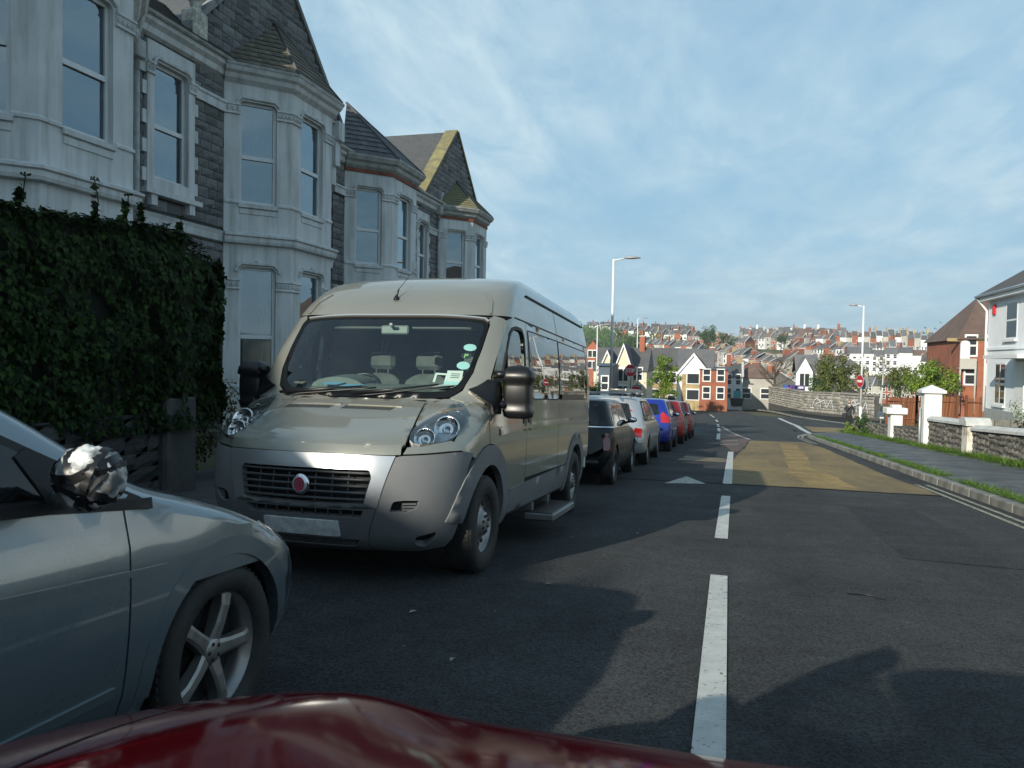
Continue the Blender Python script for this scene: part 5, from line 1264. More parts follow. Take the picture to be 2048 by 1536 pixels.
# eaves brackets, kneeler with its white finial, downpipes
mb = MB(); mb.prism([(17.02, 6.55), (17.30, 6.55), (17.30, 7.0), (17.02, 7.0)], 'x', XW-0.02, XW+0.32); mb.prism([(17.04, 5.95), (17.28, 5.95), (17.28, 6.55), (17.04, 6.55)], 'x', XW-0.02, XW+0.22); mb.prism([(17.06, 5.5), (17.26, 5.5), (17.26, 5.95), (17.06, 5.95)], 'x', XW-0.02, XW+0.12)
part('party_wall_bracket', mb, render_w, hB)
mb = MB(); mb.bbox((XW-0.2, 12.02, 7.0), (XW+0.10, 12.42, 7.55), 0.03); mb.lathe([(0.12, 7.55), (0.09, 7.62), (0.11, 7.72), (0.18, 7.80), (0.20, 7.95), (0.19, 8.10), (0.13, 8.2), (0.0, 8.24)], 14, (XW-0.03, 12.22, 0)); part('finial', mb, mat('painted_finial', (0.62, 0.60, 0.52), 0.8, var=0.3, scale=9, bump=0.6, bscale=18), hB)
for yy, root in ((10.62, hB), (24.4, hD)):
    mb = MB(); mb.tube([(XW+0.09, yy, 1.0), (XW+0.09, yy, 5.9)], 0.05, 8); mb.tube([(XW+0.09, yy, 5.9), (XW+0.10, yy, 6.5), (XW+0.22, yy, 6.85)], 0.05, 8); mb.bbox((XW+0.0, yy-0.11, 6.1), (XW+0.2, yy+0.11, 6.4), 0.02)
    part('downpipe', mb, gutter_m, root)
# the rest of the terrace further up the hill, behind the camera, throws the street's shade
for i, (a, b, g) in enumerate(((-1.6, 4.86, 7.25), (-8.2, -1.64, 7.3), (-14.96, -8.24, 7.2), (-22.0, -15.0, 8.2), (-30, -22.04, 8.5))):
    t = thing('terraced_house', '%s house of the white terrace uphill of the ivy hedge, behind the camera' % ORD[i], 'house', (XW, (a+b)/2, -S*a), 'terraced houses uphill')
    part('wall', MB().box((XW-9, a, -1), (XW, b, g)), render_w, t); slope(t, ((XW+0.25, a, g), (XW+0.25, b, g), (XW-3.4, b, g+2.15), (XW-3.4, a, g+2.15)), slate_far); slope(t, ((XW-9.2, a, g), (XW-9.2, b, g), (XW-3.4, b, g+2.15), (XW-3.4, a, g+2.15)), slate_far)
    yc = (a+b)/2; part('bay_wall', MB().prism([(XW, yc-1.8), (XB, yc-0.85), (XB, yc+0.85), (XW, yc+1.8)], 'z', -1, g-(1.6 if i == 2 else 0.1)), render_w, t)
    if i != 2: part('bay_roof', MB().add([(XW, yc-2, g-0.08), (XB+0.2, yc-0.95, g-0.08), (XB+0.2, yc+0.95, g-0.08), (XW, yc+2, g-0.08), (XW-0.9, yc, g+(1.6 if i in (1, 3) else 0.5))], [(0, 1, 4), (1, 2, 4), (2, 3, 4), (3, 0, 4)]), slate_far, t)
    for z in (1.2-S*a*0.6, g-2.6):
        f = part('window', MB().box((XB-0.02, yc-0.45, z), (XB+0.012, yc+0.45, z+1.9)), upvc, t); part('pane', MB().box((XB, yc-0.38, z+0.07), (XB+0.018, yc+0.38, z+1.83)), privacy_glass if 'privacy_glass' in globals() else house_glass, f)
# ---------------------------------------------------------------- foliage
def leaf_mat(name, c1, c2, rough=0.45, spec=0.4, trans=0.0):
    if name in MATS: return MATS[name]
    m = bpy.data.materials.new(name); m.use_nodes = True; MATS[name] = m; n, l = m.node_tree.nodes, m.node_tree.links; b = n['Principled BSDF']
    g = n.new('ShaderNodeNewGeometry'); mx = n.new('ShaderNodeMix'); mx.data_type = 'RGBA'; mx.inputs[6].default_value = (*c1, 1); mx.inputs[7].default_value = (*c2, 1)
    pw = n.new('ShaderNodeMath'); pw.operation = 'POWER'; pw.inputs[1].default_value = 1.8; l.new(g.outputs['Random Per Island'], pw.inputs[0]); l.new(pw.outputs[0], mx.inputs[0])
    l.new(mx.outputs[2], b.inputs['Base Color']); b.inputs['Roughness'].default_value = rough; b.inputs['Specular IOR Level'].default_value = spec
    if trans:
        o = n['Material Output']; t = n.new('ShaderNodeBsdfTranslucent'); l.new(mx.outputs[2], t.inputs[0]); ms = n.new('ShaderNodeMixShader'); ms.inputs[0].default_value = trans
        l.new(b.outputs[0], ms.inputs[1]); l.new(t.outputs[0], ms.inputs[2]); l.new(ms.outputs[0], o.inputs[0])
    return m
def leaves(pts, size, rnd, shape='ivy', droop=0.3):
    """pts: (position, outward). One small folded blade each -> verts, faces"""
    V = []; F = []
    for p, nrm in pts:
        s = size*rnd.uniform(0.6, 1.35); n = (Vector(nrm)+Vector((rnd.uniform(-1, 1), rnd.uniform(-1, 1), rnd.uniform(-.6, 1)))*0.55).normalized()
        a = n.cross(Vector((rnd.uniform(-.5, .5), rnd.uniform(-.5, .5), 1))).normalized(); b = a.cross(n).normalized(); b = (b*(-1 if rnd.random() < 0.75 else 1)); k = len(V); p = Vector(p)
        if shape == 'ivy':
            V += [p-b*s*0.1, p+a*s*0.5+b*s*0.25+n*s*0.10, p+a*s*0.28+b*s*0.5, p+b*s*1.0-n*s*droop*0.5, p-a*s*0.28+b*s*0.5, p-a*s*0.5+b*s*0.25+n*s*0.10]; F += [(k, k+1, k+2, k+3), (k, k+3, k+4, k+5)]
        elif shape == 'blade':
            V += [p-a*s*0.05, p+a*s*0.05, p+b*s*1.2+n*s*0.2]; F.append((k, k+1, k+2))
        else:
            V += [p, p+a*s*0.3+b*s*0.5, p+b*s, p-a*s*0.3+b*s*0.5]; F.append((k, k+1, k+2, k+3))
    return V, F
ivy_leaf = leaf_mat('ivy_leaf', (0.005, 0.014, 0.004), (0.032, 0.066, 0.010), 0.55, 0.12)
bark = mat('bark', (0.10, 0.08, 0.055), 0.9, var=0.25, scale=12, bump=0.8, bscale=20)
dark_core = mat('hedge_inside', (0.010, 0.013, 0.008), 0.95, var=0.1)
# --- ivy hedge on its old wall
rnd = random.Random(11); HX0, HX1, HY0, HY1 = -6.95, -6.0, -2.5, 8.2
def hz_top(y): return tab(y, [-2.5, 3, 5, 6.3, 7.3, 7.9, 8.2], [2.35, 2.50, 2.56, 2.62, 2.70, 2.60, 2.30]) + 0.10*noise.noise((y*1.3, 0, 0))
hedge = thing('ivy_hedge', 'tall dark ivy hedge overgrowing the garden wall on the left', 'hedge', (-6.4, 3.0, 0.1))
pts = []
for _ in range(58000):
    y = rnd.uniform(HY0+1.5, HY1); t = rnd.random(); zt = hz_top(y); bulge = 0.13*noise.noise((y*0.9, 1.7, 3))
    if t < 0.66:
        z = rnd.uniform(0.45, zt); x = HX1+0.17*noise.noise((y*1.7, z*1.7, 0))+0.10*noise.noise((y*5, z*5, 9))+bulge-0.25*max(0, z-zt+0.4)**2*4
        if noise.noise((y*2.6, z*2.6, 5)) < -0.42: x -= 0.22
        pts.append(((x-rnd.uniform(0, 0.10), y, z), (1, 0, 0.25)))
    elif t < 0.84: x = rnd.uniform(HX0, HX1); pts.append(((x, y, zt+0.08*noise.noise((x*4, y*4, 1))-rnd.uniform(0, .08)), (0.2, 0, 1)))
    else:
        z = rnd.uniform(0.5, hz_top(HY1)+0.15); x = rnd.uniform(HX0, HX1); yy = HY1+0.14*noise.noise((x*2, z*2, 4))-0.35*max(0, (z-2.0))**2+0.05; pts.append(((x, yy-rnd.uniform(0, .1), z), (0.3, 1, 0.2)))
V, F = leaves(pts, 0.056, rnd); o = part('foliage', MB().add(V, F), ivy_leaf, hedge, fixn=False); o['kind'] = 'stuff'
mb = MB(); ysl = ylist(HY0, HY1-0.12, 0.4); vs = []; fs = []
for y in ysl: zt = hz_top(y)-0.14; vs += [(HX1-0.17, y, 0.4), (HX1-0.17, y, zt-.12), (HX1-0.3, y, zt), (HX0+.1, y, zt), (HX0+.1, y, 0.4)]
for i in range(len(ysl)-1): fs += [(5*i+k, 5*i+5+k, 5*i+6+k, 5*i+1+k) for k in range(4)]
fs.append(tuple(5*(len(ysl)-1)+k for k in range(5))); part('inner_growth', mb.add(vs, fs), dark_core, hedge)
for y, h in ((3.55, .40), (4.15, .30), (4.55, .36), (5.4, .30), (6.35, .42), (6.6, .30), (7.1, .26), (7.55, .22), (2.9, .3), (2.3, .35)):
    x = rnd.uniform(-6.4, -6.05); b = Vector((x, y, hz_top(y)-0.05)); tp = b+Vector((rnd.uniform(-.05, .08), rnd.uniform(-.08, .08), h)); mb = MB(); mb.tube([b, (b+tp)/2+Vector((.02, .02, 0)), tp], 0.006, 5)
    for k in range(7):
        a = 2*math.pi*k/7; q = tp+Vector((.035*math.cos(a), .035*math.sin(a), rnd.uniform(0, .03))); mb.tube([tp, q], 0.003, 4); mb.lathe([(0, -.012), (.013, 0), (0, .012)], 6, q)
    vv, ff = leaves([(b.lerp(tp, rnd.uniform(.1, .8)), (rnd.uniform(-1, 1), rnd.uniform(-1, 1), .5)) for _ in range(22)], 0.075, rnd); mb.add(vv, ff); part('flower_stem', mb, ivy_leaf, hedge, fixn=False)
# --- stone garden wall and end pier under the hedge
old_stone = mat('old_dark_stone', (0.105, 0.10, 0.092), 0.92, col2=(0.055, 0.055, 0.05), scale=5, bump=0.8, bscale=18, obj_rand=0.35)
OLD = []
for i in range(6):
    me = STONES[i].copy(); me.materials.clear(); me.materials.append(old_stone); OLD.append(me)
gw = thing('garden_wall', 'dark rubble garden wall under the ivy hedge', 'wall', (-6.0, 3, -0.1)); wl_ = part('wall_core', MB().box((-6.75, -4, -1.2), (-6.07, 7.25, 0.62)), mortar, gw)
lay_stones(wl_, -6.07, 1.4, 7.2, -0.45, 0.62, course=0.17, lmin=.22, lmax=.5, meshes=OLD, depth=.045)
pr = part('pier', MB().bbox((-6.65, 7.25, -1.0), (-5.98, 7.72, 0.78), 0.02), mat('rendered_pier', (0.13, 0.125, 0.115), 0.9, var=0.25, scale=3, bump=0.4, bscale=30), gw)
# low wall and railings of the next garden, the shrub behind it
lw = thing('low_garden_wall', 'low dark wall with iron rails in shade left of the van', 'wall', (-6.0, 11, -0.5)); lc = part('wall_core', MB().box((-6.4, 9.2, -1.5), (-6.07, 27.5, 0.0)), mortar, lw)
for v in range(1): 
    me = lc.data
    for vert in me.vertices: vert.co.z += road_z(vert.co.y)*0.9+0.45
lay_stones(lc, -6.07, 9.2, 13.2, -0.75, -0.1, course=0.17, lmin=.25, lmax=.5, meshes=OLD, depth=.04)
for k in range(14):
    y = 9.3+k*0.28; part('rail', MB().tube([(-6.2, y, -0.2), (-6.2, y, 0.62)], 0.011, 6), black_plastic, lw)
part('top_rail', MB().tube([(-6.2, 9.2, 0.5), (-6.2, 13.2, 0.42)], 0.013, 6), black_plastic, lw)
def bush(name, label, c, rad, n, size, m, seed, shape='oval', core=True, flat=1.0, parent=None, twig=6, cat='shrub', group=None):
    """leafy mass of uneven outline: clumps of leaves about a few stems"""
    rnd = random.Random(seed); c = Vector(c); b = thing(name, label, cat, (c.x, c.y, c.z-rad[2]), group); clumps = []
    for _ in range(max(8, int(26*flat))):
        d = Vector((rnd.gauss(0, 1), rnd.gauss(0, 1), rnd.gauss(0, 1))).normalized(); q = rnd.uniform(.35, .95); clumps.append((c+Vector((d.x*rad[0]*q, d.y*rad[1]*q, d.z*rad[2]*q)), rnd.uniform(.22, .42)*min(rad)))
    P = []
    for _ in range(n):
        cc, r = clumps[rnd.randrange(len(clumps))]; d = Vector((rnd.gauss(0, 1), rnd.gauss(0, 1), rnd.gauss(0, 1))).normalized(); P.append((cc+d*r*rnd.uniform(.5, 1.15), (d+Vector((0, 0, .3))).normalized()))
    V, F = leaves(P, size, rnd, shape); o = part('foliage', MB().add(V, F), m, b, fixn=False); o['kind'] = 'stuff'
    for k in range(twig):
        q = clumps[k][0]; part('stem', MB().tube([(c.x+rnd.uniform(-.1, .1)*rad[0], c.y+rnd.uniform(-.1, .1)*rad[1], c.z-rad[2]), (c.x*.5+q.x*.5, c.y*.5+q.y*.5, c.z*.6+q.z*.4-rad[2]*.2), q], [0.03*min(2, rad[2]), 0.02*min(2, rad[2]), 0.008], 5), bark, b)
    return b
gold_leaf = leaf_mat('golden_green_leaf', (0.022, 0.038, 0.008), (0.13, 0.12, 0.02), 0.5)
bush('golden_shrub', 'small golden-green shrub in shade between the hedge and the van', (-6.75, 9.6, 0.35), (.55, 1.4, .70), 4200, .055, gold_leaf, 3)

# --- bits of litter on the asphalt
pale_leaf = mat('dry_leaf', (0.24, 0.23, 0.17), 0.9, var=0.2, obj_rand=0.3)
lm_ = MB().add([(-.03, 0, .004), (0, .02, .012), (.035, .004, .006), (.01, -.022, .014)], [(0, 1, 2, 3)]).mesh('fallen_leaf', pale_leaf)
LEAFP = ((-1.55, 3.6), (-1.25, 3.5), (-1.15, 5.2), (-.95, 6.4), (-1.35, 7.1), (-.8, 7.6), (-1.3, 4.4), (-.7, 9.0), (-1.75, 4.2), (-1.05, 9.9))
for i, (x_, y_) in enumerate(LEAFP):
    o = bpy.data.objects.new('fallen_leaf', lm_); COL.objects.link(o); o.location = (x_, y_, road_z(y_)+.006); o.rotation_euler = (-math.atan(S), 0, i*1.7); o.scale = (.45+.25*(i % 3),)*3; tag(o, 'small pale dead leaf, %s nearest the camera on the asphalt beside the van' % ORD[sorted(range(10), key=lambda j: LEAFP[j][1]).index(i)], 'leaf', 'dead leaves on the asphalt')
tw = MB().tube([(.85, 5.75, road_z(5.75)+.012), (.97, 5.73, road_z(5.73)+.022), (1.08, 5.66, road_z(5.66)+.012)], [.004, .005, .003], 6); tag(part('twig', tw, black_plastic), 'single dark twig lying on the sunlit right-hand lane', 'twig')
# ---------------------------------------------------------------- ordinary cars
car_glass = mat('dark_car_glass', (0.010, 0.013, 0.014), 0.03, var=0, spec=0.6)
class Car:
    """hatchback built from a hull; y runs from nose to tail, x to the car's left when it faces +y in the world"""
    def __init__(s, name, label, loc, L, W, H, zb, zh, wsb, wst, rfe, tail, paint, axles, wr, spokes, rot=math.pi, roofw=0.74, doors=1, group='cars parked along the kerb', plan=2.6, tailz=None, glassm=None, hw=0.97, nose=None):
        s.L, s.W, s.H, s.zb, s.zh, s.paint = L, W, H, zb, zh, paint; s.wsb, s.wst, s.rfe, s.tail = wsb, wst, rfe, tail
        s.root = thing(name, label, 'car', loc, group, rot=(0, 0, rot))
        sl = math.atan(S); s.root.rotation_mode = 'XYZ'; s.root.rotation_euler = (sl if abs(abs(rot)-math.pi) < 0.5 else -sl, 0, rot)
        g = H-zb; rw = W*roofw; tz = tail                                   # tail: y of the tailgate at belt height
        rows = [(0.17, .14, .75, W*.88, L-.12, L-.55, plan, plan+.3), (0.30, .03, .60, W*.97, L-.03, L-.5, plan, plan+.3), (0.46, .0, .55, W*.995, L, L-.45, plan, plan+.3), (0.60, .03, .55, W, L-.01, L-.45, plan, plan+.3),
                (zh-.10, .13, .62, W*.995, L-.05, L-.42, plan, plan+.3), (zh, .38, .85, W*.985, tz+.06, L-.40, plan+.1, plan+.4), (lerp(zh, zb, .55), (wsb+.38)*.5+.12, 1.15, W*hw, tz+.02, L-.40, plan+.2, plan+.4),
                (zb, wsb, wsb+.28, W*(hw-.015), tz, L-.42, plan+.3, plan+.4), (zb+g*.18, lerp(wsb, wst, .16), lerp(wsb, wst, .16)+.28, lerp(W*(hw-.02), rw, .15), lerp(tz, rfe, .10), lerp(L-.45, rfe-.15, .12), 3, 3.2),
                (zb+g*.5, lerp(wsb, wst, .46), lerp(wsb, wst, .46)+.26, lerp(W*(hw-.03), rw, .45), lerp(tz, rfe, .36), lerp(L-.5, rfe-.15, .40), 3.2, 3.2), (zb+g*.8, lerp(wsb, wst, .80), lerp(wsb, wst, .80)+.24, lerp(W*(hw-.03), rw, .80), lerp(tz, rfe, .74), lerp(L-.55, rfe-.18, .75), 3.2, 3.2),
                (zb+g*.93, wst+.04, wst+.30, rw*.98, rfe, rfe-.25, 3, 3), (zb+g*.985, wst+.30, wst+.6, rw*.80, rfe-.25, rfe-.5, 2.6, 2.6), (H, wst+.75, wst+.9, rw*.25, rfe-.8, rfe-.9, 2, 2)]
        if nose:
            for i_, v_ in enumerate(nose): r_ = list(rows[3+i_]); r_[1] = v_; rows[3+i_] = tuple(r_)
        s.h = Hull(rows, (W*.55, .5, .62), (W*.6, .42, .55)); s.axles = axles; s.wr = wr; s.spokes = spokes; s.g = glassm or car_glass
        s.P = [paint, trim_dark]; s.kw = [{}, dict(mirror=True, only_mirror=True)]
    def p(s, name, mb, mats, parent=None, **k): return part(name, mb, mats, parent or s.root, world=False, **k)
    def both(s, name, outer, view, mats=None, parent=None, **k):
        out = []
        for i, kw in enumerate(s.kw):
            mb = MB(); panel(mb, outer, view, **k, **kw); out.append(s.p(name, mb, mats or s.P, parent[i] if isinstance(parent, list) else parent))
        return out
    def fl(s, y): return s.W*.55+.62-.5+y
    def rl(s, y): return s.W*.6+.55-.42+(s.L-y)
    def body(s, door=(1.15, 2.45), door2=None, belt=None, archr=None, bumper_m=None, lampf=True, sill=0.20, wide=0.0, quarter=None, sp=0.09, panes=None, lowm=None):
        L, W, zb, zh, h = s.L, s.W, s.zb, s.zh, s.h; a1, a2 = s.axles; R_ = archr or s.wr+0.055; cz = s.wr
        s.belt = belt or (lambda y: zb-0.012)
        top1 = [(y, s.belt(y)) for y in (door[0], s.wsb+.32)]; 
        def hoodz(y): return tab(y, [.35, .85, 1.15, s.wsb+.28], [zh-.06, zh-.005, lerp(zh, zb, .55), zb])
        # front wing
        fw = [(.42, .52), (.42, hoodz(.42)-.02)] + [(y, hoodz(y)-.012) for y in (.6, .8, 1.0) if y < door[0]-.02] + [(door[0]-.004, min(s.belt(door[0]), hoodz(door[0])-.005)), (door[0]-.004, sill)] + [(a1+R_, sill)] + arc(a1, cz, R_, -8, 188, 20) if a1-R_ < .40 else None
        fw = [(.42, hoodz(.42)-.02)] + [(y, hoodz(y)-.012) for y in (.6, .8, 1.0) if y < door[0]-.02] + [(door[0]-.004, min(s.belt(door[0]), hoodz(door[0])-.005)), (door[0]-.004, sill)] + [p for p in arc(a1, cz, R_, -20, 175, 20) if p[1] >= sill*0.9 and p[0] > .42]
        s.wings = s.both('front_wing', fw, h.side, sp=sp, offs=.006, thick=0.03)
        s.doors = []
        for d0, d1 in [door]+([door2] if door2 else []):
            d1c = d1; cut = []
            lowR = [p for p in arc(a2, cz, R_, 100, 180, 12) if p[0] < d1-.01]
            poly = [(d0+.004, sill), (d0+.004, min(s.belt(d0), hoodz(d0)-.003))] + [(lerp(d0, d1, t), s.belt(lerp(d0, d1, t))) for t in (.25, .5, .75)] + [(d1-.004, s.belt(d1))]
            poly += ([(d1-.004, cz+math.sqrt(max(0, R_*R_-(d1-a2)**2)))] + list(lowR) + [(a2-R_, sill)]) if d1 > a2-R_ else [(d1-.004, sill)]
            s.doors.append(s.both('door', poly, h.side, sp=sp, offs=.006, thick=0.03))
        dl = (door2 or door)[1]; yq = L-.40
        q = [(dl+.004, sill if dl < a2-R_ else cz+math.sqrt(max(0, R_*R_-(dl-a2)**2))), (dl+.004, s.belt(dl))] + [(lerp(dl, yq, t), s.belt(lerp(dl, yq, t))) for t in (.3, .6)] + [(yq, s.belt(yq)), (yq, .32)] + [p for p in arc(a2, cz, R_, -5, 180 if dl < a2-R_ else 175, 20) if p[0] > dl+.01 and p[0] < yq]
        s.quarter = s.both('rear_quarter', q, h.side, sp=sp, offs=.006, thick=0.03)
        s.both('sill', [(a1+R_*.9, sill-.03), (a2-R_*.9, sill-.03), (a2-R_*.95, sill+.02), (a1+R_*.95, sill+.02)], h.side, [lowm or s.paint], sp=sp, offs=-.006, thick=.03)
        for a in (a1, a2):
            s.both('arch_lip', arc(a, cz, R_+.035+wide, -5, 185, 22)+arc(a, cz, R_-.012, 185, -5, 22), h.side, [lowm or s.paint], sp=.08, offs=.008, thick=.05)
        # nose, bonnet
        u = s.fl(.42); mb = MB(); panel(mb, [(0, .20), (u, .26), (u, zh-.07), (s.W*.55, zh-.085), (0, zh-.09), (-s.W*.55, zh-.085), (-u, zh-.07), (-u, .26)], h.wrap, sp=sp, offs=.006, thick=.03); s.nose = s.p('front_bumper', mb, [bumper_m or s.paint])
        zl = s.h.rows[4][2]-.004; sel = [f for f in s.h.F if min(s.h.V[i][2] for i in f) >= zl]; ids = sorted({i for f in sel for i in f}); mp_ = {i: k for k, i in enumerate(ids)}
        mb = MB(); mb.add([s.h.V[i] for i in ids], [tuple(mp_[i] for i in f) for f in sel], 0, True); s.shell = s.p('upper_body', mb, s.P, fixn=False)
        g = s.H-zb; mb = MB(); panel(mb, rpoly(mir([(0, zb+.02), (W*.66, zb+.04), (W*.74, zb+.10), (s.W*.60, zb+g*.84), (0, zb+g*.88)]), .03), h.front, sp=.08, offs=.005, thick=.006); s.p('windscreen', mb, [s.g])
        mb = MB(); strip(mb, [(W*.86, .34), (W*.88, .6), (W*.86, .9), (W*.80, s.wsb-.06)], h.top, .008, .002); strip(mb, [(-W*.86, .34), (-W*.88, .6), (-W*.86, .9), (-W*.80, s.wsb-.06)], h.top, .008, .002); s.p('bonnet_seam', mb, [seal_m], s.shell)
    def greenhouse(s, outline, panes, sp=.08, frame=None):
        """side window frame in body colour with panes; outline and panes in side view"""
        fr = s.both('window_surround', rpoly(outline, .05), s.h.side, [frame or seal_m], sp=sp, offs=.003, thick=.006)
        for p in panes: s.both('side_pane', rpoly(p, .03), s.h.side, [s.g], fr, sp=.08, offs=.006, thick=.003)
        return fr
    def tailend(s, gate, pane, bumper_top, lamps, lampm=None, bumper_m=None, corner_top=None, sp=.08):
        L, W, h = s.L, s.W, s.h
        mb = MB(); panel(mb, mir(gate), h.rear, sp=sp, offs=.006, thick=.02); s.gate = s.p('tailgate', mb, s.P)
        mb = MB(); panel(mb, rpoly(mir(pane), .04), h.rear, sp=.08, offs=.010, thick=.004); s.p('rear_pane', mb, [s.g], s.gate)
        u = s.rl(L-.40); gx = max(p[0] for p in gate if p[1] < s.zb)
        mb = MB(); panel(mb, [(0, .20), (u, .30), (u, bumper_top), (gx, bumper_top), (0, bumper_top), (-gx, bumper_top), (-u, bumper_top), (-u, .30)], h.rwrap, sp=sp, offs=.012, thick=.03); s.bumper = s.p('rear_bumper', mb, [bumper_m or s.paint])
        ct = corner_top or s.zb
        s.corner = s.both('tail_corner', [(gx+.006, bumper_top+.006), (u, bumper_top+.006), (u, ct), (gx+.006, ct)], h.rwrap, sp=sp, offs=.006, thick=.03)
        s.both('tail_lamp', lamps, h.rwrap, [lampm or red_lens], sp=.04, offs=.016, thick=.02)
    def finish(s, inside=True):
        a1, a2 = s.axles
        for sg in (1, -1):
            for a in (a1, a2): wheel(s.root, sg*(s.W-.105), a, s.wr, .20, s.wr*.70, s.spokes, sg)
        mb = MB(); mb.box((-s.W+.24, .35, .17), (s.W-.24, s.L-.3, .62)); mb.box((-s.W+.08, a1+s.wr+.1, .19), (s.W-.08, a2-s.wr-.1, .5)); s.p('underbody', mb, [mat('underbody_black', (0.012, 0.012, 0.012), 0.9, var=0)])
    def mirror(s, y, z, m, w=.085, hgt=.06, out=.09):
        for sg in (1, -1):
            mb = MB(); x = sg*(s.W+out-.06); mb.lathe([(0, -.06), (hgt*.8, -.045), (hgt, 0), (hgt, .05), (hgt*.9, .055), (0, .05)], 16, (0, 0, 0), 'y')
            mb.v = [(x+v[0]*w/hgt, y+v[1], z+v[2]) for v in mb.v]; mb.tube([(sg*(s.W-.08), y, z-.05), (x, y, z-.02)], .025, 6); o = s.p('door_mirror', mb, [m])
            g = MB(); g.lathe([(0, .056), (hgt*.82, .056), (hgt*.82, .05)], 16, (0, 0, 0), 'y'); g.v = [(x+v[0]*w/hgt, y+v[1], z+v[2]) for v in g.v]; s.p('mirror_glass', g, [chrome], o)

def on_road(x, y): return (x, y, road_z(y))
# --- silver-blue hatchback beside us, facing downhill; its mirror is bandaged in plastic and tape
civ_paint = car_paint('silver_blue_paint', (0.155, 0.20, 0.225), metal=0.6, rough=0.26)
CIV_Y = 3.27
civ = Car('parked_hatchback', 'silver-blue hatchback with a plastic bag taped over its mirror, cut by the left edge', on_road(-2.63, CIV_Y), 4.25, .882, 1.46, .955, .80, 1.12, 2.02, 3.75, 4.05, civ_paint, (.87, 3.50), .318, 5, rot=math.pi, roofw=.66, plan=2.12, group='cars parked along the kerb', hw=.955, nose=(.09, .27, .50, .76, 1.02))
cb = lambda y: tab(y, [1.0, 1.4, 1.9, 4], [.885, .915, .935, 1.03])
civ.body(door=(1.36, 2.42), door2=(2.42, 3.35), belt=cb, archr=.372, sill=.21, wide=.02, sp=.07)
civ.greenhouse([(1.24, .915), (1.40, .985), (1.60, 1.085), (1.92, 1.25), (2.2, 1.345), (2.7, 1.375), (3.3, 1.32), (3.70, 1.10), (3.3, .995), (2.4, .965), (1.9, .95), (1.6, .935)],
               [[(1.60, .965), (1.66, 1.085), (1.95, 1.232), (2.22, 1.318), (2.40, 1.33), (2.40, .985)], [(2.46, .985), (2.46, 1.335), (2.72, 1.345), (3.25, 1.28), (3.42, 1.10), (3.1, 1.02)]], sp=.06)
mb = MB(); strip(mb, [(1.24, .905), (1.62, .936), (2.4, .962), (3.3, 1.003)], civ.h.side, .03, .014); strip(mb, [(1.60, .94), (1.67, 1.09)], civ.h.side, .05, .012); mb.v = [(-a, b, c) for a, b, c in mb.v]; civ.p('window_seal', mb, [seal_m])
mb = MB(); strip(mb, [(1.20, .70), (1.8, .725), (2.6, .755), (3.4, .79)], civ.h.side, .02, .010); strip(mb, [(1.4, .36), (1.9, .345), (2.8, .35)], civ.h.side, .03, .012); mb.v = [(-a, b, c) for a, b, c in mb.v]; civ.p('side_crease', mb, civ.P)
civ.tailend([(0, 1.30), (.45, 1.28), (.62, 1.0), (.68, .62), (0, .60)], [(0, 1.26), (.42, 1.24), (.55, 1.0), (0, .99)], .60, [(.62, .78), (.98, .80), (.98, .92), (.62, .90)], corner_top=.96)
mb = MB(); panel(mb, [(.42, .60), (.66, .585), (1.04, .70), (1.08, .755), (.86, .755), (.55, .70)], civ.h.wrap, sp=.05, offs=.008, thick=.02); panel(mb, [(.42, .60), (.66, .585), (1.04, .70), (1.08, .755), (.86, .755), (.55, .70)], civ.h.wrap, sp=.05, offs=.008, thick=.02, mirror=True, only_mirror=True); civ.p('headlamps', mb, [lamp_glass])
civ.finish()
# mirror wrapped in a bag: crumpled shell, tape bands
mb = MB(); NU, NV = 48, 30; vs = []; mc = Vector((-.985, 1.64, 1.035))
for j in range(NV+1):
    ph = math.pi*j/NV
    for i in range(NU):
        th = 2*math.pi*i/NU; d = Vector((math.sin(ph)*math.cos(th), math.sin(ph)*math.sin(th), math.cos(ph)))
        r = 1+0.10*noise.noise(d*3.1)+0.06*noise.noise(d*7.3+Vector((3, 1, 2)))
        vs.append((mc.x+d.x*.10*r, mc.y+d.y*.075*r, mc.z+d.z*.085*r))
mb.add(vs, [(j*NU+i, j*NU+(i+1) % NU, (j+1)*NU+(i+1) % NU, (j+1)*NU+i) for j in range(NV) for i in range(NU)], 0, True); mb.tube([(-.86, 1.60, .965), (-.93, 1.62, .99)], .035, 8)
bag = civ.p('door_mirror', mb, [mat('plastic_bag', (0.60, 0.62, 0.61), 0.34, col2=(0.13, 0.14, 0.14), scale=11, lo=0.48, hi=0.60, coat=0.3)]); bag['label'] = 'door mirror wrapped in a clear bag bound with black tape'
for k, (nx, nz, off, wd) in enumerate(((.5, .9, .02, .012), (-.6, .8, -.01, .012), (.1, 1, .035, .010), (.95, .25, -.03, .012), (.9, -.35, .02, .012), (.3, -1, .05, .010), (.75, .6, -.05, .009))):
    n_ = Vector((nx, 0.25, nz)).normalized(); a_ = n_.orthogonal().normalized(); b_ = n_.cross(a_); t = MB(); L_ = []
    for i in range(41):
        d = (a_*math.cos(2*math.pi*i/40)+b_*math.sin(2*math.pi*i/40)+n_*off*8).normalized(); r = 1.02+0.10*noise.noise(d*3.1)+0.06*noise.noise(d*7.3+Vector((3, 1, 2)))
        L_.append(mc+Vector((d.x*.10*r, d.y*.075*r, d.z*.085*r)))
    vs = []
    for q in L_: vs += [q+n_*wd, q-n_*wd]
    t.add(vs, [(2*i, 2*i+2, 2*i+3, 2*i+1) for i in range(40)], 0, True); civ.p('tape_band', t, [black_plastic], bag)
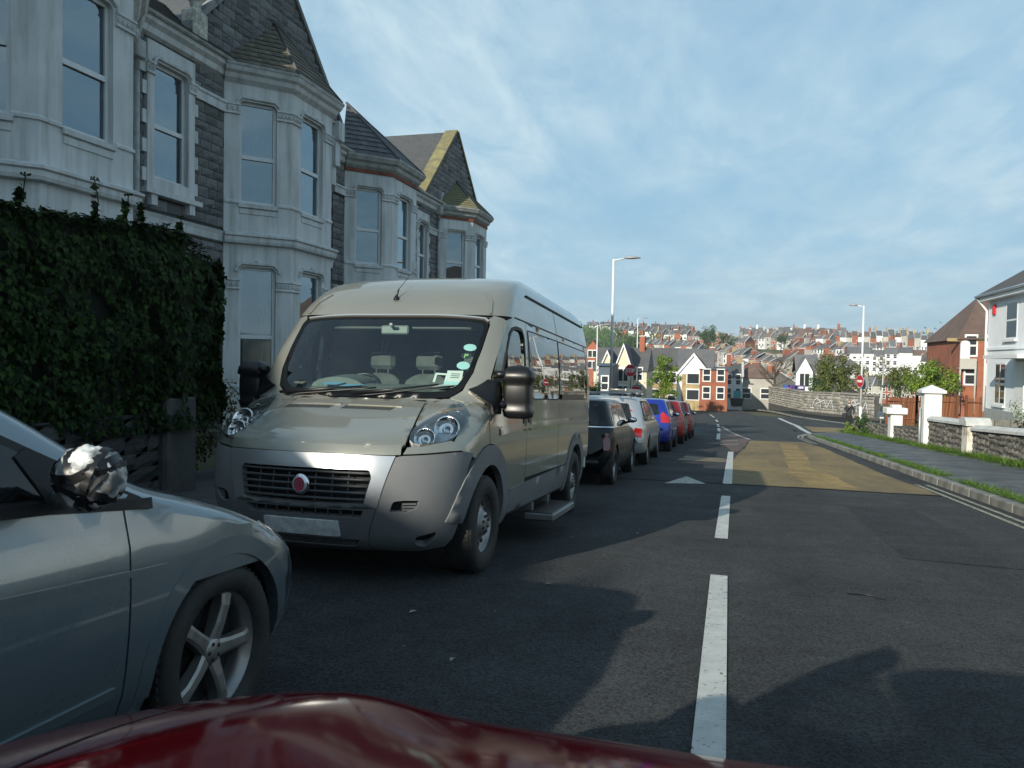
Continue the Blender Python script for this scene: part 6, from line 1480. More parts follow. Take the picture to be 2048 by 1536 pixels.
# --- the row behind the van, all facing away
black_paint = car_paint('dark_green_black_paint', (0.004, 0.007, 0.009), metal=0.0, rough=0.35)
black_paint.node_tree.nodes['Principled BSDF'].inputs['Coat Weight'].default_value = 0.4; black_paint.node_tree.nodes['Principled BSDF'].inputs['Specular IOR Level'].default_value = 0.3
mini = Car('parked_hatchback', 'small black three-door hatchback with round corners parked directly behind the van', on_road(-2.50, 15.35), 3.63, .845, 1.365, .91, .82, 1.05, 1.40, 3.18, 3.50, black_paint, (.68, 3.147), .305, 5, roofw=.78, plan=2.5)
mini.body(door=(1.15, 2.30), archr=.37, lowm=black_plastic, wide=.02, sp=.09)
mini.greenhouse([(1.30, .915), (1.52, 1.13), (1.72, 1.29), (3.0, 1.29), (3.22, .98), (3.22, .915)], [[(1.46, .935), (1.60, 1.10), (1.76, 1.26), (2.26, 1.262), (2.30, .935)], [(2.35, .935), (2.32, 1.262), (2.86, 1.25), (3.02, 1.02), (3.02, .935)]], frame=mat('gloss_black', (0.008, 0.009, 0.01), 0.15, var=0, coat=1))
mini.tailend([(0, 1.285), (.58, 1.255), (.69, .91), (.72, .60), (.5, .48), (0, .46)], [(0, 1.225), (.52, 1.205), (.61, .94), (0, .93)], .44, [(.70, .55), (.83, .55), (.82, .80), (.74, .82), (.70, .70)], mat('smoked_red_lens', (0.20, 0.045, 0.05), 0.12, var=0.1, coat=1), corner_top=.91)
mb = MB(); strip(mb, [(-mini.rl(3.2), .905), (-.5, .905), (0, .905), (.5, .905), (mini.rl(3.2), .905)], mini.h.rwrap, .018, .016); strip(mb, [(-.62, .375), (0, .372), (.62, .375)], mini.h.rwrap, .032, .035); mini.p('chrome_strip', mb, [chrome])
mb = MB(); strip(mb, [(1.1, .903), (2.3, .905), (3.2, .905)], mini.h.side, .016, .010); strip(mb, [(1.1, .903), (2.3, .905), (3.2, .905)], lambda y, z: (lambda p, n: (Vector((-p.x, p.y, p.z)), Vector((-n.x, n.y, n.z))))(*mini.h.side(y, z)), .016, .010); mini.p('belt_chrome', mb, [chrome])
mini.mirror(1.42, 1.0, black_plastic, .085, .052, .11)
mb = MB(); mb.tube([(.32, 3.60, .26), (.32, 3.72, .255)], .035, 10); mini.p('exhaust', mb, [chrome]); mini.finish()

silver_car_m = car_paint('silver_paint', (0.50, 0.51, 0.51), metal=0.7, rough=0.28)
est = Car('parked_estate', 'silver estate car with roof bars between the black and the blue hatchbacks', on_road(-2.42, 20.15), 4.35, .86, 1.46, .93, .80, 1.15, 1.95, 4.02, 4.26, silver_car_m, (.86, 3.45), .315, 5, roofw=.74, plan=2.6)
est.body(door=(1.32, 2.40), door2=(2.40, 3.28), sp=.1)
est.greenhouse([(1.55, .935), (1.85, 1.16), (2.2, 1.36), (3.8, 1.36), (4.05, .98), (4.0, .935)], [[(1.78, .955), (1.98, 1.15), (2.28, 1.32), (2.36, 1.32), (2.36, .955)], [(2.44, .955), (2.44, 1.325), (3.2, 1.325), (3.25, .955)], [(3.33, .955), (3.30, 1.32), (3.66, 1.30), (3.86, .99)]])
est.tailend([(0, 1.36), (.52, 1.33), (.66, .93), (.70, .50), (0, .48)], [(0, 1.31), (.48, 1.29), (.58, .96), (0, .95)], .48, [(.62, .60), (.80, .60), (.80, .78), (.64, .80)], corner_top=.93)
mb = MB()
for sg in (1, -1): mb.tube([(sg*.50, 2.3, 1.50), (sg*.50, 3.9, 1.50)], .02, 6); [mb.tube([(sg*.50, y, 1.40), (sg*.50, y, 1.5)], .018, 6) for y in (2.35, 3.0, 3.8)]
est.p('roof_rails', mb, [black_plastic]); mb = MB()
for y in (2.5, 3.55): mb.bbox((-.62, y-.03, 1.51), (.62, y+.03, 1.535), .008)
est.p('roof_bars', mb, [silver_paint]); mb = MB()
for sg in (1, -1): mb.lathe([(0, 0), (.055, 0), (.05, -.02)], 14, (sg*.52, 4.16, 1.12), 'y')
est.p('round_lamps', mb, [red_lens]); est.finish()
ladder = thing('ladder', 'long pale aluminium ladder lying on the silver estate roof bars', 'ladder', on_road(-2.42, 18.0))
LT = Matrix.Translation(on_road(-2.42, 20.15)) @ Matrix.Rotation(math.pi, 4, 'Z') @ Matrix.Rotation(math.atan(S), 4, 'X')
def lad(name, mb):
    mb.v = [tuple(LT @ Vector(v)) for v in mb.v]; return part(name, mb, mat('ladder_alu', (0.55, 0.55, 0.52), 0.4, metal=0.6, var=0.15), ladder)
for x in (-.50, -.14): lad('rail', MB().bbox((x, 1.6, 1.545), (x+.03, 4.7, 1.60), .006))
for k in range(11): lad('rung', MB().tube([(-.49, 1.75+k*.28, 1.575), (-.12, 1.75+k*.28, 1.575)], .014, 6))

blue_paint = car_paint('blue_paint', (0.012, 0.035, 0.30), metal=0.35, rough=0.22)
blue = Car('parked_hatchback', 'bright blue hatchback with red corner lamps parked behind the silver estate', on_road(-2.28, 25.3), 3.95, .86, 1.48, .96, .84, 1.10, 1.85, 3.45, 3.80, blue_paint, (.82, 3.31), .305, 5, roofw=.74, plan=2.5)
blue.body(door=(1.28, 2.30), door2=(2.30, 3.12), sp=.1)
blue.greenhouse([(1.45, .965), (1.75, 1.18), (2.1, 1.38), (3.2, 1.38), (3.5, 1.05), (3.42, .965)], [[(1.66, .985), (1.88, 1.17), (2.18, 1.34), (2.26, 1.34), (2.26, .985)], [(2.34, .985), (2.34, 1.34), (3.0, 1.33), (3.2, 1.06), (3.1, .985)]])
blue.tailend([(0, 1.38), (.50, 1.35), (.62, .98), (.66, .60), (0, .58)], [(0, 1.33), (.46, 1.31), (.54, 1.02), (0, 1.0)], .58, [(.60, .80), (.90, .80), (.92, .95), (.72, 1.10), (.60, 1.02)], corner_top=1.0)
mb = MB(); panel(mb, rpoly([(-.28, .70), (.28, .70), (.28, .83), (-.28, .83)], .01), blue.h.rear, sp=.1, offs=.012, thick=.012); blue.p('number_plate', mb, [mat('yellow_plate', (0.45, 0.42, 0.25), 0.5, var=0.2, scale=14)]); blue.mirror(1.55, 1.02, blue_paint); blue.finish()
red_paint = car_paint('red_paint', (0.30, 0.012, 0.010), metal=0.25, rough=0.22)
for i, (y, lab) in enumerate(((29.9, 'red hatchback parked just beyond the blue hatchback'), (34.4, 'farther red hatchback at the end of the row of parked cars'))):
    c = Car('parked_hatchback', lab, on_road(-2.15+.06*i, y), 3.9, .85, 1.47, .95, .83, 1.10, 1.85, 3.45, 3.76, red_paint, (.80, 3.27), .30, 5, roofw=.74, plan=2.5)
    c.body(door=(1.28, 2.30), door2=(2.30, 3.10), sp=.13); c.greenhouse([(1.45, .955), (1.75, 1.17), (2.1, 1.37), (3.2, 1.37), (3.5, 1.04), (3.42, .955)], [[(1.66, .975), (1.88, 1.16), (2.18, 1.33), (2.26, 1.33), (2.26, .975)], [(2.34, .975), (2.34, 1.33), (3.0, 1.32), (3.2, 1.05), (3.1, .975)]], sp=.1)
    c.tailend([(0, 1.36), (.50, 1.33), (.62, .96), (.66, .60), (0, .58)], [(0, 1.31), (.46, 1.29), (.54, 1.0), (0, .98)], .58, [(.62, .72), (.86, .72), (.86, 1.0), (.66, 1.06)], mat('pale_red_lens', (0.5, 0.12, 0.10), 0.15, var=0.2, coat=1), corner_top=.98, sp=.11); c.mirror(1.55, 1.0, red_paint); c.finish()
# ---------------------------------------------------------------- the red car the picture is taken from
own_red = car_paint('cherry_red_paint', (0.115, 0.002, 0.006), metal=0.0, rough=0.06)
_b = own_red.node_tree.nodes['Principled BSDF']
for _l in list(_b.inputs['Coat Roughness'].links): own_red.node_tree.links.remove(_l)
for _l in list(_b.inputs['Roughness'].links): own_red.node_tree.links.remove(_l)
_b.inputs['Roughness'].default_value = 0.09; _b.inputs['Coat Roughness'].default_value = 0.03; _b.inputs['Coat Weight'].default_value = 0.06; _b.inputs['Specular IOR Level'].default_value = 0.35; _b.inputs['IOR'].default_value = 1.36
own = thing('camera_car', 'cherry red car whose glossy bonnet fills the bottom edge', 'car', (-0.172, 0.0, road_z(0)), rot=(-math.atan(S), 0, 0))
def bz(x, y):
    """bonnet height above the road: crown, dropping nose, domed wing over each lamp. x from the car's centre, y forward of the camera"""
    ax = abs(x)
    z = 0.814 - 0.02*(ax/.8)**2 - 0.02*max(0, y-.5) - 0.249*max(0, y-0.677)**1.9 - 0.55*max(0, y-1.15)**2
    z += 0.034*math.exp(-((ax-.48)/.15)**2)*math.exp(-((y-1.68)/.74)**2) - 0.424*max(0, ax-.597)**1.75
    return z
mb = MB(); nx, ny = 72, 56; vs = []; fs = []
for j in range(ny+1):
    y = lerp(0.50, 1.78, j/ny)
    for i in range(nx+1):
        u = lerp(-1, 1, i/nx); wv = tab(y, [0.5, 1.2, 1.5, 1.7, 1.78], [.97, .95, .90, .75, .62]); x = u*wv; vs.append((x, y, bz(x, y)))
for j in range(ny):
    for i in range(nx): k = j*(nx+1)+i; fs.append((k, k+1, k+nx+2, k+nx+1))
mb.add(vs, fs, 0, True); part('bonnet', mb, own_red, own, world=False)
mb = MB(); OH = Hull([(.2, .1, .6, .74, 3.7, 3.3, 2.6, 2.8), (.35, .02, .5, .82, 3.78, 3.3, 2.6, 2.8), (.40, .02, .5, .83, 3.8, 3.3, 2.6, 2.8), (.44, .10, .55, .835, 3.78, 3.3, 2.6, 2.8)], sub=4)
mb.add(OH.V, [f for f in OH.F if len(f) == 4], 0, True); mb.v = [(x, 1.80-y, z) for x, y, z in mb.v]; part('lower_body', mb, own_red, own, world=False)
mb = MB()
for sg in (1, -1):
    mb.add([(sg*.845, 0.75, .62), (sg*.845, -1.8, .62), (sg*.82, -1.85, .98), (sg*.83, 0.62, .86)], [(0, 1, 2, 3)])                     # door tops
    mb.tube([(sg*.79, 0.62, .84), (sg*.70, 0.30, 1.30), (sg*.62, .10, 1.50)], .085, 8); mb.lathe([(0, -.06), (.10, -.04), (.12, .03), (.10, .06), (0, .06)], 14, (sg*.96, .42, .97), 'y'); mb.tube([(sg*.79, -0.75, .95), (sg*.63, -.80, 1.46)], .035, 6); mb.tube([(sg*.78, -1.85, .95), (sg*.60, -1.45, 1.46)], .06, 6)  # out of view; pillars and mirrors made bulky to close gaps in the cast shadow
part('pillars', mb, own_red, own, world=False)
mb = MB(); vs = []; fs = []
for j in range(9):
    y = lerp(.12, -1.75, j/8)
    for i in range(9): u = lerp(-1, 1, i/8); vs.append((u*lerp(.60, .64, min(1, j/2)), y-.06*u*u*(1 if j < 1 else 0), 1.535-.06*u**4-.05*max(0, (j-5)/3)**2-(.05 if j == 0 else 0)))
for j in range(8):
    for i in range(8): k = j*9+i; fs.append((k, k+1, k+10, k+9))
mb.add(vs, fs, 0, True); mb.v += [(x, y, z-.03) for x, y, z in mb.v]; n0 = len(vs); mb.f += [tuple(i+n0 for i in reversed(f)) for f in fs]; mb.m += [0]*len(fs); mb.sm += [True]*len(fs); part('roof', mb, own_red, own, world=False, fixn=False)
mb = MB(); mb.box((-.7, -.3, .35), (.7, -1.7, .55)); [mb.bbox((x-.26, -.62, .45), (x+.26, -.42, 1.22), .05) for x in (-.36, .36)]; mb.bbox((-.62, -1.55, .45), (.62, -1.35, 1.25), .05); mb.box((-.78, 0.12, .60), (.78, 0.40, .90)); mb.box((-.78, 0.30, .60), (.78, 0.62, .76)); mb.box((-.76, .36, .7), (.76, .5, .86)); part('cabin', mb, trim_dark, own, world=False)  # unseen seats and raised dash, added to fill the car's cast shadow
for sg in (1, -1):
    for y in (1.10, -1.30): wheel(own, sg*.74, y, .30, .18, .21, 5, sg)

mb = MB()
for sg in (1, -1): mb.add([(sg*.80, 0.34, .90), (sg*.66, 0.10, 1.44), (sg*.64, -1.40, 1.46), (sg*.80, -1.80, .97)], [(0, 1, 2, 3)])
mb.add([(-.62, -1.50, 1.46), (.62, -1.50, 1.46), (.74, -1.88, .98), (-.74, -1.88, .98)], [(0, 1, 2, 3)]); part('side_window', mb, glass('own_shading_glass', (0.14, 0.17, 0.17)), own, world=False)  # unseen panes, tinted this dark to deepen the shadow on the road

mb = MB()
for sg in (1, -1):
    L = [Vector((sg*.70*tab(y, [.5, 1.2, 1.5, 1.7], [1, .98, .90, .74]), y, 0)) for y in ylist(.52, 1.70, .06)]; vs = []
    for p in L: vs += [(p.x-.004, p.y, bz(p.x-.004, p.y)+.0012), (p.x+.004, p.y, bz(p.x+.004, p.y)+.0012)]
    mb.add(vs, [(2*i, 2*i+1, 2*i+3, 2*i+2) for i in range(len(L)-1)])
part('bonnet_shut_line', mb, seal_m, own, world=False)
# ---------------------------------------------------------------- right-hand side of the street
def at(px, py, Y):
    """point seen at a picture position (2048 x 1536 grid) at street distance Y: used to survey the far buildings"""
    d = _f + _r2*((px-1024)/1540.0) - _u2*((py-768)/1540.0); return CAM + d*(Y/d.y)
wall_paint = mat('white_wall_paint', (0.66, 0.68, 0.68), 0.7, col2=(0.50, 0.52, 0.50), scale=2.2, lo=0.45, hi=0.8, bump=0.1, bscale=40); stain(wall_paint, (0.30, 0.30, 0.24), lo=0.55, hi=0.85, amt=0.5)
rubble_m = mat('grey_rubble', (0.17, 0.165, 0.15), 0.92, col2=(0.085, 0.083, 0.075), scale=6, bump=0.8, bscale=18, obj_rand=0.4)
RUB = []
for i in range(7):
    me = STONES[i].copy(); me.materials.clear(); me.materials.append(rubble_m); RUB.append(me)
coping_m = mat('pale_coping', (0.50, 0.52, 0.51), 0.8, col2=(0.33, 0.34, 0.31), scale=4, lo=0.4, hi=0.8, bump=0.2, bscale=40, obj_rand=0.08)
WX = 6.62
def rz(y): return road_z(y)
def street_wall(name, label, y0, y1, h0, h1, nst=True, coping=True, cmat=coping_m):
    t = thing(name, label, 'wall', (WX, (y0+y1)/2, rz((y0+y1)/2)))
    c = MB(); n = max(2, int((y1-y0)/1.5)); vs = []; fs = []
    for k in range(n+1):
        y = lerp(y0, y1, k/n); z = rz(y); h = lerp(h0, h1, k/n); vs += [(WX+.03, y, z-.3), (WX+.03, y, z+h), (WX+.36, y, z+h), (WX+.36, y, z-.3)]
    for k in range(n): fs += [(4*k+i, 4*k+4+i, 4*k+4+(i+1) % 4, 4*k+(i+1) % 4) for i in range(4)]
    fs += [(0, 1, 2, 3), tuple(4*n+i for i in (3, 2, 1, 0))]; core = part('wall_core', c.add(vs, fs), mortar, t)
    rnd = random.Random(int(y0*7)); y = y0
    # rubble laid in steps that follow the slope
    while y < y1-.05:
        L = min(1.05, y1-y); z0 = rz(y+L/2)+.05; h = lerp(h0, h1, (y+L/2-y0)/(y1-y0))-.06
        lay_stones(core, WX+.03, y, y+L, z0, z0+h, course=.16, lmin=.11, lmax=.30, meshes=RUB, depth=.06, face=-1, rnd=rnd, rubble=.03, gap=.016); y += L
    if coping:
        n = int((y1-y0)/1.0+.5)
        for k in range(n):
            a, b = lerp(y0, y1, k/n), lerp(y0, y1, (k+1)/n)-.012; ha, hb_ = lerp(h0, h1, k/n), lerp(h0, h1, (k+1)/n)
            P = [(WX-.05, 0), (WX-.05, .07), (WX+.06, .15), (WX+.33, .15), (WX+.44, .07), (WX+.44, 0)]; mb = MB()
            mb.add([(x, a, rz(a)+ha+z) for x, z in P]+[(x, b, rz(b)+hb_+z) for x, z in P], [tuple(range(5, -1, -1)), tuple(range(6, 12))]+[(i, (i+1) % 6, 6+(i+1) % 6, 6+i) for i in range(6)]); part('coping_stone', mb, cmat, t)
    return t
street_wall('front_garden_wall', 'low rubble wall with pale coping nearest on the right-hand pavement', 11.0, 23.95, .84, .86)
street_wall('front_garden_wall', 'higher rubble wall length with pale coping between white pier and tall gate pillar', 24.6, 28.75, .98, 1.06)
street_wall('overgrown_wall', 'weedy rubble wall without coping left of the tall white gate pillar', 29.4, 44.5, .75, .8, coping=False)
p = thing('wall_pier', 'stubby white flaking pier where the two pale-coped walls meet', 'pillar', (WX, 24.28, rz(24.28)))
part('shaft', MB().bbox((WX-.10, 24.0, rz(24.3)-.1), (WX+.42, 24.55, rz(24.3)+1.0), .03), mat('flaking_white', (0.60, 0.58, 0.52), 0.85, col2=(0.30, 0.25, 0.18), scale=5, lo=0.48, hi=0.66, bump=0.5, bscale=25), p)
part('cap', MB().prism([(23.93, rz(24.3)+1.0), (24.62, rz(24.3)+1.0), (24.62, rz(24.3)+1.10), (24.45, rz(24.3)+1.22), (24.1, rz(24.3)+1.22), (23.93, rz(24.3)+1.10)], 'x', WX-.16, WX+.48), coping_m, p)
p = thing('gate_pillar', 'tall square white gate pillar with pyramid cap', 'pillar', (WX+.1, 29.05, rz(29.05))); z = rz(29.05)
part('shaft', MB().bbox((WX-.12, 28.8, z-.1), (WX+.42, 29.32, z+2.0), .015), wall_paint, p)
part('cap', MB().box((WX-.22, 28.7, z+2.0), (WX+.52, 29.42, z+2.10)).add([(WX-.2, 28.72, z+2.1), (WX+.5, 28.72, z+2.1), (WX+.5, 29.4, z+2.1), (WX-.2, 29.4, z+2.1), (WX+.15, 29.06, z+2.28)], [(0, 1, 4), (1, 2, 4), (2, 3, 4), (3, 0, 4)]), wall_paint, p)
p = thing('gate_post', 'bright white concrete gate post with broken arms at its head', 'pillar', (WX, 34.6, rz(34.6))); z = rz(34.6)
part('shaft', MB().prism([(34.30, z), (34.84, z), (34.84, z+.95), (34.98, z+1.1), (34.98, z+1.25), (34.30, z+1.25)], 'x', WX-.10, WX+.34), wall_paint, p)
part('head', MB().bbox((WX-.28, 34.16, z+1.25), (WX+.50, 35.02, z+1.50), .02).bbox((WX-.05, 34.3, z+1.5), (WX+.3, 34.8, z+1.62), .02), wall_paint, p)
pole_m = mat('galvanised_grey', (0.42, 0.44, 0.44), 0.45, metal=0.4, var=0.1)
pp = tag(part('marker_post', MB().tube([(WX-.2, 29.0, rz(29)), (WX-.2, 29.0, rz(29)+1.5)], .035, 8), pole_m), 'thin grey marker post at the foot of the tall white gate pillar', 'post')
# verges: grass along kerb and wall
grass_leaf = leaf_mat('grass_blade', (0.05, 0.12, 0.012), (0.16, 0.24, 0.035), 0.6, 0.3, 0.25)
rnd = random.Random(21); P = []
for _ in range(26000):
    y = rnd.uniform(8, 38); k = noise.noise((y*.55, 2, 0))
    if k < -.12 and rnd.random() > .12: continue
    P.append(((RK+.18+abs(rnd.gauss(0, .13+.1*max(0, k))), y, rz(y)+.125), (0, 0, 1)))
V, F = leaves(P, .11, rnd, 'blade'); o = part('verge_grass', MB().add(V, F), grass_leaf, fixn=False); tag(o, 'tufts of bright grass along the right-hand kerb', 'grass', kind='stuff')
P = []
for _ in range(32000):
    y = rnd.uniform(12, 46); w = .18+.16*max(0, noise.noise((y*.7, 7, 0)))
    if noise.noise((y*1.1, 3, 3)) < -.28: continue
    x = WX-.06-abs(rnd.gauss(0, w)); P.append(((x, y, rz(y)+.12+.025*(x-RK-.13)), (0, 0, 1)))
V, F = leaves(P, .19, rnd, 'blade'); o = part('wall_foot_grass', MB().add(V, F), grass_leaf, fixn=False); tag(o, 'long grass growing at the foot of the garden walls', 'grass', kind='stuff')
# garden behind the wall: lawn, low block wall, paved edge
lawn = mat('lawn', (0.09, 0.14, 0.025), 0.9, col2=(0.14, 0.13, 0.05), scale=1.2, bump=0.8, bscale=60)
def gy(y): return rz(y)+.72
mb = MB(); Y = ylist(12, 38, 2); vs = []; fs = []
for y in Y: vs += [(WX+.36, y, gy(y)), (17.5, y, gy(y)+.2)]
for i in range(len(Y)-1): fs.append((2*i, 2*i+1, 2*i+3, 2*i+2))
struct('lawn', mb.add(vs, fs), lawn)
bw = thing('block_wall', 'low grey concrete-block retaining wall across the white house lawn', 'wall', (9, 27.6, gy(27.6)))
for r_ in range(2):
    for k in range(11): x = WX+.5+k*.45+(.22 if r_ else 0); part('block', MB().bbox((x, 27.5, gy(27.6)+r_*.23), (x+.435, 27.72, gy(27.6)+.22+r_*.23), .012), kerb_m, bw)
# --- white house
white_m = mat('white_house_render', (0.74, 0.77, 0.79), 0.75, var=0.05, scale=1.0, bump=0.1, bscale=60); roof_tile = mat('dark_roof_tile', (0.075, 0.07, 0.07), 0.8, var=0.2, scale=3, bump=0.4, bscale=10, obj_rand=0.2)
HXW, HYE = 10.0, 34.6; zb_ = -.45; ez = 4.30
wh = thing('white_house', 'bright white rendered house with dark tiled roof at the right edge', 'house', (HXW, 28, zb_))
mb = MB()
for (y0, y1, za, zb2, zc, zd) in ((17, HYE, zb_-1.3, ez, None, None),):
    mb.box((HXW, y0, za), (HXW+8.5, y1, ez))
part('wall', mb, white_m, wh)
slope(wh, ((HXW-.35, 16.8, ez-.12), (HXW-.35, HYE+.35, ez-.12), (HXW+4.2, HYE-3.0, ez+3.0), (HXW+4.2, 17, ez+3.0)), roof_tile); slope(wh, ((HXW-.35, HYE+.35, ez-.12), (HXW+8.8, HYE+.35, ez-.12), (HXW+4.2, HYE-3.0, ez+3.0), (HXW+4.2, HYE-3.0, ez+3.0)), roof_tile)
for r_ in range(9):
    t0 = r_/9; a = Vector((HXW-.37, 22, ez-.12)).lerp(Vector((HXW+4.2, 22, ez+3.0)), t0); part('tile_course', MB().box((a.x, 18, a.z+.015), (a.x+.30, HYE+.25-3.2*t0, a.z+.075), ry=-.60), roof_tile, wh)
part('fascia', MB().box((HXW-.30, 17, ez-.36), (HXW-.27, HYE+.3, ez-.14)).box((HXW-.3, 17, ez-.38), (HXW, HYE+.3, ez-.36)), upvc, wh)
part('gutter', MB().tube([(HXW-.38, 17, ez-.18), (HXW-.38, HYE+.36, ez-.18)], .055, 8), upvc, wh); part('downpipe', MB().tube([(HXW-.36, HYE+.3, ez-.2), (HXW-.06, HYE+.02, ez-.75), (HXW-.06, HYE+.02, zb_)], .045, 8), upvc, wh)
part('alarm_box', MB().bbox((HXW-.08, HYE-.9, ez-.95), (HXW-.003, HYE-.65, ez-.55), .02), mat('alarm_red', (0.5, 0.02, 0.02), 0.4, var=0), wh)
def side_window(root, x, y0, y1, z0, z1, mull=1, frame=upvc, pane=None, d=.10, fx=-1):
    """window set in a wall facing -x (or +x): reveal, frame, panes"""
    f = MB(); t = .07; xa, xb = x+fx*.012, x-fx*.05
    f.box((xa, y0-.06, z0-.09), (x+fx*.10, y1+.06, z0-.005)); f.box((xa, y0, z0), (xb, y0+t, z1)); f.box((xa, y1-t, z0), (xb, y1, z1)); f.box((xa, y0+t, z1-t), (xb, y1-t, z1)); f.box((xa, y0+t, z0), (xb, y1-t, z0+t))
    f.box((xa, y0+t, (z0+z1)/2-.03), (xb, y1-t, (z0+z1)/2+.03))
    for k in range(1, mull): ym = lerp(y0, y1, k/mull); f.box((xa, ym-.03, z0+t), (xb, ym+.03, z1-t))
    w = part('window', f, frame, root); part('pane', MB().box((x+fx*.004, y0+t, z0+t), (x-fx*.02, y1-t, z1-t)), pane or car_glass, w); return w
side_window(wh, HXW, 31.4, 32.6, 2.35, 3.75); side_window(wh, HXW, 27.0, 29.0, 2.35, 3.75, 2); side_window(wh, HXW, 22.0, 24.0, 2.35, 3.75, 2)
part('porch_roof', MB().box((HXW-1.0, 28.2, 1.62), (HXW, 31.6, 1.74)), upvc, wh); part('front_door', MB().bbox((HXW-.06, 30.4, zb_), (HXW+.02, 31.3, zb_+2.0), .02), upvc, wh)
side_window(wh, HXW, 32.4, 33.6, zb_+.35, zb_+1.95, 2); side_window(wh, HXW, 26.0, 28.0, zb_+.55, zb_+1.95, 3); part('plinth', MB().box((HXW-.04, 17, zb_-1.2), (HXW, HYE+.02, zb_+.15)), mat('grey_plinth', (0.3, 0.31, 0.31), 0.8, var=0.1), wh); part('string_band', MB().box((HXW-.05, 17, 1.98), (HXW, HYE+.03, 2.08)), white_m, wh)
wv_leaf = leaf_mat('grey_green_leaf', (0.10, 0.15, 0.09), (0.34, 0.38, 0.30), 0.6); ev_leaf = leaf_mat('evergreen_leaf', (0.018, 0.045, 0.012), (0.07, 0.14, 0.03), 0.55, 0.3, 0.15); lime_leaf = leaf_mat('lime_leaf', (0.07, 0.15, 0.015), (0.26, 0.33, 0.04), 0.55, 0.3, 0.25)
bush('variegated_shrub', 'pale grey-green shrub in front of the white house', (9.4, 27.0, .05), (.75, 1.0, .75), 2600, .075, wv_leaf, 5); bush('yucca_shrub', 'dark green spiky shrub at the right edge before the white house', (9.0, 23.0, -.05), (.7, .9, .8), 2600, .11, ev_leaf, 6)
bush('dead_brown_shrub', 'brown straggly shrub beside the white gate post', (WX+.55, 31.6, rz(31.6)+.95), (.45, 1.5, .85), 2600, .05, leaf_mat('brown_leaf', (0.045, 0.038, 0.02), (0.13, 0.10, 0.045), 0.8), 8)
bush('ivy_bank', 'green weeds and ivy covering the wall below the lamp post', (WX+.05, 40.5, rz(40.5)+.6), (.35, 4.2, .65), 5200, .07, ev_leaf, 9); bush('verge_weeds', 'bright green weeds at the foot of the right-hand street lamp', (WX-.3, 43.2, rz(43.2)+.35), (.3, 1.6, .35), 1800, .07, lime_leaf, 10)
# --- timber fences
timber = mat('orange_brown_fence', (0.23, 0.085, 0.035), 0.85, col2=(0.12, 0.05, 0.025), scale=4, bump=0.4, bscale=30, stretch=(1, 1, .15), obj_rand=0.25)
def fence(label, pts, h, board=.14, lean=0.0, posts=1.8):
    t = thing('timber_fence', label, 'fence', (*pts[0], gz(*pts[0])))
    me = MB().bbox((-.5, -.012, 0), (.5, .012, 1), .004).mesh('board', timber); acc = 0
    for (x0, y0), (x1, y1) in zip(pts, pts[1:]):
        d = math.hypot(x1-x0, y1-y0); n = int(d/board); ang = math.atan2(y1-y0, x1-x0)
        for k in range(n):
            u = (k+.5)/n; x, y = lerp(x0, x1, u), lerp(y0, y1, u); o = bpy.data.objects.new('board', me); COL.objects.link(o); o.parent = t; o.location = Vector((x, y, base_z(x, y)))-t.location; o.rotation_euler = (random.uniform(-.01, .01), lean+random.uniform(-.02, .02), ang); o.scale = (board*.93, 1, h*random.uniform(.97, 1.02))
        m = max(1, int(d/posts))
        for k in range(m+1):
            u = k/m; x, y = lerp(x0, x1, u), lerp(y0, y1, u); part('post', MB().box((x-.05, y-.09, base_z(x, y)-.2), (x+.05, y+.01, base_z(x, y)+h+.08), rz=0), timber, t)
        for zz in (.3, .85): part('rail', MB().tube([(x0, y0-.05, base_z(x0, y0)+h*zz), (x1, y1-.05, base_z(x1, y1)+h*zz)], .03, 4), timber, t)
    return t
def base_z(x, y): return rz(y)+.55
fence('leaning orange-brown fence panels behind the overgrown wall', [(8.0, 43.2), (9.0, 41.4), (10.3, 39.6)], 1.55, .16, .10); fence('straight orange-brown fence running from the gate pillar to the white house', [(10.5, 39.0), (13.9, 38.0)], 1.55, .15)
# --- street lamps
lamp_m = mat('pale_lamp_post', (0.66, 0.68, 0.68), 0.45, metal=0.1, var=0.06); lamp_head_m = mat('lamp_head_grey', (0.28, 0.30, 0.31), 0.4, var=0.1)
def street_lamp(label, x, y, h, arm, az, z=None, curve=False):
    z = rz(y) if z is None else z; t = thing('street_lamp', label, 'street lamp', (x, y, z), 'street lamps'); d = Vector((math.cos(az), math.sin(az), 0)); b = Vector((x, y, z))
    part('base', MB().tube([b+Vector((0, 0, -.2)), b+Vector((0, 0, 1.35)), b+Vector((0, 0, 1.42))], [.085, .085, .06], 14), lamp_m, t); part('pole', MB().tube([b+Vector((0, 0, 1.4)), b+Vector((0, 0, h))], [.060, .048], 14), lamp_m, t)
    top = b+Vector((0, 0, h)); part('arm', MB().tube([top+Vector((0, 0, -.06)), top+d*arm*.45+Vector((0, 0, .03))], .028, 8), lamp_m, t)
    hd = MB(); vs = []
    prof = [(0, .02, .02), (.08, .09, .05), (.25, .14, .085), (.5, .15, .09), (.75, .13, .06), (.95, .07, .035), (1, .02, .02)]; sdir = Vector((-d.y, d.x, 0)); s0 = top+d*arm*.40+Vector((0, 0, .035)); Ls = arm*.62
    for u, w_, hh in prof:
        for k in range(10): a = 2*math.pi*k/10; vs.append(s0+d*Ls*u+sdir*w_*math.cos(a)+Vector((0, 0, hh*max(-.35, math.sin(a)))))
    hd.add(vs, [(i*10+k, i*10+(k+1) % 10, (i+1)*10+(k+1) % 10, (i+1)*10+k) for i in range(6) for k in range(10)], 0, True); part('lantern', hd, lamp_head_m, t); return t
street_lamp('tall pale street lamp rising behind the parked cars left of the road', -4.45, 31.0, 7.1, 1.05, R(5))
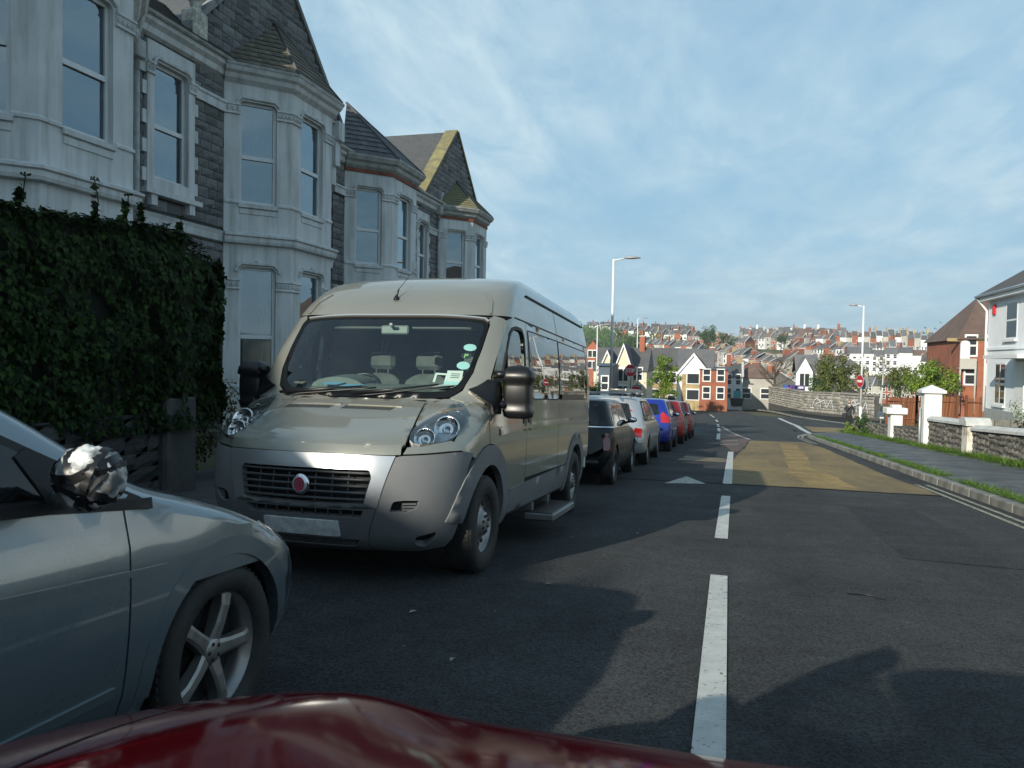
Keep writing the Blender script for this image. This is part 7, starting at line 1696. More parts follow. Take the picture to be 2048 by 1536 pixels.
street_lamp('street lamp left of the tall lamp, low beside the van roof', -11.4, 70, 8.2, 1.3, R(5), -3.6); street_lamp('slim street lamp just right of the tall lamp', -9.75, 88, 10.6, 1.1, R(5), -4.4)
street_lamp('street lamp standing by the red brick end wall where the road bends', *at(1430, 812, 96)[:2], 6.6, .9, R(5), at(1430, 812, 96).z)
lr_ = street_lamp('right-hand street lamp carrying a no-entry sign', 7.15, 45.6, 6.9, .75, R(170), rz(45.6)+.15)
# --- signs
sign_red = mat('sign_red', (0.36, 0.012, 0.02), 0.45, var=0.08); sign_white = mat('sign_white', (0.62, 0.63, 0.62), 0.5, var=0.06); sign_back = mat('sign_back_grey', (0.30, 0.31, 0.31), 0.5, metal=0.3, var=0.05)
def disc(mb, c, nrm, r, n=24, t=.004, mi=0, rot=0.0):
    nrm = Vector(nrm).normalized(); a = Vector((0, 0, 1)).cross(nrm).normalized(); b = nrm.cross(a); c = Vector(c); vs = [c+a*r*math.cos(2*math.pi*k/n+rot)+b*r*math.sin(2*math.pi*k/n+rot) for k in range(n)]
    mb.add([v+nrm*t for v in vs]+vs, [tuple(range(n)), tuple(range(2*n-1, n-1, -1))]+[(k, (k+1) % n, n+(k+1) % n, n+k) for k in range(n)], mi); return a, b
sg_ = thing('no_entry_sign', 'round red no-entry sign on the right-hand street lamp', 'sign', (7.0, 45.5, rz(45.6)+2.7)); nrm = Vector((-.93, -.367, 0)); c = Vector((7.05, 45.5, rz(45.6)+2.95))
mb = MB(); a_, b_ = disc(mb, c, nrm, .335); part('disc', mb, sign_red, sg_); mb = MB(); disc(mb, c-nrm*.006, nrm, .36, t=.003); part('rim', mb, sign_white, sg_)
q = c+nrm*.0065; part('white_bar', MB().add([q-a_*.24-b_*.06, q+a_*.24-b_*.06, q+a_*.24+b_*.06, q-a_*.24+b_*.06], [(0, 1, 2, 3)]), sign_white, sg_)
sg2 = thing('round_sign_back', 'grey back of a round sign behind the no-entry sign', 'sign', (7.3, 45.8, rz(45.6)+2.7)); mb = MB(); disc(mb, (7.30, 45.75, rz(45.6)+2.85), (.8, .6, 0), .36); part('disc', mb, sign_back, sg2)
nb = thing('direction_board', 'long white direction board crossing the right-hand street lamp', 'sign', (7.1, 45.8, rz(45.6)+4.1)); part('board', MB().box((6.55, 45.72, rz(45.6)+4.28), (7.75, 45.75, rz(45.6)+4.44)), sign_white, nb)
sp_ = thing('sign_pole', 'thin grey sign pole right of the no-entry sign', 'post', (8.9, 50, rz(50))); part('pole', MB().tube([(8.95, 50, rz(50)), (9.02, 50, rz(50)+4.2)], .045, 10), pole_m, sp_); part('box', MB().bbox((8.8, 49.85, rz(50)+.9), (9.1, 50.1, rz(50)+1.3), .02), sign_white, sp_)
# STOP sign
stp = thing('stop_sign', 'red octagonal STOP sign beyond the parked cars', 'sign', (at(1262, 800, 47).x, 47, rz(47))); c = at(1261, 741, 47); nrm = Vector((.50, -.866, 0))
mb = MB(); a_, b_ = disc(mb, c, nrm, .375, 8, rot=math.pi/8); part('plate', mb, sign_red, stp); mb = MB(); disc(mb, c-nrm*.006, nrm, .40, 8, t=.003, rot=math.pi/8); part('border', mb, sign_white, stp)
LET = {'S': [((1, .9), (.5, 1)), ((.5, 1), (0, .8)), ((0, .8), (.15, .55)), ((.15, .55), (.85, .45)), ((.85, .45), (1, .2)), ((1, .2), (.5, 0)), ((.5, 0), (0, .1))], 'T': [((0, 1), (1, 1)), ((.5, 1), (.5, 0))], 'O': [((.5, 1), (0, .7)), ((0, .7), (0, .3)), ((0, .3), (.5, 0)), ((.5, 0), (1, .3)), ((1, .3), (1, .7)), ((1, .7), (.5, 1))], 'P': [((0, 0), (0, 1)), ((0, 1), (.8, 1)), ((.8, 1), (1, .78)), ((1, .78), (.8, .5)), ((.8, .5), (0, .5))]}
def letters(word, c, a, b, n, h, w, gap, m, parent, sw=.022):
    x = -(len(word)*w+(len(word)-1)*gap)/2
    for ch in word:
        mb = MB()
        for p0, p1 in LET[ch]:
            P0 = c+a*(x+p0[0]*w)+b*(p0[1]*h-h/2)+n*.007; P1 = c+a*(x+p1[0]*w)+b*(p1[1]*h-h/2)+n*.007; d = (P1-P0).normalized(); s_ = n.cross(d)*sw; mb.add([P0-s_-d*sw*.6, P1-s_+d*sw*.6, P1+s_+d*sw*.6, P0+s_-d*sw*.6], [(0, 1, 2, 3)])
        part('letter', mb, m, parent); x += w+gap
letters('STOP', c, a_, b_, nrm, .22, .105, .045, sign_white, stp)
part('pole', MB().tube([c+Vector((.02, .08, -2.6)), c+Vector((.02, .08, .35))], .04, 8), mat('dark_pole', (0.10, 0.11, 0.12), 0.5, var=0.05), stp)
dp = thing('dark_sign_pole', 'dark pole with a bent top right of the STOP sign', 'post', (at(1273, 800, 50).x, 50, rz(50))); b0 = at(1272, 800, 50); t0 = at(1275, 735, 50); part('pole', MB().tube([b0, t0], .055, 8), MATS['dark_pole'], dp); part('bracket', MB().tube([t0, at(1284, 722, 50)], .03, 6), MATS['dark_pole'], dp)
ns = thing('small_red_sign', 'small red and white sign low beside the dark pole', 'sign', (at(1271, 790, 50).x, 49.9, rz(50))); q = at(1272, 779, 49.9); part('plate', MB().box(q-Vector((.28, .01, .22)), q+Vector((.28, .01, .22))), sign_white, ns); part('red_field', MB().box(q+Vector((-.26, -.016, .02)), q+Vector((.26, -.011, .2))), sign_red, ns)
# --- person walking on the corner
def person(label, loc, h=1.78):
    p = thing('person', label, 'person', loc); k = h/1.78
    def V3(x, y, z): return Vector((x*k, y*k, z*k))
    def skin(name, chains, m, sub=2):
        me = bpy.data.meshes.new(name); vs = []; es = []; rad = []
        for ch in chains:
            pr = None
            for it in ch:
                if isinstance(it, int): pr = it; continue
                (x, y, z), r = it; vs.append(V3(x, y, z)); rad.append(r*k); i = len(vs)-1
                if pr is not None: es.append((pr, i))
                pr = i
        me.from_pydata(vs, es, []); o = bpy.data.objects.new(name, me); COL.objects.link(o); o.parent = p; md = o.modifiers.new('skin', 'SKIN'); md.use_smooth_shade = True
        for i, sv in enumerate(me.skin_vertices[0].data): sv.radius = (rad[i], rad[i]*.85); sv.use_root = (i == 0)
        o.modifiers.new('sub', 'SUBSURF').levels = sub; o.modifiers[-1].render_levels = sub; me.materials.append(m); return o
    cloth = mat('dark_coat', (0.035, 0.042, 0.048), 0.85, var=0.2, scale=9); trous = mat('black_trousers', (0.014, 0.015, 0.018), 0.85, var=0.15); skin_m = mat('skin', (0.42, 0.27, 0.20), 0.6, var=0.08); hair_m = mat('grey_brown_hair', (0.10, 0.08, 0.06), 0.8, var=0.2, scale=20)
    # one continuous figure: pelvis, trunk, neck, head, arms bent to the chest, legs in stride
    body = [[((0, 0, .95), .145), ((0, .0, 1.12), .135), ((0, 0, 1.30), .155), ((0, 0, 1.43), .12), ((0, -.01, 1.50), .06), ((0, -.02, 1.58), .075), ((0, -.02, 1.68), .092), ((0, -.01, 1.75), .055)],
            [2, ((-.17, 0, 1.40), .075), ((-.25, -.02, 1.18), .055), ((-.16, -.20, 1.16), .042), ((-.06, -.26, 1.30), .034), ((-.04, -.28, 1.36), .028)],
            [2, ((.17, 0, 1.40), .075), ((.26, .03, 1.17), .055), ((.27, -.03, .95), .042), ((.26, -.06, .87), .032)],
            [0, ((-.09, -.02, .88), .11), ((-.10, -.10, .50), .075), ((-.10, -.04, .10), .05), ((-.10, -.10, .04), .045), ((-.10, -.22, .03), .03)],
            [0, ((.09, .02, .88), .11), ((.10, .04, .50), .075), ((.10, .20, .13), .05), ((.10, .19, .05), .045), ((.10, .08, .03), .03)]]
    b = skin('body', body, trous); b.data.materials.clear(); b.data.materials.append(trous)
    coat = skin('coat', [[((0, .01, .74), .17), ((0, .0, .95), .18), ((0, 0, 1.12), .165), ((0, 0, 1.30), .18), ((0, 0, 1.44), .13)], [3, ((-.18, 0, 1.40), .095), ((-.26, -.02, 1.18), .07), ((-.165, -.20, 1.16), .058), ((-.09, -.25, 1.26), .05)], [3, ((.18, 0, 1.40), .095), ((.27, .03, 1.17), .07), ((.28, -.03, .98), .058)]], cloth)
    hd = MB(); vs = []
    for j in range(13):
        ph = math.pi*j/12
        for i in range(18):
            th = 2*math.pi*i/18; x, y, z = math.sin(ph)*math.cos(th)*.078, math.sin(ph)*math.sin(th)*.098, math.cos(ph)*.118
            if y < -.06 and -.03 < z < .02 and abs(x) < .02: y -= .022
            if z < -.05: x *= .86; y = y*.92-.006
            if y < -.07 and .015 < z < .035 and .015 < abs(x) < .045: y += .008
            vs.append(V3(x, y-.025, z+1.665))
    hd.add(vs, [(j*18+i, j*18+(i+1) % 18, (j+1)*18+(i+1) % 18, (j+1)*18+i) for j in range(12) for i in range(18)], 0, True)
    for sx in (-1, 1): hd.lathe([(0, 0), (.022*k, .004*k), (.026*k, .012*k), (0, .018*k)], 10, V3(sx*.078, -.015, 1.66), 'x')
    part('head', hd, skin_m, p, world=False)
    hr = MB(); hr.add([(v[0]*1.06, (v[1]+.0)*1.06+.006*k, (v[2]-1.665*k)*1.05+1.672*k) for v in vs if v[2] > 1.64*k and not (v[1] < -.075*k and v[2] < 1.73*k)], []); 
    hv = [Vector((v[0]*1.07, v[1]*1.07+.012*k, (v[2]-1.665*k)*1.06+1.672*k)) for v in vs]; hf = [f for f in [(j*18+i, j*18+(i+1) % 18, (j+1)*18+(i+1) % 18, (j+1)*18+i) for j in range(12) for i in range(18)] if min(vs[q_][2] for q_ in f) > 1.62*k and (min(vs[q_][1] for q_ in f) > -.06*k or min(vs[q_][2] for q_ in f) > 1.725*k)]
    part('hair', MB().add(hv, hf, 0, True), hair_m, p, world=False)
    for c0, dr, nm in (((-.035, -.285, 1.365), (.35, -.25, .9), 'hand'), ((.26, -.06, .86), (0, -.15, -1), 'hand')):
        mb = MB(); c0 = V3(*c0); dr = Vector(dr).normalized(); sd = dr.cross(Vector((0, 1, 0))).normalized()
        mb.tube([c0-dr*.02*k, c0+dr*.045*k, c0+dr*.085*k], [.024*k, .034*k, .030*k], 8)
        for f_, (o_, L_) in enumerate(((-.026, .058), (-.009, .070), (.009, .066), (.025, .050))): s1 = c0+dr*.08*k+sd*o_*k; mb.tube([s1, s1+dr*L_*.55*k, s1+(dr*L_+Vector((0, -.022, 0)))*k], [.0095*k, .0088*k, .006*k], 6)
        s1 = c0+dr*.02*k-sd*.026*k; mb.tube([s1, s1+(dr*.025-sd*.022)*k, s1+(dr*.055-sd*.026)*k], [.011*k, .010*k, .007*k], 6); part(nm, mb, skin_m, p, world=False)
    part('scarf', MB().lathe([(.075*k, 1.44*k), (.10*k, 1.46*k), (.095*k, 1.51*k), (.07*k, 1.53*k)], 16, V3(0, -.01, 0)), mat('pale_scarf', (0.5, 0.5, 0.48), 0.9, var=0.1), p, world=False)
    return p
person('person in a dark coat walking with one hand raised near the no-entry sign', (at(1697, 858, 49.6).x, 49.6, at(1697, 858.5, 49.6).z), 1.74)
bag_ = tag(part('shoulder_bag', MB().bbox((at(1690, 830, 49.5).x-.16, 49.42, at(1690, 838, 49.5).z), (at(1690, 830, 49.5).x+.10, 49.56, at(1690, 826, 49.5).z), .04), mat('black_bag', (0.012, 0.012, 0.014), 0.6, var=0.1)), 'black shoulder bag carried by the walking person', 'bag')
# ---------------------------------------------------------------- the town beyond the bend
brick = mat('town_brick', (0.29, 0.10, 0.055), 0.9, col2=(0.20, 0.075, 0.045), scale=1.5, bump=0.3, bscale=14, obj_rand=0.2); cream = mat('cream_render', (0.62, 0.56, 0.42), 0.8, var=0.08, scale=0.8, obj_rand=0.06)
whiter = mat('town_white', (0.70, 0.72, 0.73), 0.8, var=0.06, scale=0.6, obj_rand=0.08); greyr = mat('town_grey_render', (0.42, 0.41, 0.37), 0.85, var=0.1, scale=0.8, obj_rand=0.12); ystone = mat('yellow_stone', (0.40, 0.31, 0.16), 0.9, var=0.2, scale=2, obj_rand=0.1); bluegrey = mat('blue_grey_cladding', (0.06, 0.09, 0.12), 0.6, var=0.1)
tslate = mat('town_slate', (0.085, 0.09, 0.10), 0.65, col2=(0.12, 0.115, 0.11), scale=0.8, bump=0.2, bscale=6, obj_rand=0.28); bslate = mat('town_brown_roof', (0.15, 0.10, 0.08), 0.8, var=0.15, scale=1, obj_rand=0.2)
pot_m = mat('terracotta', (0.42, 0.17, 0.08), 0.85, var=0.15, obj_rand=0.2); cop_m = mat('party_coping', (0.52, 0.53, 0.52), 0.8, var=0.15, scale=2, obj_rand=0.1); twin = mat('dark_window', (0.03, 0.035, 0.04), 0.08, var=0); 
MESH = {}
def unit(key, fn):
    if key not in MESH: MESH[key] = fn()
    return MESH[key]
def kid(name, me, parent, loc, scale=(1, 1, 1), rz_=0.0):
    o = bpy.data.objects.new(name, me); COL.objects.link(o); o.parent = parent; o.location = loc; o.scale = scale
    if rz_: o.rotation_euler = (0, 0, rz_)
    return o
def ubox(m): return unit(('box', m.name), lambda: MB().box((-.5, -.5, 0), (.5, .5, 1)).mesh('block', m))
def town_house(label, x, y, z, w, d, h, rh, ang, wm, rm, name='town_house', chim=((0.5, 0.0),), hip=0.0, wins=(2, 2), coping=True, group=None, cm=None, pots=4, chh=1.2, cat='house', over=.25, wf=None, doors=0, both=False, csize=(.55, 1.3)):
    """local frame: front towards -y, ridge along x; ang turns it about z"""
    t = thing(name, label, cat, (x, y, z), group, rot=(0, 0, ang))
    kid('wall', unit(('gable', wm.name, round(w, 1), round(d, 1), round(h, 1), round(rh, 1), hip > 0), lambda: (MB().box((-w/2, -d/2, -4), (w/2, d/2, h)) if hip > 0 else MB().prism([(-d/2, -4), (d/2, -4), (d/2, h), (0, h+rh-.05), (-d/2, h)], 'x', -w/2, w/2)).mesh('wall', wm)), t, (0, 0, 0))
    def roof():
        hx = w/2+(.0 if coping else .12) if hip == 0 else w/2+over; rx = hx-hip; o = over; e = h-o*rh/(d/2)
        mb = MB(); A = [(-hx, -d/2-o, e), (hx, -d/2-o, e), (hx, d/2+o, e), (-hx, d/2+o, e), (-rx, 0, h+rh), (rx, 0, h+rh)]
        mb.add(A, [(0, 1, 5, 4), (2, 3, 4, 5), (1, 2, 5), (3, 0, 4), (3, 2, 1, 0)]); return mb.mesh('roof', rm)
    kid('roof', unit(('roof', rm.name, round(w, 1), round(d, 1), round(h, 1), round(rh, 1), round(hip, 1), coping, over), roof), t, (0, 0, 0))
    if coping and hip == 0:
        def cop():
            mb = MB()
            for sg in (-1, 1): mb.add([(-.14, sg*(d/2+over), h-over*rh/(d/2)+.02), (.14, sg*(d/2+over), h-over*rh/(d/2)+.02), (.14, 0, h+rh+.02), (-.14, 0, h+rh+.02), (-.14, sg*(d/2+over), h-over*rh/(d/2)+.22), (.14, sg*(d/2+over), h-over*rh/(d/2)+.22), (.14, 0, h+rh+.22), (-.14, 0, h+rh+.22)], [(0,1,2,3),(4,5,6,7),(0,1,5,4),(1,2,6,5),(2,3,7,6),(3,0,4,7)])
            return mb.mesh('party_coping', cop_m)
        kid('party_coping', unit(('cop', round(d, 1), round(h, 1), round(rh, 1), over), cop), t, (w/2, 0, 0))
    for fx, fy in chim:
        cx = (fx-.5)*w; zt = h+rh-abs(fy)*rh*2; c = kid('chimney', ubox(cm or brick), t, (cx, fy*d, zt-.9), (csize[0], csize[1], .9+chh)); kid('cap', ubox(cop_m), t, (cx, fy*d, zt+chh), (csize[0]+.1, csize[1]+.1, .12))
        for k in range(pots): kid('chimney_pot', unit('pot', lambda: MB().lathe([(.13, 0), (.11, .45), (.13, .5), (.09, .5)], 8).mesh('chimney_pot', pot_m)), t, (cx, fy*d+(k-(pots-1)/2)*csize[1]/max(pots, 1)*.9, zt+chh+.12))
    cols, rows = wins
    for side in ([-1, 1] if both else [-1]):
        for r in range(rows):
            for c in range(cols):
                wx = (c+.5)/cols*w-w/2; zz = .9+r*(h-.3)/max(1, rows); ww = min(1.1, w/cols*.5)
                f = kid('window', ubox(wf or upvc), t, (wx, side*(d/2+.01), zz), (ww+.16, .10, 1.5)); 
                p_ = bpy.data.objects.new('pane', unit('tpane', lambda: MB().box((-.5, -.5, 0), (.5, .5, 1)).mesh('pane', twin))); COL.objects.link(p_); p_.parent = f; p_.location = (-.0, side*.12, .08); p_.scale = (ww/(ww+.16)*.92, 1.0, .38)
                p2 = p_.copy(); COL.objects.link(p2); p2.location = (0, side*.12, .54)
    return t
def P_(px, py, Y): return at(px, py, Y)
# ---- near group at the bend
def placed(label, px0, px1, pyb, Y, **k):
    a, b = P_(px0, pyb, Y), P_(px1, pyb, Y); w = b.x-a.x; return town_house(label, (a.x+b.x)/2, Y+k.get('d', 7)/2, (a.z+b.z)/2, w, wm=k.pop('wm'), rm=k.pop('rm', tslate), ang=k.pop('ang', 0.0), **k)
def gable_front(t, x, w, h, rh, wm, dep=1.2, rm=None, y0=0.0, barge=None, win=True):
    """a projecting gabled bay on the front of a house (local coordinates)"""
    mb = MB(); mb.prism([(x-w/2, -3), (x+w/2, -3), (x+w/2, h), (x, h+rh), (x-w/2, h)], 'y', y0-dep, y0+2.0); part('gable_bay', mb, wm, t, world=False)
    mb = MB(); o = .18
    for sg in (-1, 1): mb.add([(x+sg*(w/2+o), y0-dep-o, h-o*rh/(w/2)), (x, y0-dep-o, h+rh+.05), (x, y0+3, h+rh+.05), (x+sg*(w/2+o), y0+3, h-o*rh/(w/2)), (x+sg*(w/2+o), y0-dep-o, h-o*rh/(w/2)-.1), (x, y0-dep-o, h+rh-.08), (x, y0+3, h+rh-.08), (x+sg*(w/2+o), y0+3, h-o*rh/(w/2)-.1)], [(0,1,2,3),(7,6,5,4),(0,4,5,1),(3,2,6,7)])
    part('gable_roof', mb, rm or tslate, t, world=False)
    if barge:
        mb = MB()
        for sg in (-1, 1): mb.add([(x+sg*(w/2+o), y0-dep-o-.03, h-o*rh/(w/2)-.32), (x, y0-dep-o-.03, h+rh-.3), (x, y0-dep-o-.03, h+rh+.05), (x+sg*(w/2+o), y0-dep-o-.03, h-o*rh/(w/2))], [(0, 1, 2, 3)])
        part('bargeboard', mb, barge, t, world=False)
    if win:
        for zz in (.8, h-1.7):
            f = kid('window', ubox(upvc), t, (x, y0-dep-.01, zz), (w*.62, .10, 1.55)); p_ = bpy.data.objects.new('pane', unit('tpane', lambda: MB().box((-.5, -.5, 0), (.5, .5, 1)).mesh('pane', twin))); COL.objects.link(p_); p_.parent = f; p_.location = (-.24, -.12, .08); p_.scale = (.40, 1, .8); p3 = p_.copy(); COL.objects.link(p3); p3.location = (.24, -.12, .08)
h1 = placed('cream rendered house with two pointed white-edged gables beyond the parked cars', 1186, 1292, 812, 82, wm=cream, h=3.9, d=7, rh=2.4, chim=((.85, 0),), coping=False, wins=(3, 2))
gable_front(h1, -1.2, 1.9, 3.7, 2.2, cream, barge=whiter, y0=-3.5); gable_front(h1, .55, 1.7, 4.3, 2.3, cream, barge=whiter, y0=-3.5, dep=1.6)
h2 = placed('yellow stone house with broad hipped slate roof behind the green ivy tree', 1262, 1392, 815, 100, wm=ystone, h=4.7, d=8.5, rh=3.0, hip=2.6, chim=(), wins=(4, 2)); kid('fascia', ubox(whiter), h2, (0, -4.5, 4.45), (9.0, .1, .22)); kid('downpipe', ubox(whiter), h2, (-1.9, -4.45, -2), (.34, .25, 6.4)); 
h3 = placed('white gable-fronted villa with stone bay windows facing up the road', 1352, 1424, 815, 92, wm=whiter, h=4.3, d=8, rh=2.6, chim=((.95, .2),), coping=False, wins=(1, 1)); gable_front(h3, -.1, 3.6, 4.1, 2.2, whiter, barge=whiter, y0=-4, dep=1.0)
part('stone_bay', MB().prism([(-1.3, 0), (-.8, -.7), (.8, -.7), (1.3, 0)], 'z', -3, 3.9), ystone, h3, world=False).location = (-.1, -5.0, 0)
for k_, (xx, zz) in enumerate(((-.1, .9), (-.1, 2.75))):
    f = kid('window', ubox(upvc), h3, (xx, -5.72, zz), (1.5, .12, 1.35)); p_ = bpy.data.objects.new('pane', MESH['tpane']); COL.objects.link(p_); p_.parent = f; p_.location = (0, -.12, .08); p_.scale = (.86, 1, .8)
h4 = placed('red brick end house with tall white sash windows at the road bend', 1398, 1454, 815, 90, wm=brick, h=4.3, d=9, rh=.3, chim=(), wins=(2, 2), coping=False)
h5 = placed('small white house with a turquoise door beside the red brick end wall', 1448, 1484, 812, 104, wm=whiter, h=3.9, d=6, rh=1.6, chim=((.2, 0),), wins=(2, 2)); kid('door', ubox(mat('turquoise_door', (0.08, 0.34, 0.36), 0.5, var=0.1)), h5, (.5, -3.05, 0), (.9, .12, 2.0))
h6 = placed('low grey rendered building with brown hipped roof at the far kerb', 1474, 1548, 812, 106, wm=greyr, rm=bslate, h=3.8, d=7, rh=1.7, hip=1.9, chim=(), wins=(2, 1))
h7 = placed('dark blue-grey flat-roofed building left of the tall lamp', 1196, 1222, 800, 74, wm=bluegrey, rm=bluegrey, h=3.3, d=5, rh=.25, chim=(), wins=(1, 1), coping=False)
h8 = placed('brick house with white triple window in its gable, far left of the town', 1172, 1200, 745, 150, wm=brick, rm=bslate, h=4.6, d=7, rh=.5, chim=(), wins=(1, 1), coping=False); gable_front(h8, 0, 3.0, 4.6, 1.7, brick, y0=-3.5, rm=bslate)
h9 = placed('grey slate-roofed chapel-like gable right of the bare tree', 1590, 1640, 785, 125, wm=greyr, h=3.2, d=7, rh=2.6, chim=(), wins=(2, 1)); gable_front(h9, -.6, 2.4, 3.2, 2.2, whiter, y0=-3.5)
h10 = placed('red brick villa with steep plum-tiled roof beside the white house', 1917, 2135, 800, 58, wm=brick, rm=bslate, h=4.15, d=9, rh=3.2, hip=2.6, chim=(), wins=(5, 2), coping=False)
for x_ in (-2.9,):
    part('arched_window', MB().prism(rpoly([(x_-.28, 2.2), (x_+.28, 2.2), (x_+.28, 3.9), (x_-.28, 3.9)], [0, 0, .3, .3], 5), 'y', -4.62, -4.45), upvc, h10, world=False)
part('balcony', MB().box((-3.3, -5.0, 2.0), (-2.3, -4.5, 2.1)).box((-3.3, -5.0, 2.1), (-2.3, -4.95, 2.7)).tube([(-3.25, -4.95, -1), (-3.25, -4.95, 2.0)], .06, 6).tube([(-2.35, -4.95, -1), (-2.35, -4.95, 2.0)], .06, 6), greyr, h10, world=False); kid('eaves_band', ubox(ystone), h10, (0, -4.52, 3.85), (8.0, .1, .22))
# ---- hillside rows
def row(tag_, px0, px1, Y0, Y1, n, wm, rm=tslate, h=4.6, rh=2.3, d=7.5, chim=((0.0, 0.0),), ang=None, cm=None, wins=(2, 2), grp=None, what='', both=False, pots=4, chh=1.4, csize=(.6, 1.5), zadd=0.0, coping=True):
    """n terraced houses from picture column px0 at Y0 to px1 at Y1, standing on the hill"""
    pa, pb = at(px0, 700, Y0), at(px1, 700, Y1); a, b = Vector((pa.x, Y0)), Vector((pb.x, Y1)); dv = (b-a)/n; w = dv.length; an = math.atan2(dv.y, dv.x) if ang is None else ang
    for k in range(n):
        c = a+dv*(k+.5); m = wm[k % len(wm)] if isinstance(wm, (list, tuple)) else wm; rr = random.Random(hash((round(px0), k)) % 9973); hj = round(h+rr.choice((-.6, -.2, 0, 0, .3, .7)), 1); rj = round(rh+rr.choice((-.4, 0, 0, .4)), 1); cs = (csize[0]*rr.uniform(.8, 1.3), csize[1]*rr.uniform(.55, 1.25)); ch = chh*rr.uniform(.6, 1.3); fy = rr.choice((-.18, 0, 0, .1, .2)); c2 = rr.choice((cm or brick, cm or brick, brick, ystone, greyr)); wn2 = rr.choice((wins, wins, (wins[0], 1), (1, wins[1])))
        town_house('%s house from the left, %s' % (ORD[k], what), c.x, c.y, gz(c.x, c.y)+zadd, w, d, hj, rj, an, m, rr.choice((rm, rm, rm, bslate)), chim=[(cx_, fy) for cx_, _ in chim] if rr.random() > .12 else [], cm=c2, wins=wn2, group=what, name='terraced_house_far' if False else 'hillside_house', both=both, pots=max(1, pots-rr.randrange(3)), chh=ch, csize=cs, coping=coping)
row('a', 1452, 1562, 168, 124, 8, [brick, greyr, brick], h=4.4, what='brick terrace behind the low grey building', cm=brick, pots=5, csize=(.7, 2.0))
row('b', 1478, 1625, 208, 160, 9, [brick, ystone, brick], h=4.8, what='second brick terrace with big orange stacks in mid town', cm=brick, pots=6, csize=(.8, 2.4), chh=1.6)
row('c', 1382, 1475, 205, 150, 9, [whiter, brick, greyr], h=4.6, what='terrace behind the white gabled villa', cm=brick, pots=5, csize=(.7, 2.2))
row('d', 1212, 1312, 205, 150, 9, [whiter, greyr, whiter], h=4.4, what='pale terrace climbing left above the cream gables', cm=ystone, pots=4)
row('e', 1355, 1482, 272, 215, 11, [brick, brick, greyr], h=5, what='brick terrace high behind the hipped slate roof', cm=greyr, pots=4, csize=(.9, 2.4), chh=1.8)
row('f', 1468, 1612, 275, 225, 11, [brick, greyr, brick], h=5, what='long brick terrace across the middle of the town', cm=brick, pots=5, csize=(.9, 2.4), chh=1.5)
row('f2', 1440, 1590, 330, 285, 11, [brick, greyr, whiter], h=5, what='upper brick terrace under the slate skyline', cm=brick, pots=4, csize=(.9, 2.2), chh=1.5)
row('g', 1486, 1690, 440, 446, 15, [greyr, greyr, brick], h=5.2, rh=2.8, what='long slate-roofed skyline terrace', cm=whiter, pots=3, wins=(2, 1), coping=False, chh=1.8, csize=(.9, 1.3))
row('h', 1690, 1852, 300, 296, 6, [whiter], h=6.8, what='white terrace behind the right-hand street lamp', cm=brick, pots=4, d=8, coping=False, wins=(2, 3))
row('i', 1655, 1825, 395, 392, 14, [greyr, brick, whiter], h=5.5, what='upper terrace with chimneys on the right skyline', cm=ystone, pots=4, wins=(2, 1), csize=(.9, 1.6), chh=1.8)
row('j', 1815, 1990, 370, 364, 13, [brick, greyr, whiter], h=5.5, what='right-hand skyline terrace above the red brick villa', cm=ystone, pots=4, wins=(2, 1), csize=(.9, 1.6), chh=1.8)
row('k', 1845, 1935, 205, 200, 6, [greyr, whiter], h=4.6, what='slate-roofed houses behind the lime shrub', cm=brick, wins=(2, 2))
row('l', 1285, 1405, 345, 330, 11, [greyr, whiter, brick], h=5, what='distant terrace left of the skyline tree', cm=brick, wins=(2, 1))
row('m', 1560, 1695, 250, 200, 8, [greyr, brick, ystone], h=4.8, what='terrace behind the bare tree and hoarding', cm=brick, pots=5, csize=(.8, 2.2))
row('m2', 1590, 1700, 310, 280, 8, [greyr, whiter, brick], h=4.8, what='terrace between the mid town and the white houses', cm=brick, pots=5, csize=(.8, 2.0))
row('n', 1700, 1805, 345, 342, 8, [whiter, greyr], h=5, what='middle white terrace right of the lamp', cm=brick, wins=(2, 2))
row('o', 1198, 1300, 268, 220, 8, [whiter, brick, greyr], h=4.8, what='terrace below the wooded hill on the left', cm=brick, pots=4)
row('p', 1290, 1402, 255, 200, 10, [brick, greyr], h=4.8, what='brick row behind the ivy tree', cm=ystone, pots=5, csize=(.8, 2.2), chh=1.6)
row('p2', 1270, 1380, 310, 275, 8, [greyr, brick, whiter], h=4.8, what='row above the ivy tree under the wooded hill', cm=brick, pots=4)
row('q', 1480, 1640, 520, 530, 15, [greyr, whiter, brick], h=5.5, what='topmost skyline row over the long terraces', cm=brick, pots=3, wins=(2, 1))
row('r', 1845, 1965, 290, 284, 8, [whiter, greyr, brick], h=5, what='houses above the grey slates on the right', cm=brick, pots=4)
row('t', 1385, 1500, 392, 372, 10, [brick, greyr, brick], h=5, what='brick terrace just under the skyline tree', cm=brick, pots=4, csize=(.9, 2.0))
row('u', 1500, 1665, 400, 380, 13, [greyr, brick, whiter], h=5, what='terrace below the long slate skyline', cm=brick, pots=4, csize=(.9, 2.0))
row('v', 1590, 1700, 355, 330, 9, [brick, greyr, whiter], h=5, what='short terrace left of the white houses', cm=brick, pots=4, csize=(.9, 2.0))
row('w', 1230, 1380, 420, 400, 13, [whiter, greyr, brick], h=5, what='far left terrace below the wooded skyline', cm=brick, pots=3, wins=(2, 1))
row('s', 1700, 1850, 235, 228, 8, [greyr, brick, greyr], h=4.6, what='slate-roofed row below the white terrace', cm=brick, pots=4, d=8)
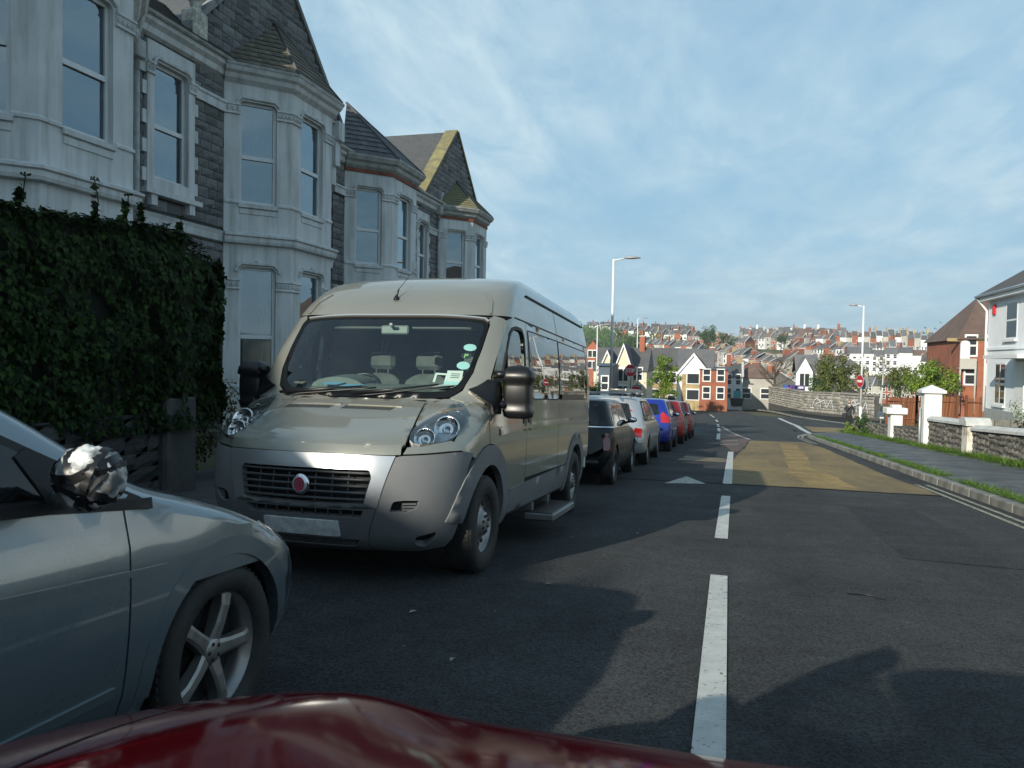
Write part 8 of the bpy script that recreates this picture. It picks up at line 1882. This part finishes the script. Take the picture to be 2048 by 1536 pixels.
for k, (px, Y, wpx, m) in enumerate(((1355, 520, 26, whiter), (1310, 480, 16, whiter), (1185, 560, 22, whiter), (1215, 540, 30, greyr), (1245, 500, 22, whiter), (1285, 470, 14, greyr), (1330, 450, 20, whiter), (1375, 430, 22, greyr))):
    c = at(px, 700, Y); w = wpx/1540*Y; town_house('%s tiny pale house from the left on the green hill' % ORD[k], c.x, Y, gz(c.x, Y)+.5, w, 9, 5, 3, random.uniform(-.2, .2), m, tslate, name='hilltop_house', chim=((.5, 0),), wins=(3, 1), group='houses on the far hill', coping=False)
# ---- far stone wall with graffiti
pale_stone = mat('pale_ashlar', (0.36, 0.345, 0.30), 0.92, col2=(0.20, 0.19, 0.165), scale=2.5, bump=0.6, bscale=12, obj_rand=0.35); RB2 = []
for i in range(6):
    me = STONES[i].copy(); me.materials.clear(); me.materials.append(pale_stone); RB2.append(me)
fw_ = thing('stone_boundary_wall', 'long pale stone wall with white graffiti beyond the side road', 'wall', at(1640, 828, 82))
wp = [(at(1537, 806, 106), 2.05), (at(1605, 822, 88), 2.0), (at(1680, 830, 79), 2.0), (at(1748, 838, 72), 1.95)]
for i in range(3):
    (a, ha), (b, hb_) = wp[i], wp[i+1]; dv = (b-a); L = math.hypot(dv.x, dv.y); an = math.atan2(dv.y, dv.x); nn = Vector((math.sin(an), -math.cos(an), 0))
    mb = MB(); dn = -nn*.4; up = Vector((0, 0, 1)); mb.add([a-up*.8, b-up*.8, b+up*hb_, a+up*ha, a-up*.8+dn, b-up*.8+dn, b+up*hb_+dn, a+up*ha+dn], [(0,1,2,3),(7,6,5,4),(0,4,5,1),(1,5,6,2),(2,6,7,3),(3,7,4,0)]); core = part('wall_core', mb, mortar, fw_)
    rnd = random.Random(i+40); z = 0.0; step = .30 if i else .24
    while z < ha-.08:
        hh = min(step*rnd.uniform(.8, 1.25), ha-z); u = -rnd.uniform(0, .4)
        while u < L:
            l_ = rnd.uniform(.35, .85) if i else rnd.uniform(.25, .6); u0, u1 = max(0, u), min(L, u+l_); u += l_
            if u1-u0 < .12: continue
            q = a.lerp(b, (u0+u1)/2/L)+up*(z+hh/2)+nn*.02; o = bpy.data.objects.new('stone', RB2[rnd.randrange(6)]); COL.objects.link(o); o.parent = core; o.location = q-origin(core); o.rotation_euler = (math.pi*rnd.randrange(2), 0, an-math.pi/2); o.scale = (.07, u1-u0-.05, hh-.045)
        z += hh
    n = int(L/1.6)
    for k in range(n): q0, q1 = a.lerp(b, k/n), a.lerp(b, (k+.985)/n); h0, h1_ = lerp(ha, hb_, k/n), lerp(ha, hb_, (k+1)/n); mb = MB(); mb.add([q0+up*h0+nn*.1, q1+up*h1_+nn*.1, q1+up*(h1_+.16)+nn*.1, q0+up*(h0+.16)+nn*.1, q0+up*h0+dn*1.2, q1+up*h1_+dn*1.2, q1+up*(h1_+.16)+dn*1.2, q0+up*(h0+.16)+dn*1.2], [(0,1,2,3),(7,6,5,4),(0,4,5,1),(1,5,6,2),(2,6,7,3),(3,7,4,0)]); part('coping_stone', mb, pale_stone, fw_)
    if i >= 1:
        mb = MB(); gl = [((.30, .35), (.36, 1.25)), ((.36, 1.25), (.44, 1.5)), ((.44, 1.5), (.52, 1.2)), ((.52, 1.2), (.55, .4)), ((.40, .9), (.62, 1.3)), ((.62, 1.3), (.70, .6)), ((.70, .6), (.80, 1.4)), ((.80, 1.4), (.86, .5)), ((.25, .5), (.36, .45))]
        for (u0, z0), (u1, z1) in gl:
            p0, p1 = a.lerp(b, u0)+up*z0+nn*.115, a.lerp(b, u1)+up*z1+nn*.115; d = (p1-p0).normalized(); s_ = nn.cross(d)*.05; mb.add([p0-s_, p1-s_, p1+s_, p0+s_], [(0, 1, 2, 3)])
        part('graffiti', mb, whiter, fw_)
hb = thing('hoarding', 'purple and blue advertising hoarding above the far stone wall', 'sign', at(1588, 790, 112)); q0, q1 = at(1567, 786, 112), at(1610, 771, 112)
part('board', MB().box((q0.x, 112, q0.z), (q1.x, 112.1, q1.z)), mat('hoarding_purple', (0.07, 0.035, 0.22), 0.6, var=0.1), hb); part('blue_end', MB().box((q0.x-.02, 111.97, q0.z), (q0.x+.55, 111.99, q1.z)), mat('hoarding_blue', (0.02, 0.09, 0.35), 0.6, var=0.1), hb); part('white_panel', MB().box((q1.x-.95, 111.97, q1.z-.45), (q1.x-.2, 111.99, q1.z-.15)), whiter, hb)
mb = MB(); disc(mb, (q0.x+.72, 111.95, (q0.z+q1.z)/2+.05), (0, -1, 0), .26, 16); part('round_emblem', mb, mat('emblem_pink', (0.35, 0.12, 0.30), 0.6, var=0.1), hb)
sk = thing('wheelie_skip', 'black open skip at the far kerb where the road disappears', 'skip', at(1473, 812, 99)); c = at(1473, 812, 99); part('tub', MB().prism([(-.65, 0), (.65, 0), (.8, .9), (-.8, .9)], 'y', -.6, .6), black_plastic, sk, world=False); part('rim', MB().box((-.84, -.64, .9), (.84, .64, .96)), black_plastic, sk, world=False)
# ---- trees
def tree(label, x, y, z, h, rad, n, size, m, seed, trunk=.35, name='tree', bare=False, shape='oval', zc=.62):
    rnd = random.Random(seed); t = thing(name, label, 'tree', (x, y, z)); b = Vector((x, y, z)); tips = []
    tr = MB(); top = b+Vector((rnd.uniform(-.1, .1)*rad, 0, h*.5)); tr.tube([b-Vector((0, 0, .5)), b.lerp(top, .5)+Vector((rnd.uniform(-.1, .1), 0, 0)), top], [.045*h*.6, .035*h*.6, .022*h*.6], 7)
    def branch(p, d, L, r, lev):
        q = p+d*L; mid = p+d*L*.5+Vector((rnd.uniform(-.1, .1), rnd.uniform(-.1, .1), .05))*L; tr.tube([p, mid, q], [r, r*.75, r*.5], 5, cap=False); tips.append(q)
        if lev > 0:
            for _ in range(4 if bare else 3):
                dd = (d+Vector((rnd.uniform(-1, 1), rnd.uniform(-1, 1), rnd.uniform(-.3, .9)))*.75).normalized(); branch(p+d*L*rnd.uniform(.5, 1), dd, L*rnd.uniform(.5, .75), r*.5, lev-1)
    for k in range(9 if bare else 7):
        a = 2*math.pi*k/7+rnd.uniform(-.3, .3); branch(b.lerp(top, rnd.uniform(.4, 1)), Vector((math.cos(a), math.sin(a), rnd.uniform(.5, 1.4))).normalized(), h*.26, .013*h, 2 if bare else 1)
    part('trunk', tr, bark, t)
    if not bare or n:
        P = []; cl = [(q, rnd.uniform(.18, .34)*rad) for q in tips] if bare else []
        if not bare:
            for _ in range(34): d = Vector((rnd.gauss(0, 1), rnd.gauss(0, 1), rnd.gauss(0, .9))).normalized()*rnd.uniform(.3, .95); cl.append((b+Vector((d.x*rad, d.y*rad, h*zc+d.z*h*(1-zc))), rnd.uniform(.16, .34)*rad))
        for _ in range(n): c_, r_ = cl[rnd.randrange(len(cl))]; d = Vector((rnd.gauss(0, 1), rnd.gauss(0, 1), rnd.gauss(0, 1))).normalized(); P.append((c_+d*r_*rnd.uniform(.4, 1.2), (d+Vector((0, 0, .4))).normalized()))
        V, F = leaves(P, size, rnd, shape); o = part('crown', MB().add(V, F), m, t, fixn=False); o['kind'] = 'stuff'
    return t
def tree_at(label, px, pyb, pyt, Y, wpx, n, size, m, seed, **k):
    a = at(px, pyb, Y); b = at(px, pyt, Y); return tree(label, a.x, Y, a.z, b.z-a.z, wpx/2/1540*Y, n, size, m, seed, **k)
far_leaf = leaf_mat('far_green', (0.030, 0.062, 0.020), (0.075, 0.12, 0.035), 0.8, 0.2); olive = leaf_mat('olive_leaf', (0.06, 0.085, 0.02), (0.17, 0.19, 0.05), 0.7, 0.2, 0.2); twig_brown = leaf_mat('twig_brown', (0.14, 0.085, 0.05), (0.22, 0.15, 0.09), 0.9, 0.1)
tree_at('ivy-clad green tree in front of the yellow stone house', 1326, 812, 702, 78, 62, 7000, .16, lime_leaf, 1, zc=.5); tree_at('bushy evergreen behind the graffiti wall', 1678, 805, 702, 86, 92, 9000, .20, olive, 2, zc=.45); tree_at('second evergreen clump left of the right-hand lamp', 1650, 800, 735, 90, 60, 5000, .2, ev_leaf, 3, zc=.45)
tree_at('bare brown winter tree over the far wall', 1550, 800, 690, 104, 62, 1500, .10, twig_brown, 4, bare=True, shape='blade'); tree_at('thin bare tree beside the brick villa', 1880, 795, 672, 62, 60, 500, .07, twig_brown, 5, bare=True, shape='blade'); tree_at('bare tree with rusty twigs before the white terrace', 1655, 780, 680, 120, 70, 900, .12, twig_brown, 14, bare=True, shape='blade')
tree_at('lime green shrub tree before the red brick villa', 1868, 805, 725, 56, 92, 7500, .14, lime_leaf, 6, zc=.5); tree_at('dark round tree on the skyline left of centre', 1416, 705, 650, 330, 46, 2600, .55, far_leaf, 7, zc=.55); tree_at('low dark tree right of the skyline tree', 1450, 700, 664, 332, 40, 2000, .5, far_leaf, 8, zc=.5); tree_at('round dark tree on the long slate skyline', 1562, 700, 662, 345, 24, 1200, .5, far_leaf, 9, zc=.6)
tree_at('rounded tree cluster above the left-hand roofs', 1268, 710, 664, 300, 52, 2400, .5, far_leaf, 10, zc=.5); tree_at('flat-topped pine on the far left skyline', 1238, 700, 655, 340, 20, 900, .4, far_leaf, 11, zc=.8); tree_at('brown bare thicket beside the white terrace', 1765, 760, 705, 110, 60, 1200, .13, twig_brown, 12, bare=True, shape='blade'); tree_at('olive shrub below the white terrace', 1800, 790, 725, 95, 80, 4500, .2, olive, 13, zc=.45)
bush('dark_hedge', 'dark clipped hedge in shade between the van and the tall lamp', (at(1195, 785, 55).x-.4, 55, at(1195, 785, 55).z-.3), (1.0, 2.5, 1.25), 5000, .11, ivy_leaf, 31, cat='hedge'); bush('left_verge_shrub', 'dark shrub behind the roofs of the parked cars', (at(1225, 800, 48).x, 48, at(1225, 805, 48).z-.2), (.7, 1.5, .8), 2500, .1, ivy_leaf, 32)
rnd = random.Random(77); P = []
for _ in range(16000):
    Y = rnd.uniform(330, 620); px = rnd.uniform(1150, 1330) if rnd.random() < .6 else rnd.uniform(1330, 1980)
    if px > 1330 and rnd.random() < .5: continue
    q = at(px, 700, Y); x = q.x+rnd.gauss(0, 2)
    if noise.noise((x*.02, Y*.02, 0)) < (-.15 if px < 1330 else .12): continue
    P.append(((x, Y, gz(x, Y)+abs(rnd.gauss(0, 2.6))), (rnd.uniform(-1, 1), -1, .6)))
V, F = leaves(P, 1.5, rnd, 'oval'); o = part('far_wood', MB().add(V, F), far_leaf, fixn=False); tag(o, 'far wooded slope and hedges below the skyline', 'wood', kind='stuff')
P = []
for _ in range(15000):
    Y = rnd.uniform(112, 300); px = rnd.uniform(1180, 1960); q = at(px, 700, Y); x = q.x
    if noise.noise((x*.06, Y*.05, 3)) < .18: continue
    P.append(((x, Y, gz(x, Y)+abs(rnd.gauss(0, .9))), (rnd.uniform(-1, 1), -1, .6)))
V, F = leaves(P, .55, rnd, 'oval'); o = part('garden_greenery', MB().add(V, F), olive, fixn=False); tag(o, 'shrubs and garden greenery between the terraces', 'shrubs', kind='stuff')
# ---------------------------------------------------------------- the thin damp air over the town
hz_m = bpy.data.materials.new('haze_air'); hz_m.use_nodes = True; n_ = hz_m.node_tree.nodes; n_.clear(); ho_ = n_.new('ShaderNodeOutputMaterial'); pv_ = n_.new('ShaderNodeVolumePrincipled')
pv_.inputs['Color'].default_value = (0.80, 0.88, 0.95, 1); pv_.inputs['Density'].default_value = 0.00032; pv_.inputs['Anisotropy'].default_value = 0.2; hz_m.node_tree.links.new(pv_.outputs[0], ho_.inputs['Volume'])
o = part('haze', MB().box((-2700, -950, -14), (2700, 5100, 75)), hz_m); o['kind'] = 'stuff'; o['label'] = 'thin pale haze over the distant town'
